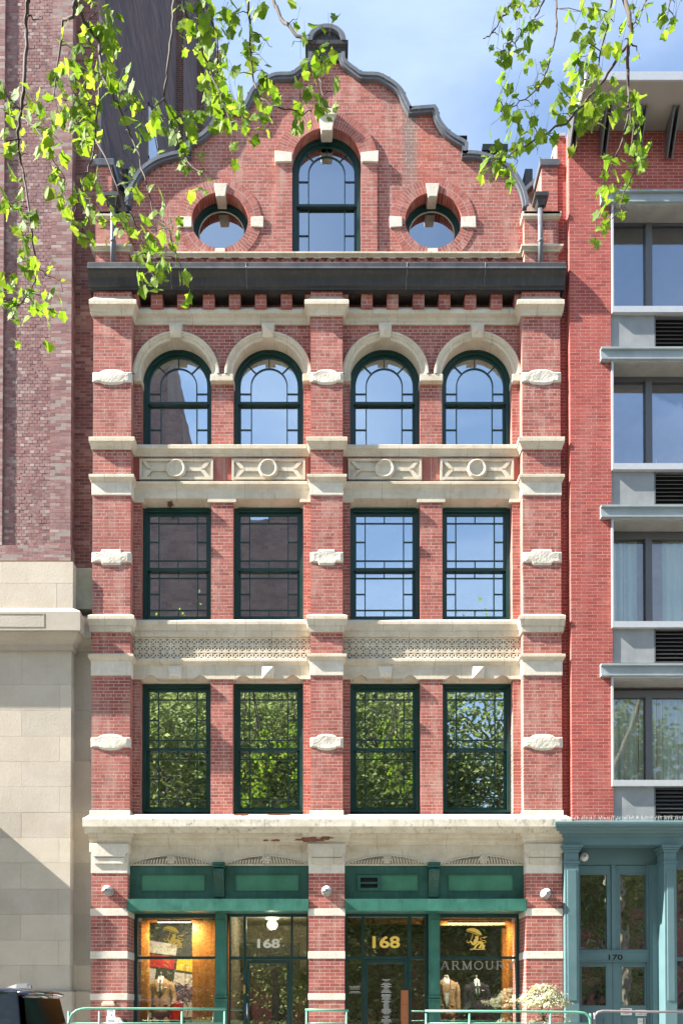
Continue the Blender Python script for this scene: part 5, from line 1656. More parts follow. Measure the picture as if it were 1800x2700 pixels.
# storeys
M['aglass']=m_glass('apartment_glass',.20,(.95,.97,1.0),.008,1.0)
M['aglass2']=m_glass('lower_apartment_glass',.07,(.93,.97,.95),.01,1.0)
M['curtain']=m_plain('white_curtain',(0.90,0.92,0.91),.9,var=.1)
XE=10.4
def storey(yb,k):
    """yb: photo y of the top of the blue beam; k: storey index"""
    d=yb-914
    zz=lambda y,Y:ZP(y+d,Y)
    bx=MB(); x0=XP(1585,920+d,YA-.1)
    Yb=YA-.10
    bx.box(x0,XE,Yb,YA+.3,zz(918,Yb),zz(913,Yb)); bx.box(x0,XE,Yb,YA+.02,zz(945,Yb),zz(941,Yb)); bx.box(x0+.004,XE,Yb+.045,YA+.3,zz(941,Yb),zz(918,Yb))
    bx.build('steel_beam',M['abeam'],APT)
    # aluminium surround
    fx0=XP(1613,1100+d,YA-.05); Yf=YA-.05
    s_=MB()
    zt2,zb2=zz(947,Yf),zz(1237,Yf)
    xs_=[fx0,XE]
    zl=zz(1221,Yf)
    s_.strip([(fx0+.035,zl),(XE-.035,zl),(XE-.035,zt2-.04),(fx0+.035,zt2-.04)],[(fx0,zb2),(XE,zb2),(XE,zt2),(fx0,zt2)],Yf,YA+.45,closed=True)
    so=s_.build('window_surround',M['alum'],APT)
    MB().box(fx0+.036,XE-.036,Yf+.012,YA+.5,zt2-.075,zt2-.041).build('window_head',M['concr'],APT)
    # the window itself
    Yw=YA+.30
    w=MB(); gx0=fx0+.037; h0,h1=zz(1221,Yf)+.001,zz(1000,Yw)
    mull=[XP(1701,1100+d,Yw),XP(1718,1100+d,Yw)]
    m2=[x+ (XP(1718,1100,Yw)-gx0) for x in mull]
    w.strip([(gx0+.07,h0+.05),(XE-.1,h0+.05),(XE-.1,h1-.03),(gx0+.07,h1-.03)],[(gx0,h0),(XE-.04,h0),(XE-.04,zz(985,Yw)),(gx0,zz(985,Yw))],Yw,Yw+.1,closed=True)
    w.box(mull[0],mull[1],Yw-.02,Yw+.1,h0+.05,h1-.03); 
    xm3=mull[1]+1.35
    w.box(xm3,xm3+.13,Yw-.02,Yw+.1,h0+.05,h1-.03)
    wo=w.build('window',M['ametal'],APT)
    for a,b in ((gx0+.07,mull[0]),(mull[1],xm3),(xm3+.13,XE-.1)):
        pane_box(a,b,Yw+.05,h0+.05,h1-.03,wo,M['aglass2' if k>=2 else 'aglass'],.003)
    # room and curtains
    rr=MB(); rr.box(fx0+.05,XE,Yw+.12,4.5,zz(1240,.5),zz(984,Yw),'f'); rr.build('room_interior',M['pale_room' if k in(2,3) else 'dark_room'],APT)
    if k in (2,3):
        cu=MB()
        spans=((gx0+.02,mull[0]-.1),(mull[1]+.28,XE)) if k==2 else ((gx0+.02,XE),)
        for a,b in spans:
            n=int((b-a)/.02); f=[]
            for i in range(n+1):
                x=a+(b-a)*i/n; y=Yw+.15+.03*math.sin(x*38+math.sin(x*9))+.012*math.sin(x*101+1)
                f.append([(x,y,h0),(x,y,h1+.05)])
            cu.loft(f,closed=False,cap=False)
        cu.build('curtain',M['curtain'],APT)
    if k==1:
        c_=MB(); x=mull[1]+.16
        c_.loft([[(x+dx*s,Yw+.2+dy*s,h0+h) for dx,dy in ((-.06,0),(0,-.04),(.06,0),(0,.04))] for s,h in ((1,0),(.8,.3),(.35,.62),(.1,.72))])
        c_.build('curtain',M['curtain'],APT)
    # spandrel panel and louvre
    Ys_=YA+.03
    zt3,zb3=zz(1237,Ys_)-.002,zz(1331,Ys_)
    sp=MB(); sp.box(XA1+.001,XP(1725,1280+d,Ys_)-.004,Ys_,YA+.3,zb3,zt3); sp.build('spandrel_panel',M['apanel'],APT)
    lx=XP(1725,1280+d,Ys_)
    lv=MB(); lv.box(lx,XE,Ys_+.09,YA+.3,zb3,zt3); lo_=lv.build('louvre',M['black'],APT)
    n=9
    for i in range(n):
        z=zt3-(i+.5)*(zt3-zb3)/n
        MB().xprism([(Ys_,z-.022),(Ys_+.006,z-.027),(Ys_+.075,z+.022),(Ys_+.07,z+.028)],lx+.02,XE).build('louvre_slat',M['ametal'],lo_)
    MB().strip([(lx+.02,zb3+.015),(XE-.02,zb3+.015),(XE-.02,zt3-.015),(lx+.02,zt3-.015)],[(lx,zb3),(XE,zb3),(XE,zt3),(lx,zt3)],Ys_-.005,Ys_+.09,closed=True).build('louvre_frame',M['ametal'],lo_)
for k,yb in enumerate((499,914,1331,1750)): storey(yb,k)
# ---- teal ground floor
M['teal']=m_paint('teal_paint',(0.090,0.165,0.178),.38,var=.14,streak=.1,chalk=(.16,.28,.29))
M['spike']=m_plain('bird_spike_plastic',(0.26,0.27,0.265),.5,var=.1)
YT0=-.12
x0=XP(1487,2200,YT0)
z=lambda y,e=0:ZP(y,YT0-e)
tp=MB()
tp.sweep([(x0,.3),(x0,YT0),(XE,YT0)],[(0,z(2228)),(0,z(2208)),(.03,z(2207)),(.04,z(2199)),(.09,z(2198,.09)),(.11,z(2190,.11)),(.16,z(2189,.16)),(.18,z(2180,.18)),(.23,z(2179,.23)),(.25,z(2172,.25)),(.25,z(2167,.25)),(0,z(2164))],back=.3)
tp.build('shop_entablature',M['teal'],APT)
sk=MB(); rr_=random.Random(4)
xx=x0-.1
zb_=ZP(2166,YT0-.15)
while xx<XE-2.6:
    for yy in (YT0-.2,YT0-.1):
        sk.tube([(xx,yy,zb_),(xx+rr_.uniform(-.03,.03),yy+rr_.uniform(-.03,.03),zb_+rr_.uniform(.08,.11))],.0026,4)
    xx+=.042
sk.build('bird_spikes',M['spike'],APT,kind='stuff')
def column(xa,xb,nm='iron_column'):
    c=MB(); Yc=YT0+.01
    cx=(xa+xb)/2; w=(xb-xa)/2
    c.box(xa,xb,Yc,Yc+.34,Z0S-.1,z(2229))
    c.box(xa+.05,xb-.05,Yc-.012,Yc+.05,z(2640),z(2294))
    for yt,yb,e in ((2229,2235,.07),(2235,2240,.05),(2240,2247,.025),(2270,2276,.02)):
        c.box(xa-e,xb+e,Yc-e,Yc+.34+e,z(yb),z(yt))
    o=c.build(nm,M['teal'],APT); bevel(o,.006,1)
ca0,ca1=XP(1489,2400,YT0),XP(1526,2400,YT0)
cb0,cb1=XP(1752,2400,YT0),XP(1784,2400,YT0)
column(ca0,ca1); column(cb0,cb1); column(cb0+2.1,cb1+2.1)
YD=.32
dx0,dx1=ca1-.1,cb0+.05
wl_=MB()
wl_.box(dx0,dx1,YD,YD+.15,ZP(2281,YD),z(2226)+.05); wl_.box(dx0,dx1,YT0+.3,YD+.1,z(2226),z(2226)+.05)
wl_.build('door_header',M['teal'],APT)
def f2(mb,x0_,x1_,y0_,y1_,Y,d): 
    a=P(x0_,y1_,Y); b=P(x1_,y0_,Y); mb.box(a[0],b[0],Y,Y+d,max(a[1],Z0S),b[1])
jm=MB()
f2(jm,1716,1740,2281,2860,YD-.08,.2); f2(jm,1722,1736,2281,2860,YD-.11,.05); f2(jm,1708,1717,2281,2860,YD-.02,.15)
f2(jm,1500,1526,2281,2860,YD-.02,.15)
f2(jm,1613,1622,2281,2508,YD-.012,.12)
f2(jm,1500,1722,2508,2536,YD-.03,.15); f2(jm,1500,1722,2534,2537,YD-.05,.1); f2(jm,1500,1722,2506,2510,YD-.05,.1)
jm.build('door_surround',M['teal'],APT)
def leaf_frame(x0_,x1_,g0,g1,yt,yb,gt,gb,name):
    m=MB(); Y=YD+.02
    for a,b,c,d in ((x0_,g0,yt,yb),(g1,x1_,yt,yb)): f2(m,a,b,c,d,Y,.07)
    f2(m,g0,g1,yt,gt,Y+.001,.068); f2(m,g0,g1,gb,yb,Y+.001,.068)
    o=m.build(name,M['teal'],APT)
    a=P(g0,gb,Y); b=P(g1,gt,Y)
    t=MB(); t.strip([(a[0]+.02,a[1]+.02),(b[0]-.02,a[1]+.02),(b[0]-.02,b[1]-.02),(a[0]+.02,b[1]-.02)],[(a[0],a[1]),(b[0],a[1]),(b[0],b[1]),(a[0],b[1])],Y-.008,Y+.04,closed=True); t.build('glazing_bead',M['teal'],o)
    pane_box(a[0]+.02,b[0]-.02,Y+.03,a[1]+.02,b[1]-.02,o,M['shopglass2'],.002)
    return o
M['shopglass2']=m_glass('door_glass',.40,(.7,.75,.74),.05,2.2)
leaf_frame(1524,1613,1527,1601,2283,2507,2304,2505,'transom_light'); leaf_frame(1622,1710,1632,1705,2283,2507,2304,2506,'transom_light')
dl_=leaf_frame(1524,1614,1530,1599,2538,2860,2547,2655,'entrance_door'); dr_=leaf_frame(1617,1710,1637,1702,2538,2860,2548,2655,'entrance_door')
for o,a,b in ((dl_,1534,1595),(dr_,1640,1698)):
    m=MB(); A=P(a,2790,YD+.02); B=P(b,2682,YD+.02)
    m.strip([(A[0]+.03,A[1]+.03),(B[0]-.03,A[1]+.03),(B[0]-.03,B[1]-.03),(A[0]+.03,B[1]-.03)],[(A[0],A[1]),(B[0],A[1]),(B[0],B[1]),(A[0],B[1])],YD+.008,YD+.03,closed=True); m.build('door_panel',M['teal'],o)
m=MB(); f2(m,1614,1617.2,2538,2860,YD+.03,.03); m.build('door_stop',M['black'],dr_)
text('170',1604,1641,2518,2532,YD-.033,M['black'],APT,'house_number',.02)
mm=MB(); mm.box(dx0,dx1,YD+.12,3,Z0S-.01,ZP(2281,YD),'f'); mm.build('hall_interior',M['dark_room'],APT)
# signs on the door
M['sign_white']=m_plain('white_sign',(0.70,0.68,0.63),.5,var=.06)
M['sign_red']=m_plain('red_sign_print',(0.45,0.03,0.03),.5,var=.05)
M['sign_grey']=m_plain('grey_sign_print',(0.16,0.16,0.18),.5,var=.05)
def sign(par,x0_,x1_,y0_,y1_,lines,name='door_sign'):
    m=MB(); Y=YD+.010; f2(m,x0_,x1_,y0_,y1_,Y,.008); so=m.build(name,M['sign_white'],par)
    for tx,a,b,c,d,mt in lines: text(tx,a,b,c,d,Y-.001,M[mt],so,'sign_lettering',.0,.002)
sign(dr_,1635.5,1665.5,2659.5,2678,[('SPRINKLER',1640,1660,2661.5,2665,'sign_red'),('INSIDE',1643,1658,2671.5,2674.5,'sign_red')])
sign(dr_,1675,1708,2664,2680,[('FIRE DEPT.',1680,1702,2666,2668.5,'sign_red'),('DEPT.',1686,1696,2671,2673.6,'sign_red'),('CONNECTION',1677,1706,2675,2678,'sign_grey')])
sign(dr_,1681,1700.5,2684.5,2720,[('NOTICE',1684,1698,2693,2696.5,'sign_grey')],'paper_notice')
# shop window beyond the second column
sw=MB()
x2,x3=cb1-.02,XE
YQ=.32
sw.box(x2,x3,YQ,YQ+.1,ZP(2276,YQ)-.12,z(2226)); 
sw.box(x2,x3,YQ,YQ+.1,Z0S,ZP(2662,YQ)); sw.box(x2,x2+.12,YQ+.001,YQ+.1,ZP(2662,YQ),ZP(2276,YQ)-.12); sw.box(x2,x3,YQ+.001,YQ+.1,ZP(2530,YQ)-.03,ZP(2530,YQ)+.04)
so=sw.build('shop_window',M['teal'],APT)
pane_box(x2+.12,x3,YQ+.05,ZP(2530,YQ)+.04,ZP(2276,YQ)-.12,so,M['shopglass2']); pane_box(x2+.12,x3,YQ+.05,ZP(2662,YQ),ZP(2530,YQ)-.03,so,M['shopglass2'])
MB().box(x2+.1,x3,YQ+.11,YQ+.13,ZP(2272,YQ)-.1,ZP(2245,YQ)).build('window_blind',M['blind'],APT)
mm=MB(); mm.box(x2,x3,YQ+.15,3,Z0S-.01,z(2226),'f'); mm.build('shop_interior',M['dark_room'],APT)
# sill below the teal shopfront
MB().box(4.79,XE,-.16,.6,0,Z0S-.012).build('shop_plinth',M['concr'],APT)
# ================================================================== lamps on the piers
M['lampwhite']=m_plain('white_enamel',(0.66,0.65,0.62),.35,var=.1)
M['lampgrey']=m_plain('grey_cast_metal',(0.30,0.30,0.29),.45,metal=.2,var=.15)
def wall_lamp(px_,py_,tilt,label):
    x,z=P(px_,py_,-.05)
    t=thing('wall_lamp',label,'lamp','wall lamps on the brick piers',(x,0,z))
    bp=MB(); bp.lathe([(.105,-.01),(.105,.02),(.09,.035),(.06,.04)],(0,0,0),'y',24); bp.build('back_plate',M['lampgrey'],t)
    hd=MB(); prof=[(.088,0),(.092,.04),(.088,.08),(.07,.115),(.04,.135),(.003,.14)]
    hd.lathe(prof,(0,-.035,0),'y',24); o=hd.build('lens',M['lampgrey'],t)
    # hood over the upper half, turned a little
    hood=MB(); rings=[]
    for r,h in [(.10,.0),(.104,.06),(.098,.11),(.078,.145),(.03,.165)]:
        ring=[]
        for k in range(17):
            a=tilt+pi*k/16
            ring.append((r*math.cos(a),-.035-h,r*math.sin(a)))
        rings.append(ring)
    ins=[[(x_*.93,y_+.004,z_*.93) for x_,y_,z_ in rg] for rg in rings]
    hood.loft(rings,closed=False,cap=False); hood.loft(ins[::-1],closed=False,cap=False)
    hood.build('hood',M['lampwhite'],t)
    return t
wall_lamp(285,2350,.25,'round white hooded lamp on the left brick pier beside the pale limestone wall')
wall_lamp(861,2351,.2,'round white hooded lamp on the middle brick pier between the two shopfronts')
wall_lamp(1438,2358,.75,'round lamp with tilted white hood on the brick pier next to the teal column')
# dome lamp under the teal entablature
x,z=P(1541,2259,YD-.1)
t=thing('ceiling_lamp','round pale dome lamp in the upper left corner above the teal double doors','lamp',None,(x,YD-.02,z))
mb=MB(); mb.lathe([(.09,0),(.095,.03),(.085,.06),(.05,.085),(.003,.095)],(0,0,0),'y',24); mb.build('shade',M['sign_white'],t)
mb=MB(); mb.lathe([(.018,.09),(.018,.115),(.002,.12)],(0,0,0),'y',12); mb.build('knob',M['lampgrey'],t)

# ================================================================== loading platform and railings
PLZ=Z0S-.01
pl=thing('loading_platform','raised concrete loading platform along the foot of the two shopfronts','platform')
MB().box(-4.76,8,-1.55,-.0,.0,PLZ-.06).build('platform_base',M['concr'],pl)
MB().box(-4.78,8.02,-1.60,-.0,PLZ-.058,PLZ).build('platform_slab',M['concrete'],pl)
for x0_,x1_ in ((-1.8,-.5),(.5,1.95)):
    for i in range(3):
        MB().box(x0_,x1_,-1.602-.3*(i+1),-1.602-.3*i-(0 if i else 0),0.002,PLZ-.17*(i+1)).build('step',M['concr'],pl)
# floors inside at platform level are part of the rooms
M['railgreen']=m_paint('green_rail_paint',(0.10,0.30,0.21),.35,var=.2,streak=.15,chalk=(.45,.6,.52))
M['railgrey']=m_paint('brown_grey_rail_paint',(0.16,0.14,0.145),.4,var=.2,streak=.2,chalk=(.4,.38,.36))
YRL=-1.45
def rail(label,path,posts,mat,lowy=2699,group='pipe railings on the platform edge'):
    t=thing('pipe_railing',label,'railing',group,(0,0,0))
    pts=[P(x,y,YRL) for x,y in path]
    MB().tube([(x,YRL,z) for x,z in pts],.024,8).build('top_rail',mat,t)
    xs=[p[0] for p in pts]
    zl=ZP(lowy,YRL)
    a,b=XP(posts[0],2690,YRL),XP(posts[-1],2690,YRL)
    MB().tube([(a,YRL,zl),(b,YRL,zl)],.012,6).build('lower_rail',mat,t)
    zt_=pts[len(pts)//2][1]
    for p in posts:
        x=XP(p,2680,YRL)
        MB().tube([(x,YRL,PLZ),(x,YRL,zt_-.01)],.021,8).build('post',mat,t)
        MB().lathe([(.05,0),(.05,.012),(.03,.02)],(x,YRL,PLZ),'z',12).build('foot_plate',mat,t)
rail('green pipe railing with curved left end in front of the camel suit window',
     [(181,2790),(181,2700),(183,2688),(190,2675),(201,2666),(215,2661.5),(228,2660),(420,2661),(596,2662)],[181,262,480,592],M['railgreen'])
rail('short green pipe railing with a post at each end before the middle brick pier',
     [(804,2664),(860,2665),(919,2666)],[808,913],M['railgreen'])
rail('green pipe railing with curved right end in front of the two suits and pale shrub',
     [(1120,2667),(1340,2668),(1520,2670),(1540,2672),(1551,2680),(1555,2692),(1556,2790)],[1123,1237,1450,1555.5],M['railgreen'])
rail('brown grey pipe railing in front of the teal double doors',
     [(1566,2790),(1566,2690),(1568,2678),(1575,2670),(1588,2667),(1700,2669),(1960,2671)],[1566.5,1835,1955],M['railgrey'],2740)

# ================================================================== things at the foot of the left pier
t=thing('meter_box','beige ribbed metal box fixed high on the left brick pier above the railing','box',None,(0,0,0))
M['beige']=m_plain('beige_box_paint',(0.58,0.47,0.37),.5,var=.2)
a=P(268,2654,-.1); b=P(301,2641,-.1)
o=MB().box(a[0],b[0],-.10,-.001,a[1],b[1]-.03).build('box_body',M['beige'],t); bevel(o,.012)
o=MB().box(a[0]+.02,b[0]-.02,-.085,-.002,b[1]-.029,b[1]).build('box_lid',M['beige'],t); bevel(o,.008)
M['notice']=m_plain('white_notice',(0.70,0.71,0.73),.45,var=.05)
t=thing('notice_board','white two part notice board standing behind the railing at the left brick pier','notice',None,(0,0,0))
Y=-.35
a=P(279.5,2790,Y); b=P(305,2681,Y); MB().box(a[0],b[0],Y,Y+.03,PLZ,b[1]).build('lower_board',M['notice'],t)
lb=t.children[-1]
a=P(282.5,2682,Y); b=P(303,2662.5,Y); MB().box(a[0],b[0],Y+.004,Y+.028,a[1],b[1]).build('upper_board',M['notice'],t)
ub=t.children[-1]
text('NOTICE',285,298,2665,2667.5,Y+.003,M['sign_grey'],ub,'notice_lettering',.0,.002)
mb=MB(); mb.lathe([(.014,0),(.014,.003),(.003,.004)],(XP(293,2677.5,Y),Y+.003,ZP(2677.5,Y)),'y',12); mb.build('notice_emblem',M['sign_grey'],ub)
text('SPRINKLER',285,301,2691.5,2694.5,Y-.001,M['sign_grey'],lb,'notice_lettering',.0,.002)
t=thing('standpipe','round brass and dark standpipe inlet low on the left brick pier','standpipe',None,(0,0,0))
x,z=P(323.5,2697,-.15)
mb=MB(); mb.lathe([(.045,-.15),(.045,.0),(.062,.01),(.062,.05),(.045,.06)],(x,-.15,z),'y',18); mb.build('inlet_body',M['green'],t)
mb=MB(); mb.lathe([(.04,.06),(.04,.085),(.015,.09),(.014,.11),(.002,.112)],(x,-.15,z),'y',16); mb.build('inlet_cap',M['steel'],t)
x2,z2=P(312,2692,-.1)
mb=MB(); mb.lathe([(.085,-.1),(.085,.01),(.07,.02),(.02,.025)],(x2,-.1,z2-.03),'y',20); mb.build('wall_plate',M['beige'],t)

# ================================================================== suits in the windows
def cloth(name,c,var=.25):
    t=NT(name)
    w=t.noise(220,2,.5)
    c2=t.mix(var,c,t.ramp(w,[(.3,.6),(.7,1.4)]),'MULTIPLY')
    f=t.noise(7,4,.6,stretch=(1.5,1.5,.6))
    c2=t.mix(.4,c2,t.ramp(f,[(.3,.7),(.7,1.25)]),'MULTIPLY')
    t.pbr(c2,.92,t.bump(f,.5,.02))
    return t.m
M['camel']=cloth('camel_wool',(0.36,0.225,0.125)); M['tan']=cloth('tan_wool',(0.36,0.25,0.16)); M['navy']=cloth('navy_wool',(0.022,0.022,0.045))
M['tanpants']=cloth('tan_trousers',(0.36,0.27,0.19))
M['shirt']=cloth('white_shirt',(0.68,0.68,0.70),.1); M['blueshirt']=cloth('pale_blue_shirt',(0.50,0.62,0.68),.1)
M['tie_dark']=m_plain('dark_patterned_tie',(0.02,0.02,0.03),.6,var=.9,scale=60); M['tie_green']=cloth('green_tie',(0.01,0.06,0.04))
M['belt']=m_plain('brown_belt',(0.16,0.055,0.025),.45)
M['plinth']=m_plain('plinth_paint',(0.10,0.09,0.08),.6)
M['linen']=m_plain('linen_form',(0.55,0.48,0.38),.9)
def suit(name,label,x,Y,zs,jm,pm,shirt,tie,finial,pose='straight',openf=False,base=.95,group='suits on dress forms in the shop windows'):
    """zs: shoulder height; jacket about 0.78 long, trousers below"""
    t=thing(name,label,'suit',group,(0,0,0))
    def ring(cx,hw,dp,z,n=28,e=2.4):
        r=[]
        for k in range(n):
            a=2*pi*k/n
            c,s=math.cos(a),math.sin(a)
            r.append((x+cx+hw*abs(c)**(2/e)*(1 if c>=0 else -1), Y+dp*abs(s)**(2/e)*(1 if s>=0 else -1), z))
        return r
    L=[(0,.205,.115,-.77),(0,.212,.125,-.66),(0,.208,.125,-.52),(0,.190,.118,-.38),(0,.192,.122,-.26),(0,.205,.128,-.15),(0,.215,.118,-.06),(0,.195,.095,-.012),(0,.14,.075,.025),(0,.085,.06,.055),(0,.062,.052,.075)]
    mb=MB(); mb.loft([ring(*l[:3],zs+l[3]) for l in L])
    mb.build('jacket',jm,t)
    jk=t.children[-1]
    def hwd(z):
        dz=z-zs
        for (c0,h0,d0,z0),(c1,h1,d1,z1) in zip(L,L[1:]):
            if z0<=dz<=z1:
                q=(dz-z0)/(z1-z0); return h0+(h1-h0)*q,d0+(d1-d0)*q
        return L[-1][1],L[-1][2]
    def fy(xx,z,o=.004):
        h,d=hwd(z); u=min(.97,abs(xx)/h)
        return Y-d*(1-u**2.4)**(1/2.4)-o
    def patch(poly,mat,nm,o,par,n=5):
        """poly rows: [(z,xl,xr),...] laid on the chest"""
        m=MB(); rows=[]
        for z,xl,xr in poly:
            rows.append([(x+xl+(xr-xl)*i/n, fy(xl+(xr-xl)*i/n,zs+z,o), zs+z) for i in range(n+1)])
        m.loft(rows,closed=False,cap=False)
        ob=m.build(nm,mat,par); so=ob.modifiers.new('s','SOLIDIFY'); so.thickness=.003; so.offset=0
        return ob
    vb=-.34 if not openf else -.62
    wd=.05 if not openf else .075
    patch([(.05,-.062,.062),(-.02,-.058,.058),(vb*.5,-wd*.75,wd*.75),(vb*.85,-.02 if not openf else -.05,.02 if not openf else .045),(vb,-.006 if not openf else -.04,.006 if not openf else .04)],shirt,'shirt',.006,t)
    if tie:
        patch([(.035,-.02,.02),(.01,-.014,.014)],tie,'tie_knot',.016,t,3)
        patch([(.008,-.013,.013),(-.1,-.024,.024),(vb*.8,-.026,.026),(vb-.01,-.012,.012)],tie,'tie',.012,t,3)
    for s in (-1,1):
        lap=[(.06,s*.058,s*.072),(.0,s*.066,s*.11),(-.07,s*.066,s*.125),(-.085,s*.062,s*.105),(-.10,s*.06,s*.122),(vb*.65,s*.036,s*.082),(vb*.98,s*.004,s*.012)]
        patch(lap,jm,'lapel',.014,t,3)
    # collar and neck
    co=MB(); r0=[(x+.062*math.cos(a),Y+.054*math.sin(a),zs+.06) for a in [2*pi*k/20 for k in range(20)]]
    r1=[(x+.052*math.cos(a),Y+.046*math.sin(a),zs+.115-.02*max(0,-math.sin(a))) for a in [2*pi*k/20 for k in range(20)]]
    co.loft([r0,r1]); co.build('shirt_collar',shirt,t)
    for s in (-1,1):
        m=MB(); m.add([(x+s*.004,Y-.056,zs+.085),(x+s*.05,Y-.045,zs+.105),(x+s*.052,Y-.062,zs+.05),(x+s*.022,Y-.072,zs+.035)],[[0,1,2,3]])
        ob=m.build('collar_leaf',shirt,t); so=ob.modifiers.new('s','SOLIDIFY'); so.thickness=.004
    if finial:
        m=MB(); m.lathe([(.045,.10),(.035,.118),(.012,.125),(.011,.15),(.022,.165),(.018,.185),(.008,.20),(.002,.205)],(x,Y,zs),'z',14); m.build('neck_finial',M['steel'],t)
    else:
        m=MB(); m.lathe([(.05,.09),(.048,.13),(.05,.145),(.03,.15),(.002,.151)],(x,Y,zs),'z',16); m.build('neck_cap',M['linen'],t)
    # sleeves
    def sleeve(s,pts,rs):
        m=MB(); pts=[Vector(p) for p in pts]
        m.tube([(x+p.x,Y+p.y,zs+p.z) for p in pts],rs,12); m.build('sleeve',jm,t)
    straight=lambda s:[(s*.185,0,-.03),(s*.222,0,-.10),(s*.243,.005,-.25),(s*.252,-.005,-.40),(s*.258,-.03,-.58),(s*.258,-.045,-.68)]
    rs=[.055,.068,.066,.060,.055,.050]
    sleeve(-1,straight(-1),rs)
    if pose=='pocket':
        sleeve(1,[(.185,0,-.03),(.222,0,-.10),(.25,.02,-.24),(.285,.03,-.36),(.28,.0,-.45),(.22,-.06,-.56),(.17,-.10,-.60)],[.055,.068,.064,.058,.056,.052,.048])
    else: sleeve(1,straight(1),rs)
    patch([(-.135,.085,.15),(-.155,.088,.15)],M['shirt'],'pocket_square',.012,t,3)
    for z in (-.40,-.50):
        m=MB(); m.lathe([(.009,0),(.009,.004),(.002,.005)],(x+.004,fy(0.004,zs+z,.006),zs+z),'y',10); m.build('button',M['belt'],t)
    # front edge below the button, pocket flaps
    patch([(-.36,-.002,.003),(-.77,.012,.018)],M['plinth'],'front_opening',.003,t,1)
    for s in (-1,1): patch([(-.50,s*.09,s*.17),(-.535,s*.09,s*.172)],jm,'pocket_flap',.008,t,3)
    if openf:
        patch([(-.60,-.085,.075),(-.635,-.085,.075)],M['belt'],'belt',.012,t,4)
        m=MB(); m.tube([(x-.06,Y-.135,zs-.63),(x-.045,Y-.15,zs-.70),(x-.03,Y-.145,zs-.76)],[.014,.015,.010],6); m.build('belt_tail',M['belt'],t)
        patch([(-.637,-.15,.14),(-.77,-.16,.15)],pm,'trouser_front',.009,t,5)
    # trousers
    zb=base+.02
    for s in (-1,1):
        m=MB(); rg=[]
        for q,hw,dp,cx in ((zs-.70,.098,.10,.095),(zs-.95,.088,.095,.10),(zs-1.2,.075,.085,.102),(zb,.066,.08,.105)):
            if q<zb-.001: continue
            rg.append([(x+s*cx+hw*math.cos(2*pi*k/16),Y+dp*math.sin(2*pi*k/16),q) for k in range(16)])
        rg=sorted(rg,key=lambda r:r[0][2]); m.loft(rg); m.build('trouser_leg',pm,t)
    MB().tube([(x,Y+.03,base),(x,Y+.03,zs-.6)],.014,8).build('stand_pole',M['steel'],t)
    m=MB(); m.lathe([(.15,0),(.15,.012),(.03,.02)],(x,Y+.03,base),'z',20); m.build('stand_base',M['plinth'],t)
    return t
DZ=.95
zsh=lambda py,Y:ZP(py,Y)
Y1=1.35
suit('dress_form','camel wool suit with white shirt and dark patterned tie, left shop window',XP(425,2600,Y1),Y1,ZP(2588,Y1),M['camel'],M['camel'],M['shirt'],M['tie_dark'],True,'pocket')
suit('dress_form','tan jacket worn open over a pale blue shirt with belted tan trousers',XP(1176,2600,Y1),Y1,ZP(2590,Y1),M['tan'],M['tanpants'],M['blueshirt'],None,False,'straight',True)
suit('dress_form','navy suit with white shirt and dark green tie, right shop window',XP(1256,2600,Y1+.1),Y1+.1,ZP(2596,Y1+.1),M['navy'],M['navy'],M['shirt'],M['tie_green'],True)
# plain colour block backdrop panel
Yb=2.1
bd=thing('backdrop_panel','tilted colour block backdrop of red, yellow, grey and black panels behind the camel suit','panel',None,(0,0,0))
M['bp_black']=m_plain('black_board',(0.02,0.022,0.022),.6); M['bp_red']=m_plain('red_board',(0.42,0.012,0.015),.55,var=.08); M['bp_yel']=m_plain('yellow_board',(0.66,0.46,0.01),.55,var=.08)
M['bp_grey']=m_plain('pale_grey_board',(0.50,0.50,0.46),.6,var=.06); M['bp_blue']=m_plain('navy_board',(0.018,0.03,0.09),.6,var=.1)
a=P(385,2790,Yb); b=P(512,2440,Yb)
MB().box(a[0]-.1,b[0]+.15,Yb,Yb+.04,DZ,b[1]).build('black_board',M['bp_black'],bd)
def bpnl(pts,mat,nm):
    MB().prism([P(x,y,Yb-.015) for x,y in pts],Yb-.015,Yb-.001).build(nm,M[mat],bd)
bpnl([(389,2480),(468,2492),(463,2521),(389,2512)],'bp_grey','grey_panel')
bpnl([(389,2516),(462,2524),(457,2557),(389,2548)],'bp_red','red_panel')
bpnl([(468,2524),(508,2527),(508,2565),(464,2558)],'bp_yel','yellow_panel')
bpnl([(389,2553),(412,2556),(405,2595),(389,2593)],'bp_grey','grey_panel')
bpnl([(461,2564),(508,2571),(508,2604),(456,2597)],'bp_grey','grey_panel')
bpnl([(455,2600),(508,2605),(508,2640),(450,2633)],'bp_blue','blue_panel')
bpnl([(452,2638),(482,2642),(474,2695),(445,2690)],'bp_red','red_panel')
bpnl([(486,2643),(508,2645),(508,2690),(478,2690)],'bp_grey','grey_panel')
bpnl([(388,2600),(402,2603),(399,2686),(388,2684)],'bp_grey','grey_panel')
bpnl([(388,2690),(399,2691),(398,2740),(388,2740)],'bp_yel','yellow_panel')
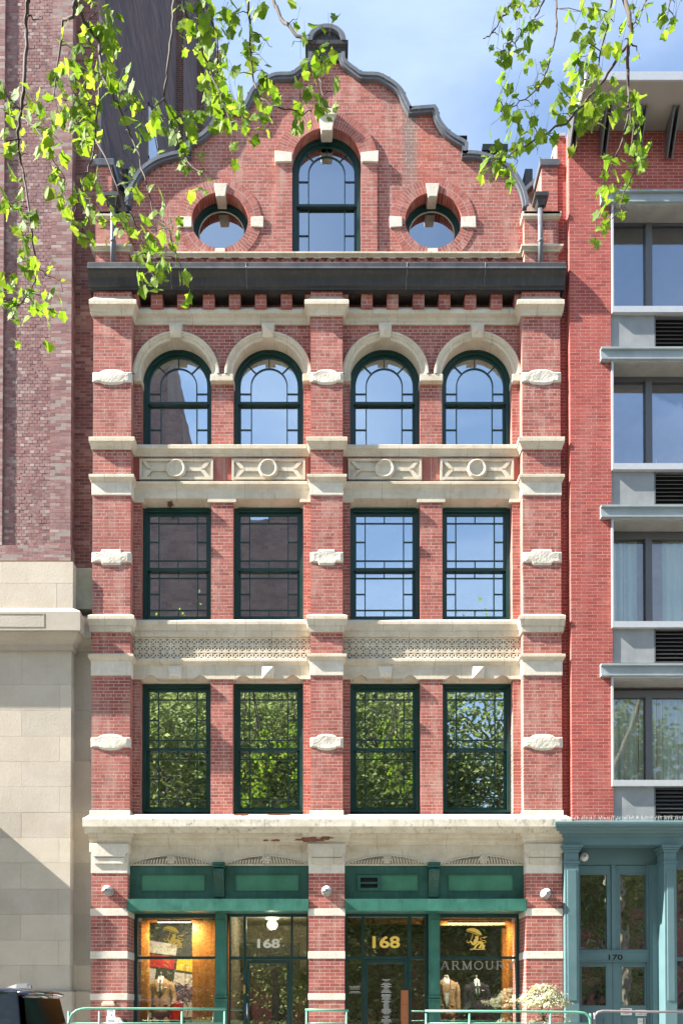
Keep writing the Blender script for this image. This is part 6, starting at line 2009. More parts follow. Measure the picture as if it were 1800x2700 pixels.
# blossom tree in a dark pot
Yp=1.6
bl=thing('blossom_plant','small pink blossom tree in a dark pot beside the camel suit','plant',None,(0,0,0))
xp,zp=P(493,2683,Yp)
mb=MB(); mb.lathe([(.09,DZ-zp),(.095,-.02),(.105,-.02),(.105,.0),(.09,.0),(.085,-.02)],(xp,Yp,zp),'z',18); mb.build('pot',M['plinth'],bl)
M['bark']=m_plain('twig_bark',(0.055,0.038,0.03),.85,var=.4,scale=30)
tw=[[(493,2685),(495,2665),(492,2640),(488,2600),(490,2570),(491,2542)],[(494,2655),(489,2645),(486,2640)],[(492,2640),(470,2632),(458,2622)],[(492,2638),(506,2622),(512,2612)],[(489,2605),(475,2596),(462,2590)],[(490,2600),(500,2590),(506,2580)],[(492,2628),(478,2620),(466,2617)]]
mb=MB(); tips=[]
r=random.Random(8)
for w in tw:
    pts=[(lambda q:(q[0],Yp+r.uniform(-.08,.05),q[1]))(P(x,y,Yp)) for x,y in w]
    mb.tube(pts,[.012*(1-.6*i/len(pts)) for i in range(len(pts))],5); tips+=pts[1:]
mb.build('stem',M['bark'],bl)
M['petal']=m_leaf('pink_petals',[(0.62,0.24,0.33),(0.72,0.42,0.48),(0.66,0.30,0.40)],[(.6,.25,.33),(.7,.4,.45),(.6,.3,.38)],.25)
mb=MB()
spots=[(458,2617,9),(470,2622,12),(480,2612,9),(497,2606,14),(505,2620,14),(490,2635,14),(478,2640,9),(505,2640,9),(468,2596,8),(488,2590,10),(500,2580,6),(484,2574,4),(489,2548,7),(495,2555,6),(465,2575,4),(462,2648,5),(500,2596,9),(486,2622,12)]
for sx_,sy_,n in spots:
    c=P(sx_,sy_,Yp)
    for k in range(n):
        p=Vector((c[0]+r.gauss(0,.03),Yp-.02+r.gauss(0,.05),c[1]+r.gauss(0,.025)))
        e=Euler((r.uniform(0,6),r.uniform(0,6),r.uniform(0,6))).to_matrix()
        q=r.uniform(.012,.022)
        vs_=[p+e@Vector((q*math.cos(2*pi*i/5),q*math.sin(2*pi*i/5),0)) for i in range(5)]+[p+e@Vector((0,0,q*.4))]
        mb.add(vs_,[[i,(i+1)%5,5] for i in range(5)])
mb.build('blossom',M['petal'],bl,kind='stuff')
# lamp tubes in the shop window ceilings
M['glow']=NT('lit_lamp').m
nt=M['glow'].node_tree; em=nt.nodes.new('ShaderNodeEmission'); em.inputs['Color'].default_value=(1,.78,.5,1); em.inputs['Strength'].default_value=1.2
nt.links.new(em.outputs[0],[n for n in nt.nodes if n.type=='OUTPUT_MATERIAL'][0].inputs['Surface'])
def tube_lamp(label,x0_,x1_,y_,Y_,power):
    t=thing('tube_lamp',label,'lamp','lamps inside the shop windows',(0,0,0))
    a=P(x0_,y_,Y_); b=P(x1_,y_,Y_)
    MB().tube([(a[0],Y_,a[1]),(b[0],Y_,b[1])],.014,8).build('tube',M['glow'],t)
    MB().box(a[0],b[0],Y_-.03,Y_+.03,a[1]+.016,a[1]+.05).build('fitting',M['lampgrey'],t)
    l=bpy.data.lights.new('lamp_light','AREA'); l.shape='RECTANGLE'; l.size=abs(b[0]-a[0]); l.size_y=.05; l.energy=power; l.color=(1,.80,.55)
    o=bpy.data.objects.new('lamp_light',l); COL.objects.link(o); o.parent=t; o.location=((a[0]+b[0])/2,Y_,a[1]-.03); o.rotation_euler=(rad(25),0,0)
tube_lamp('warm lit tube lamp behind the glass above the camel suit',415,503,2433,.72,28)
tube_lamp('warm lit tube lamp above the tan and navy suits',1180,1330,2436,.72,30)
def hall_lamp(x,y,z,power,label):
    t=thing('pendant_lamp',label,'lamp',None,(0,0,0))
    m=MB(); m.lathe([(.14,0),(.15,.015),(.14,.03),(.02,.04)],(x,y,z),'z',20); m.build('disc',M['glow'],t)
    MB().tube([(x,y,z+.03),(x,y,z+.6)],.006,6).build('cord',M['black'],t)
    l=bpy.data.lights.new('lamp_light','POINT'); l.energy=power; l.shadow_soft_size=.12; l.color=(1,.85,.62)
    o=bpy.data.objects.new('lamp_light',l); COL.objects.link(o); o.parent=t; o.location=(x,y,z-.12)
x,z=P(1563,2460,1.6); hall_lamp(x,1.6,z,4,'glowing flat disc lamp seen through the tall glass over the teal doors')
hall_lamp(-1.2,1.5,3.55,12,'added disc light to brighten the lobby behind the left house number')  # added light to brighten the lobby, no source known there

# ================================================================== pale weeping shrub
sh=thing('shrub','pale cream green weeping dwarf maple with layered crown at the right brick pier','shrub',None,(0,0,0))
M['palm']=m_leaf('pale_maple_leaves',[(0.42,0.42,0.24),(0.62,0.60,0.44),(0.70,0.68,0.56),(0.36,0.40,0.20),(0.55,0.42,0.26)],[(.55,.55,.3),(.7,.7,.5),(.7,.7,.55),(.5,.55,.25),(.5,.4,.2)],.35)
Ys=-.75
xs_,_=P(1433,2650,Ys)
mb=MB()
zb=PLZ+.28
mb.tube([(xs_,Ys,zb-.1),(xs_+.03,Ys,zb+.25),(xs_-.03,Ys+.02,ZP(2665,Ys)),(xs_+.0,Ys,ZP(2640,Ys)),(xs_,Ys,ZP(2612,Ys))],[.03,.028,.024,.018,.008],7)
r=random.Random(21)
def leafclump(mbx,c,n,sx,sy,sz,ln=.05):
    for k in range(n):
        p=Vector((c[0]+r.gauss(0,sx),c[1]+r.gauss(0,sy),c[2]+r.gauss(0,sz)))
        out=Vector((p.x-xs_,p.y-Ys,0)); 
        if out.length<.02: out=Vector((r.gauss(0,1),r.gauss(0,1),0))
        out.normalize(); d=(out*.8+Vector((r.gauss(0,.35),r.gauss(0,.35),-.55+r.gauss(0,.3)))).normalized()
        s=d.cross(Vector((0,0,1))).normalized()*(.008+r.random()*.006)
        l=ln*r.uniform(.6,1.3)
        mbx.add([p-s,p+d*l*.5-s*1.3+Vector((0,0,.006)),p+d*l,p+d*l*.5+s*1.3+Vector((0,0,.006)),p+s],[[0,1,3,4],[1,2,3]])
lf=MB()
tops=[]
for k in range(84):
    a=r.uniform(0,2*pi); q=math.sqrt(r.random())
    x_=q*math.cos(a); y_=q*math.sin(a)
    h=(1-q**1.5)
    tops.append((xs_-.0+x_*.44,Ys+y_*.40,ZP(2650,Ys)+h*.38+r.gauss(0,.012)))
for c in tops: leafclump(lf,c,40,.045,.04,.022)
for (px_,py_) in ((1362,2638),(1375,2641),(1352,2636),(1480,2644),(1488,2652),(1420,2665),(1428,2680),(1412,2692),(1440,2700),(1475,2672),(1490,2685),(1500,2672),(1482,2690),(1395,2700),(1385,2710),(1420,2715),(1465,2705),(1495,2705),(1440,2688)):
    c=P(px_,py_,Ys); leafclump(lf,(c[0],Ys+r.gauss(0,.1),c[1]),34,.05,.06,.022)
for c in tops[::3]: mb.tube([(xs_,Ys,ZP(2640,Ys)),((xs_+c[0])/2,(Ys+c[1])/2,c[2]+.0),c],[.010,.007,.003],4)
for (px_,py_) in ((1480,2644),(1420,2670),(1490,2685),(1465,2705),(1395,2700)):
    c=P(px_,py_,Ys); mb.tube([(xs_,Ys,ZP(2690,Ys)),((xs_+c[0])/2,Ys,c[1]+.03),(c[0],Ys,c[1])],[.010,.007,.003],4)
mb.build('trunk',M['bark'],sh); lf.build('crown',M['palm'],sh,fix=False)
m=MB(); m.lathe([(.16,PLZ),(.20,PLZ+.3),(.22,PLZ+.3),(.22,PLZ+.33),(.19,PLZ+.33),(.18,PLZ+.27),(.002,PLZ+.27)],(xs_,Ys,0),'z',20); m.build('pot',M['plinth'],sh)

# ================================================================== black car at the kerb
CAR=thing('parked_car','dark blue black sport utility car with tinted rear window parked at the kerb, bottom left','car',None,(0,0,0))
M['carpaint']=m_plain('dark_blue_car_paint',(0.012,0.018,0.035),.12,var=.05); 
bs=[n for n in M['carpaint'].node_tree.nodes if n.type=='BSDF_PRINCIPLED'][0]; bs.inputs['Coat Weight'].default_value=1.0; bs.inputs['Coat Roughness'].default_value=.03; bs.inputs['Specular IOR Level'].default_value=.8
M['carglass']=m_plain('tinted_car_glass',(0.006,0.0075,0.007),.04,var=.1)
[n for n in M['carglass'].node_tree.nodes if n.type=='BSDF_PRINCIPLED'][0].inputs['Specular IOR Level'].default_value=.28
M['rubber']=m_plain('rubber',(0.02,0.02,0.02),.85); M['trim']=m_plain('black_trim',(0.015,0.015,0.016),.45)
M['chrome']=m_plain('silver_trim',(0.55,0.55,0.56),.22,metal=1.0,var=.05); M['fingrey']=m_plain('grey_fin_paint',(0.16,0.165,0.17),.3,metal=.5,var=.05); M['taillight']=m_plain('tail_light',(0.30,0.01,0.01),.15,var=.05)
CX,CYn,CYf=-4.06,-5.50,-3.62                     # rear end x, near and far side y
cy=(CYn+CYf)/2; hwid=(CYf-CYn)/2
ZR=1.845
# body sections along the length: (x back from the rear, bottom z, belt z, roof z or None, half width low, half width at roof)
secs=[(.10,.45,.95,None,.86,0),(.0,.42,1.05,None,.90,0),(-.35,.38,1.08,None,.935,0),(-1.3,.36,1.07,None,.94,0),(-2.6,.36,1.04,None,.94,0),(-3.35,.36,1.02,None,.93,0),(-4.2,.40,.96,None,.90,0),(-4.7,.46,.80,None,.80,0)]
mb=MB(); rings=[]
for x_,zb_,zt_,_,hw,_ in secs:
    X=CX+x_
    rings.append([(X,cy-hw*.93,zb_),(X,cy-hw,zb_+.18),(X,cy-hw,zb_+.40),(X,cy-hw*.985,zt_-.06),(X,cy-hw*.95,zt_),(X,cy,zt_+.015),(X,cy+hw*.95,zt_),(X,cy+hw*.985,zt_-.06),(X,cy+hw,zb_+.40),(X,cy+hw,zb_+.18),(X,cy+hw*.93,zb_)])
mb.loft(rings[::-1])
body=mb.build('body',M['carpaint'],CAR)
# roof, pillars
gr=MB()
roof=[(-.02,ZR-.09,.70),(-.08,ZR-.035,.74),(-.30,ZR-.008,.76),(-.9,ZR,.77),(-1.8,ZR,.76),(-2.5,ZR-.05,.74),(-2.75,ZR-.12,.71)]
rr=[]
for x_,z_,hw in roof:
    X=CX+x_
    rr.append([(X,cy-hw-.015,z_-.07),(X,cy-hw*.96,z_-.02),(X,cy-hw*.7,z_+.0),(X,cy,z_+.012),(X,cy+hw*.7,z_),(X,cy+hw*.96,z_-.02),(X,cy+hw+.015,z_-.07),(X,cy+hw*.9,z_-.09),(X,cy,z_-.06),(X,cy-hw*.9,z_-.09)])
gr.loft(rr[::-1]); gr.build('roof',M['carpaint'],CAR)
for s in (-1,1):
    m=MB()
    def pil(xt0,xt1,xb0,xb1,zt_,zb_,ht,hb,mat,nm,th=.05):
        q=MB()
        a=[(CX+xb0,cy+s*hb,zb_),(CX+xb1,cy+s*hb,zb_),(CX+xt1,cy+s*ht,zt_),(CX+xt0,cy+s*ht,zt_)]
        b_=[(x_,y_-s*th,z_) for x_,y_,z_ in a]
        q.add(a+b_,[[0,1,2,3],[7,6,5,4],[0,4,5,1],[1,5,6,2],[2,6,7,3],[3,7,4,0]])
        o=q.build(nm,mat,CAR); bevel(o,.01)
        return o
    pil(-.10,-.60,.03,-.42,ZR-.06,1.05,.76,.915,M['carpaint'],'rear_pillar')
    pil(-1.36,-1.46,-1.32,-1.46,ZR-.06,1.05,.77,.915,M['trim'],'door_pillar',.04)
    pil(-2.56,-2.68,-3.35,-3.50,ZR-.08,1.03,.72,.90,M['carpaint'],'front_pillar')
    pil(-.60,-1.36,-.42,-1.32,ZR-.065,1.05,.765,.91,M['carglass'],'rear_side_window',.006)
    pil(-1.46,-2.56,-1.46,-3.35,ZR-.065,1.05,.765,.91,M['carglass'],'front_side_window',.006)
    # seam between pillar and door, wheel and tyre
    for wx in (-.95,-3.75):
        m=MB(); c=(CX+wx,cy+s*(hwid-.10),.34)
        prof=[(.20,-.11),(.31,-.11),(.345,-.085),(.35,0),(.345,.085),(.31,.11),(.20,.11)]
        rg=[]
        for r_,h in prof: rg.append([(c[0]+r_*math.cos(2*pi*k/24),c[1]+h,c[2]+r_*math.sin(2*pi*k/24)) for k in range(24)])
        m.loft(rg); w=m.build('wheel',M['rubber'],CAR)
        m=MB(); rg=[]
        for r_,h in [(.22,.09),(.2,.10),(.06,.085),(.03,.10)]: rg.append([(c[0]+r_*math.cos(2*pi*k/24),c[1]+s*h,c[2]+r_*math.sin(2*pi*k/24)) for k in range(24)])
        m.loft(rg); m.build('rim',M['chrome'],w)
# rear window, raked, and spoiler
def rearq(xo,zt_,zb_,ht,hb,mat,nm,xt=-.03,xb=.10,th=.006):
    q=MB()
    a=[(CX+xt+xo,cy-ht,zt_),(CX+xt+xo,cy+ht,zt_),(CX+xb+xo,cy+hb,zb_),(CX+xb+xo,cy-hb,zb_)]
    b_=[(x_-th,y_,z_) for x_,y_,z_ in a]
    q.add(a+b_,[[0,1,2,3],[7,6,5,4],[0,4,5,1],[1,5,6,2],[2,6,7,3],[3,7,4,0]])
    return q.build(nm,mat,CAR)
rearq(.0,ZR-.09,1.06,.70,.86,M['carglass'],'rear_window')
q=MB(); q.strip([],[],0,0) if False else None
sp=MB(); sp.loft([[(CX-.22,cy+y_,ZR-.02-e_),(CX+.05-e_,cy+y_,ZR-.045-e_),(CX+.075-e_,cy+y_,ZR-.065-e_),(CX+.05-e_,cy+y_,ZR-.095-e_),(CX-.1,cy+y_,ZR-.09-e_)] for y_,e_ in ((-.74,.035),(-.66,.012),(-.4,.002),(0,0),(.4,.002),(.66,.012),(.74,.035))]); sp.build('roof_spoiler',M['carpaint'],CAR)
br=MB(); br.box(CX+.055,CX+.072,cy-.16,cy+.16,ZR-.088,ZR-.076); br.build('brake_light',M['taillight'],CAR)
wp=MB(); wp.tube([(CX+.11,cy,1.12),(CX+.06,cy-.25,1.28)],.012,6); wp.build('rear_wiper',M['trim'],CAR)
for s in (-1,1):
    m=MB(); m.box(CX+.03,CX+.095,cy+s*.74,cy+s*.90,.85,1.06); o=m.build('tail_light',M['taillight'],CAR); bevel(o,.02)
m=MB(); m.box(CX+.03,CX+.14,cy-.88,cy+.88,.42,.66); o=m.build('bumper',M['trim'],CAR); bevel(o,.04)
# antenna fin
fx=CX-.16
fn=MB(); fn.loft([[(fx-.30,cy-.30+y_*.4,ZR-.01) for y_ in (-.02,0,.02)]+[(fx-.30,cy-.30,ZR-.005)],
   [(fx-.12,cy-.30-.035,ZR-.01),(fx-.12,cy-.30-.012,ZR+.05),(fx-.12,cy-.30+.012,ZR+.05),(fx-.12,cy-.30+.035,ZR-.01)],
   [(fx+.03,cy-.30-.04,ZR-.01),(fx+.03,cy-.30-.012,ZR+.062),(fx+.03,cy-.30+.012,ZR+.062),(fx+.03,cy-.30+.04,ZR-.01)],
   [(fx+.09,cy-.30-.038,ZR-.01),(fx+.075,cy-.30-.012,ZR+.045),(fx+.075,cy-.30+.012,ZR+.045),(fx+.09,cy-.30+.038,ZR-.01)]],smooth=False)
fn.build('antenna_fin',M['fingrey'],CAR)
# seats seen through the glass
st=MB()
for y_ in (-.42,.42):
    st.box(CX-2.1,CX-1.9,cy+y_-.25,cy+y_+.25,.9,1.45); st.box(CX-2.08,CX-1.95,cy+y_-.13,cy+y_+.13,1.46,1.66); st.box(CX-1.15,CX-1.0,cy+y_-.25,cy+y_+.25,.9,1.4)
o=st.build('seats',M['trim'],CAR); bevel(o,.05)

# ================================================================== across the street (seen in the window glass)
M['bark2']=m_plain('mottled_bark',(0.19,0.16,0.11),.9,var=.6,scale=5,bump=.5)
M['parkleaf']=m_leaf('park_leaves',[(0.13,0.155,0.055),(0.18,0.21,0.075),(0.24,0.275,0.105),(0.31,0.335,0.15)],[(.20,.26,.08),(.28,.36,.10),(.36,.44,.14),(.44,.50,.18)],.4)
def park_tree(x,y,h,rx,seed,lab,n=20000):
    rr=random.Random(seed)
    t=thing('park_tree',lab,'tree','park trees across the street',(0,0,0))
    m=MB()
    m.tube([(x,y,-.02),(x+.1,y,2),(x-.1,y,4.5),(x+.15,y,h*.55),(x,y,h*.8)],[.30,.24,.20,.12,.04],10)
    cl=[]
    for k in range(40):
        a=rr.uniform(0,2*pi); zz_=rr.uniform(2.4,h-1.5); q=rx*math.sqrt(max(.12,1-((zz_-(h*.55))/(h*.5))**2))*math.sqrt(rr.uniform(.15,1))
        c=(x+q*math.cos(a),y+q*math.sin(a),zz_); cl.append(c)
        z0_=max(2.5,zz_-rr.uniform(1,2.5)); m.tube([(x,y,min(z0_,h*.78)),((x+c[0])/2,(y+c[1])/2,(z0_+zz_)/2+.3),c],[.06,.04,.015],5)
    m.build('trunk',M['bark2'],t)
    lf=MB()
    for c in cl:
        for k in range(n//40):
            d=Vector((rr.gauss(0,1),rr.gauss(0,1),rr.gauss(0,.75)))
            p=Vector(c)+d*1.25
            e=Euler((rr.uniform(-.9,.9),rr.uniform(-.9,.9),rr.uniform(0,6.3))).to_matrix()
            s=rr.uniform(.10,.20)
            lf.add([p+e@Vector(v)*s for v in ((0,-1,0),(.62,-.1,.15),(0,1,-.1),(-.62,-.1,.15))],[[0,1,2,3]])
    lf.build('crown',M['parkleaf'],t,fix=False)
for i,(x,y,h,rx) in enumerate(((-8.6,-25,20.5,4.4),(-2.9,-26.5,21,4.4),(3.2,-27,20,4.4),(9.0,-25.5,20.5,4.6),(-14.8,-28,20,4.6),(15.5,-28,19.5,4.8),(0.2,-33,20,4.6),(6.5,-34,19.5,4.6))):
    park_tree(x,y,h,rx,40+i,('leafy park tree facing the camel suit window','leafy park tree facing the left shop door','leafy park tree facing the gold house number','leafy park tree facing the two suits','broad leafy tree on the left end of the park','broad leafy tree on the right end of the park','tree in the second park row behind the left door tree','tree in the second park row behind the right suits tree')[i])
hg=MB(); r=random.Random(3)
for k in range(9000):
    p=Vector((r.uniform(-16,16),-20.5+r.gauss(0,.35),r.uniform(.1,1.15)))
    e=Euler((r.uniform(-1.2,1.2),r.uniform(-1.2,1.2),r.uniform(0,6.3))).to_matrix(); s=r.uniform(.04,.09)
    hg.add([p+e@Vector(v)*s for v in ((0,-1,0),(.6,0,.1),(0,1,0),(-.6,0,.1))],[[0,1,2,3]])
o=hg.build('hedge',M['parkleaf'],None,fix=False); tag(o,'low clipped green hedge along the park edge across the street','hedge')
M['far_brown']=m_brickwall('far_brown_masonry',(0.27,0.18,0.165),(0.20,0.13,0.125),(0.28,0.22,0.20),'xz',bw=.6,bh=.3)
M['far_red']=m_brickwall('far_red_brick',(0.30,0.085,0.07),(0.24,0.06,0.05),(0.36,0.25,0.22),'xz',bw=.4,bh=.14)
M['far_stone']=m_stone('far_pale_stone',(0.48,0.42,0.35),(0.36,0.31,0.26),.3)
def far_building(name,label,x0_,x1_,y_,h,mat,rows,cols,tiers=(),arch=False,cornice=True):
    t=thing(name,label,'building',None,(0,0,0))
    m=MB(); m.box(x0_,x1_,y_-14,y_,-.02,h)
    for a,b,z0_,z1_ in tiers: m.box(a,b,y_-13,y_-1.5,z0_-.01,z1_)
    m.build('wall',mat,t)
    if cornice:
        c=MB(); c.box(x0_-.4,x1_+.4,y_-13.5,y_+.5,h,h+.5); c.box(x0_-.2,x1_+.2,y_-.1,y_+.25,h-.5,h-.002); c.build('cornice',M['far_stone'],t)
    gl=M['glass']; w=(x1_-x0_)/cols; fh=h/rows
    for i in range(cols):
        for k in range(rows if name!='brown_tower' else 4):
            xc=x0_+(i+.5)*w; zc=k*fh+fh*.52
            ww=min(1.1,w*.5)/2; hh=fh*.30
            f=MB(); f.box(xc-ww-.12,xc+ww+.12,y_+.003,y_+.14,zc-hh-.18,zc-hh); f.box(xc-ww-.12,xc+ww+.12,y_+.003,y_+.12,zc+hh,zc+hh+.22)
            wo=f.build('window',M['far_stone'],t)
            if arch: po=[(xc-ww,zc-hh),(xc+ww,zc-hh)]+arc_pts(xc,zc+hh-ww,ww,0,pi,8)
            else: po=[(xc-ww,zc-hh),(xc+ww,zc-hh),(xc+ww,zc+hh),(xc-ww,zc+hh)]
            MB().prism(po,y_+.002,y_+.05).build('pane',M['trim'],wo)
far_building('brown_tower','tall brown masonry tower with stepped top across the park',-34,-1.5,-44,40,M['far_brown'],12,12,tiers=((-26,-9.6,40,46),(-22,-11.2,46,50),(-18,-12.6,50,56)),cornice=False)
far_building('red_brick_building','four storey red brick building with arched windows across the park',4.0,30,-46,15,M['far_red'],4,9,arch=True)
far_building('cornice_building','dark brown building with a projecting roof cornice across the park',2.6,9.2,-58,33.5,M['far_brown'],9,4)
far_building('low_brick_building','low red brick row with arched windows in front of the brown tower',-30,3.5,-42,11,M['far_red'],3,12,arch=True)
# ================================================================== overhanging plane trees in the foreground
M['leaf']=m_leaf('plane_leaves',[(0.065,0.13,0.010),(0.09,0.175,0.012),(0.12,0.22,0.015),(0.18,0.27,0.03),(0.075,0.145,0.011)],
                 [(.16,.31,.012),(.22,.38,.015),(.28,.44,.02),(.40,.51,.05),(.18,.33,.014)],.45)
M['twig']=m_plain('plane_twig',(0.055,0.04,0.032),.85,var=.4,scale=20)
M['limb']=m_plain('plane_bark',(0.20,0.17,0.12),.9,var=.6,scale=4,bump=.5)
def leaf_mesh(seed):
    r=random.Random(seed)
    half=[(0,0),(.18,-.09),(.44,-.04),(.42,.15),(.56,.30),(.70,.50),(.52,.56),(.38,.66),(.24,.82),(0,1.0)]
    if seed%2: half=[(0,0),(.16,-.08),(.42,-.02),(.36,.16),(.52,.30),(.70,.52),(.47,.53),(.32,.62),(.24,.80),(0,1.0)]
    fold=r.uniform(.08,.48); curl=r.uniform(-.75,.45); sk=r.uniform(-.12,.12); 
    vs=[];fs=[]
    for s in (-1,1):
        b=len(vs)
        k=r.uniform(.88,1.1)
        for x,y in half: vs.append((s*x*k*r.uniform(.93,1.08)+sk*y*y,y*r.uniform(.94,1.05)-.12*curl*curl*y*y,fold*abs(x)-curl*y*y*.6-.22*x*x+r.uniform(-.03,.03)))
        vs.append((sk*.25,.5,-curl*.25*.6+.0))
        n=len(half)
        fs.append([b+i for i in ((0,1,2,3,n) if s>0 else (n,3,2,1,0))])
        fs.append([b+i for i in ((3,4,5,6,7,n) if s>0 else (n,7,6,5,4,3))])
        fs.append([b+i for i in ((7,8,9,n) if s>0 else (n,9,8,7))])
    # stalk
    vs+=[(-.012,0,0),(.012,0,0),(.012,-.45,.03),(-.012,-.45,.03)]; b=len(vs)-4; fs.append([b+3,b+2,b+1,b])
    return vs,fs
LV=[leaf_mesh(i) for i in range(14)]
LM=[]
for i,(v,f) in enumerate(LV):
    me=bpy.data.meshes.new('leaf'); me.from_pydata(v,[],f); me.materials.append(M['leaf']); me.update(); LM.append(me)
def hanging(tree,paths,clusters,ox,oy,d0,seed,limb_pts,sc=1/1.742,lf=1.0,up=None):
    """paths and clusters give where twigs and leaves hang; every twig has its own distance from the camera"""
    r=random.Random(seed)
    tw=MB(); segs=[]
    for pi_,(w0,pth) in enumerate(paths):
        d=d0+r.uniform(-.7,.7)
        n=len(pth); pts=[]
        for i,(x,y) in enumerate(pth):
            dd=d+math.sin(i*1.3+pi_)*.12
            X,Z=P(ox+x*sc,oy+y*sc,dd-CAMD); pts.append(Vector((X,dd-CAMD,Z)))
        fine=[]
        for i in range(n-1):
            for k in range(4):
                t=k/4; q=pts[i].lerp(pts[i+1],t); 
                fine.append(q+Vector((r.gauss(0,.006),r.gauss(0,.01),r.gauss(0,.006))) if (i or k) else q)
        fine.append(pts[-1])
        m=len(fine)
        tw.tube(fine,[w0*(1-.72*i/(m-1)) for i in range(m)],6)
        segs.append(fine)
        if pth[0][1]<=1:          # reaches up to a limb above the picture
            top=fine[0]; best=min(limb_pts,key=lambda q:(Vector(q)-top).length); b=Vector(best)
            mid=top.lerp(b,.5)+Vector((0,0,.15)); tw.tube([top,mid,b],[w0,w0*1.3,w0*1.7],6)
    allp=[q for s in segs for q in s]
    leaves=[]
    petl=MB()
    for cx,cy_,rr,n in clusters:
        c0=P(ox+cx*sc,oy+cy_*sc,d0-CAMD); c0=Vector((c0[0],d0-CAMD,c0[1]))
        # nearest twig in the picture gives the distance
        near=min(allp,key=lambda q:(q.x-c0.x*(q.y+CAMD)/d0)**2+(q.z-(CAMZ+(c0.z-CAMZ)*(q.y+CAMD)/d0))**2)
        dd=near.y+CAMD+r.gauss(0,.08)
        X,Z=P(ox+cx*sc,oy+cy_*sc,dd-CAMD); c=Vector((X,dd-CAMD,Z))
        rad_=rr*sc/FPX*dd
        if (c-near).length>.03: tw.tube([near,near.lerp(c,.5)+Vector((0,0,.02)),c],[.004,.0035,.002],4)
        for k in range(int(n*1.12+.5)):
            a=r.uniform(0,2*pi); q=math.sqrt(r.random())*rad_*1.12
            p=c+Vector((q*math.cos(a),r.gauss(0,.12),q*math.sin(a)+.02))
            s=r.uniform(.052,.108)*lf*(dd/6.8)
            # hang down, face loosely the light and the street
            rot=Euler((rad(r.gauss(-98,28)),rad(r.gauss(0,30)),rad(r.gauss(0,55)))).to_matrix()
            rot=Matrix.Rotation(rad(r.gauss(-8,38)),3,'Y')@rot
            leaves.append((p,rot,s,r.randrange(14)))
            base=p+rot@Vector((0,-.45*s,.03*s))
            tgt=min((c,near),key=lambda z_:(z_-base).length)
            if (tgt-base).length<.22: petl.tube([tgt,base],[.0018,.0014],3)
    tw.build('twig',M['twig'],tree,fix=False)
    petl.build('leaf_stalk',M['twig'],tree,fix=False,kind='stuff')
    leaves.sort(key=lambda l:-l[2]/((l[0].y+CAMD)))
    rest=MB()
    for i,(p,rot,s,v) in enumerate(leaves):
        if i<300:
            o=bpy.data.objects.new('leaf',LM[v]); o.matrix_world=Matrix.Translation(p)@rot.to_4x4()@Matrix.Diagonal((s,s,s,1)); COL.objects.link(o); o.parent=tree
        else:
            vs,fs=LV[v]; rest.add([p+rot@(Vector(q)*s) for q in vs],fs)
    # upper crown out along the limb
    for (x,y,z) in (up or []):
        for k in range(70):
            p=Vector((x+r.gauss(0,.5),y+r.gauss(0,.5),z+r.gauss(0,.35))); rot=Euler((rad(r.gauss(-60,50)),rad(r.gauss(0,50)),r.uniform(0,6.3))).to_matrix(); s=r.uniform(.06,.11)
            vs,fs=LV[r.randrange(14)]; rest.add([p+rot@(Vector(q)*s) for q in vs],fs)
    rest.build('foliage',M['leaf'],tree,fix=False,kind='stuff')
    return len(leaves)
def limb(mb,pts,rs):
    P_=[Vector(p) for p in pts]; out=[];ro=[]
    for i in range(len(P_)-1):
        for k in range(5):
            t=k/5; p0=P_[max(0,i-1)];p1=P_[i];p2=P_[i+1];p3=P_[min(len(P_)-1,i+2)]
            out.append(.5*((2*p1)+(p2-p0)*t+(2*p0-5*p1+4*p2-p3)*t*t+(3*p1-p0-3*p2+p3)*t**3)); ro.append(rs[i]+(rs[i+1]-rs[i])*t)
    out.append(P_[-1]); ro.append(rs[-1]); mb.tube(out,ro,10)
    return [tuple(q) for q in out]
T1=thing('plane_tree','plane tree with bright green leaves hanging over the top left of the gabled facade','tree','plane trees overhanging the street')
mb=MB()
l1=limb(mb,[(-10.6,-13.4,0),(-10.4,-13.3,4),(-9.6,-13,9.5),(-7.6,-11.8,14.0),(-4.8,-10.2,14.2),(-2.4,-9.3,13.1),(-.2,-9,12.7)],[.32,.27,.23,.15,.09,.05,.03])
l2=limb(mb,[(-7.6,-11.8,14),(-5.4,-10.4,13.4),(-3.6,-9.4,13.0),(-2.6,-9.0,12.7)],[.10,.07,.045,.03])
l3=limb(mb,[(-9.6,-13,9.5),(-11.5,-14.5,13),(-12.5,-15.5,16)],[.18,.12,.05])
mb.build('trunk',M['limb'],T1,fix=False)
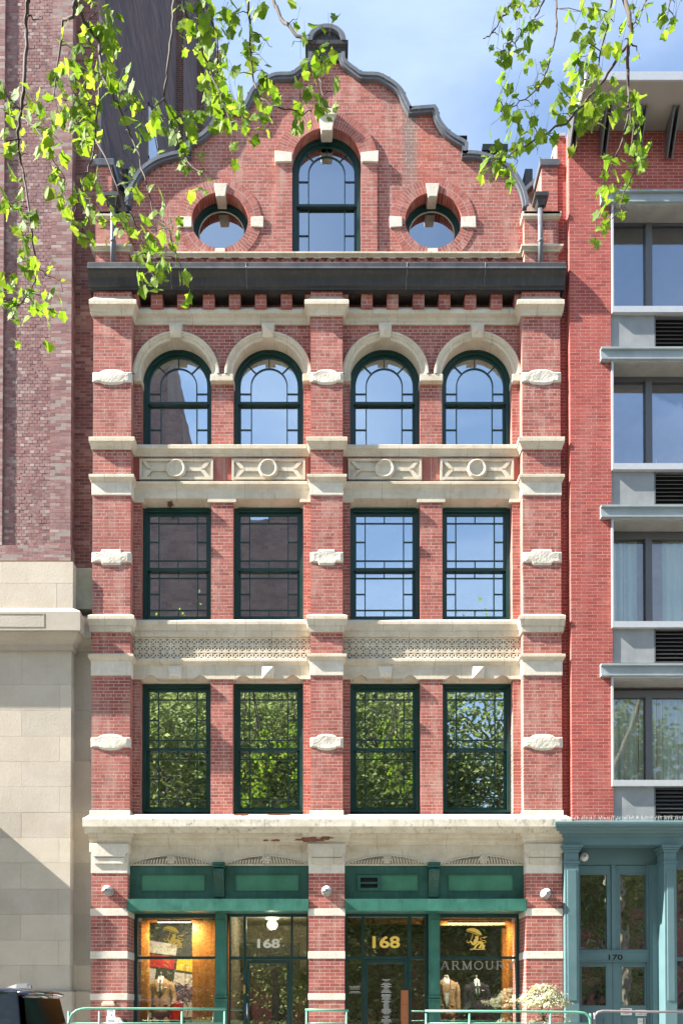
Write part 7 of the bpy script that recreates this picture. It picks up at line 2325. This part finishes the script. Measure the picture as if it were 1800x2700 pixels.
PA=[(.018,[(130,0),(122,110),(118,210),(110,400),(95,520),(80,640),(95,740),(120,860),(135,980),(150,1100),(165,1220),(150,1330),(90,1400)]),
 (.008,[(95,520),(60,470),(20,430)]),(.009,[(100,540),(180,600),(240,720),(300,820)]),(.007,[(95,640),(40,640),(10,680)]),
 (.016,[(345,0),(330,60),(290,110),(265,300),(250,450)]),(.007,[(128,70),(160,85),(190,75)]),
 (.018,[(338,0),(400,120),(460,200),(465,330),(500,400),(560,520),(600,620),(640,720),(690,900),(710,1000)]),
 (.012,[(455,400),(440,560),(420,740),(395,800),(370,900)]),
 (.014,[(800,0),(790,150),(765,330),(755,450),(780,560),(830,690),(880,760),(930,800)]),(.008,[(755,450),(700,490),(650,500)]),
 (.014,[(840,0),(850,70),(910,160),(960,330),(1010,430),(1060,560)]),(.010,[(935,0),(1000,150),(1000,300),(980,500)]),
 (.012,[(1140,0),(1150,200),(1160,370),(1200,460),(1290,500),(1370,515),(1430,510)]),(.006,[(1150,130),(1200,170),(1250,215)]),
 (.015,[(1255,0),(1290,70),(1360,160),(1430,200),(1470,230),(1460,330),(1480,440),(1500,500)]),
 (.007,[(440,640),(500,760),(540,880),(600,980),(640,1060),(690,1200),(720,1290)]),(.006,[(730,1010),(780,1060),(810,1180),(850,1260)]),
 (.006,[(165,1220),(210,1260),(270,1290)])]
CA=[(440,60,80,11),(500,150,75,14),(430,220,80,12),(460,310,70,12),(390,330,70,10),(330,220,40,5),(280,340,40,5),(300,460,60,10),(370,480,60,12),(360,570,60,11),(200,560,60,9),(240,610,60,9),(150,480,40,4),(50,460,50,6),(30,520,40,4),(30,680,50,6),(50,740,40,5),(190,680,40,4),(240,780,50,7),(290,870,50,8),(130,710,40,3),
 (540,390,60,9),(490,440,40,4),(590,500,50,7),(650,500,50,7),(720,570,50,7),(570,610,30,2),(565,690,30,2),(410,620,40,5),(410,680,40,4),
 (820,560,60,9),(840,620,50,6),(840,700,40,3),(870,770,45,5),(935,780,35,3),(935,830,25,2),
 (840,40,45,6),(860,130,40,3),(900,50,55,9),(960,70,55,9),(1020,60,55,7),(1090,60,45,5),(950,150,55,9),(1000,230,55,10),(970,280,50,9),(960,340,50,9),(960,430,55,10),(1000,440,55,10),(980,530,50,9),(1060,420,45,6),(1090,500,45,7),(1080,340,40,3),(1070,650,35,3),(1110,570,40,4),(1170,90,40,5),(1150,240,45,5),(1190,250,45,7),(1200,320,40,5),(1190,500,45,6),(1250,540,45,6),
 (1365,85,30,2),(1380,190,38,4),(1425,160,26,2),(1510,190,38,4),(1500,250,36,3),(1465,350,36,4),(1480,390,36,4),(1525,420,36,2),(1380,470,45,5),(1430,500,40,5),(1370,540,36,4),(1280,460,26,2),(1490,480,26,3),
 (395,800,40,4),(385,850,40,4),(395,920,40,4),(420,1000,40,4),(380,1050,45,6),(335,1000,40,4),(450,950,30,2),(480,880,30,2),(530,950,45,5),(600,840,30,2),(600,920,40,3),(600,1080,45,6),(640,1000,38,3),(660,1070,38,4),(720,1060,45,5),(760,1040,40,4),(790,1110,40,5),(630,1180,40,4),(700,1180,45,6),(680,1250,45,5),(720,1270,38,5),(760,1180,36,3),(830,1260,30,3),(850,1290,26,3),
 (60,880,30,3),(40,930,30,3),(60,960,30,3),(130,980,36,4),(120,1030,36,3),(180,1040,36,4),(80,1080,40,4),(110,1190,30,3),(115,1240,30,2),(90,1330,36,3),(150,1200,36,3),(200,1280,36,3),(270,1290,36,4),(290,1340,36,3),(30,1380,45,6),(30,1430,45,5),(110,1400,45,5),(150,1390,45,5),(200,1440,36,3),(230,1390,36,3),(60,1460,36,4)]
n1=hanging(T1,PA,CA,0,0,6.9,5,l1[20:]+l2,up=[(-4.8,-10.2,14.8),(-2.4,-9.3,13.8),(-6.4,-11,14.6),(-.6,-9,13.4)])
T2=thing('plane_tree','plane tree with sparse bright leaves hanging over the sky at top right','tree','plane trees overhanging the street')
mb=MB()
l1=limb(mb,[(11.2,-13.2,0),(11.0,-13.1,4),(10.2,-12.8,9.5),(8.2,-11.6,13.8),(5.2,-9.9,14.0),(3.0,-9.2,13.0),(1.2,-9.1,12.7)],[.30,.26,.22,.14,.08,.05,.03])
l3=limb(mb,[(10.2,-12.8,9.5),(12,-14.2,13),(12.8,-15,16)],[.16,.10,.05])
mb.build('trunk',M['limb'],T2,fix=False)
PB=[(.010,[(790,0),(740,80),(690,150),(650,175)]),(.009,[(930,0),(900,60),(860,120),(800,180),(740,200)]),
 (.010,[(985,0),(985,150),(960,260),(930,360),(880,430),(800,480),(730,510)]),
 (.018,[(1300,0),(1325,100),(1320,200),(1310,300),(1315,400),(1320,480),(1290,640),(1250,740),(1200,850)]),
 (.009,[(1320,480),(1340,650),(1340,800),(1300,880),(1270,980),(1210,1030)]),
 (.015,[(1330,180),(1260,280),(1190,380),(1110,480),(1030,560),(930,620),(830,680),(750,720),(700,730)]),
 (.010,[(1240,0),(1200,200),(1170,310),(1130,360)]),(.007,[(1320,180),(1350,220),(1370,270)]),(.007,[(1400,0),(1370,60),(1340,110)]),(.008,[(1510,0),(1500,40),(1535,70)]),
 (.005,[(1160,480),(1150,560),(1130,640)])]
CB=[(820,30,50,7),(720,160,42,6),(770,230,45,7),(745,235,36,3),(805,235,36,3),(890,90,28,3),(900,30,38,4),(860,160,24,2),(805,135,24,2),(900,340,45,6),(935,300,32,3),(880,390,28,2),(720,455,34,3),(740,530,46,6),(810,500,38,4),(790,450,24,2),(875,485,22,2),(880,570,36,3),(1100,50,55,8),(1160,50,55,8),(1200,80,45,6),(1100,190,42,5),(1100,260,42,5),(1090,310,38,4),(1250,100,38,4),(1290,190,42,6),(1360,110,36,4),(1340,60,36,3),(1500,50,38,5),(1535,60,28,3),(1530,10,38,3),(1040,440,55,9),(1080,400,55,9),(1140,370,55,9),(1200,430,46,7),(1170,470,46,6),(1120,540,38,5),(1100,590,32,4),(1020,520,28,3),(1195,320,28,2),(1265,460,42,5),(1260,520,38,4),(1340,500,38,4),(1340,430,36,4),(1300,640,32,3),(1330,570,26,3),(1365,600,28,3),(1370,730,36,4),(1330,720,36,3),(1350,800,36,4),(1200,810,36,5),(1205,880,46,6),(1290,860,36,4),(1270,910,32,3),(1210,980,36,4),(1250,960,36,4),(1220,1030,36,4),(1300,950,26,2),(700,750,55,10),(740,710,46,7),(680,770,36,4),(790,690,36,4),(830,660,36,4),(810,740,36,3),(880,580,26,2),(900,690,28,3),(940,600,26,2),(985,655,18,1)]
n2=hanging(T2,PB,CB,900,0,6.9,9,l1[18:],lf=.95,up=[(5.2,-9.9,14.6),(3.2,-9.2,13.6),(6.8,-10.8,14.6)])
print('leaves',n1,n2)
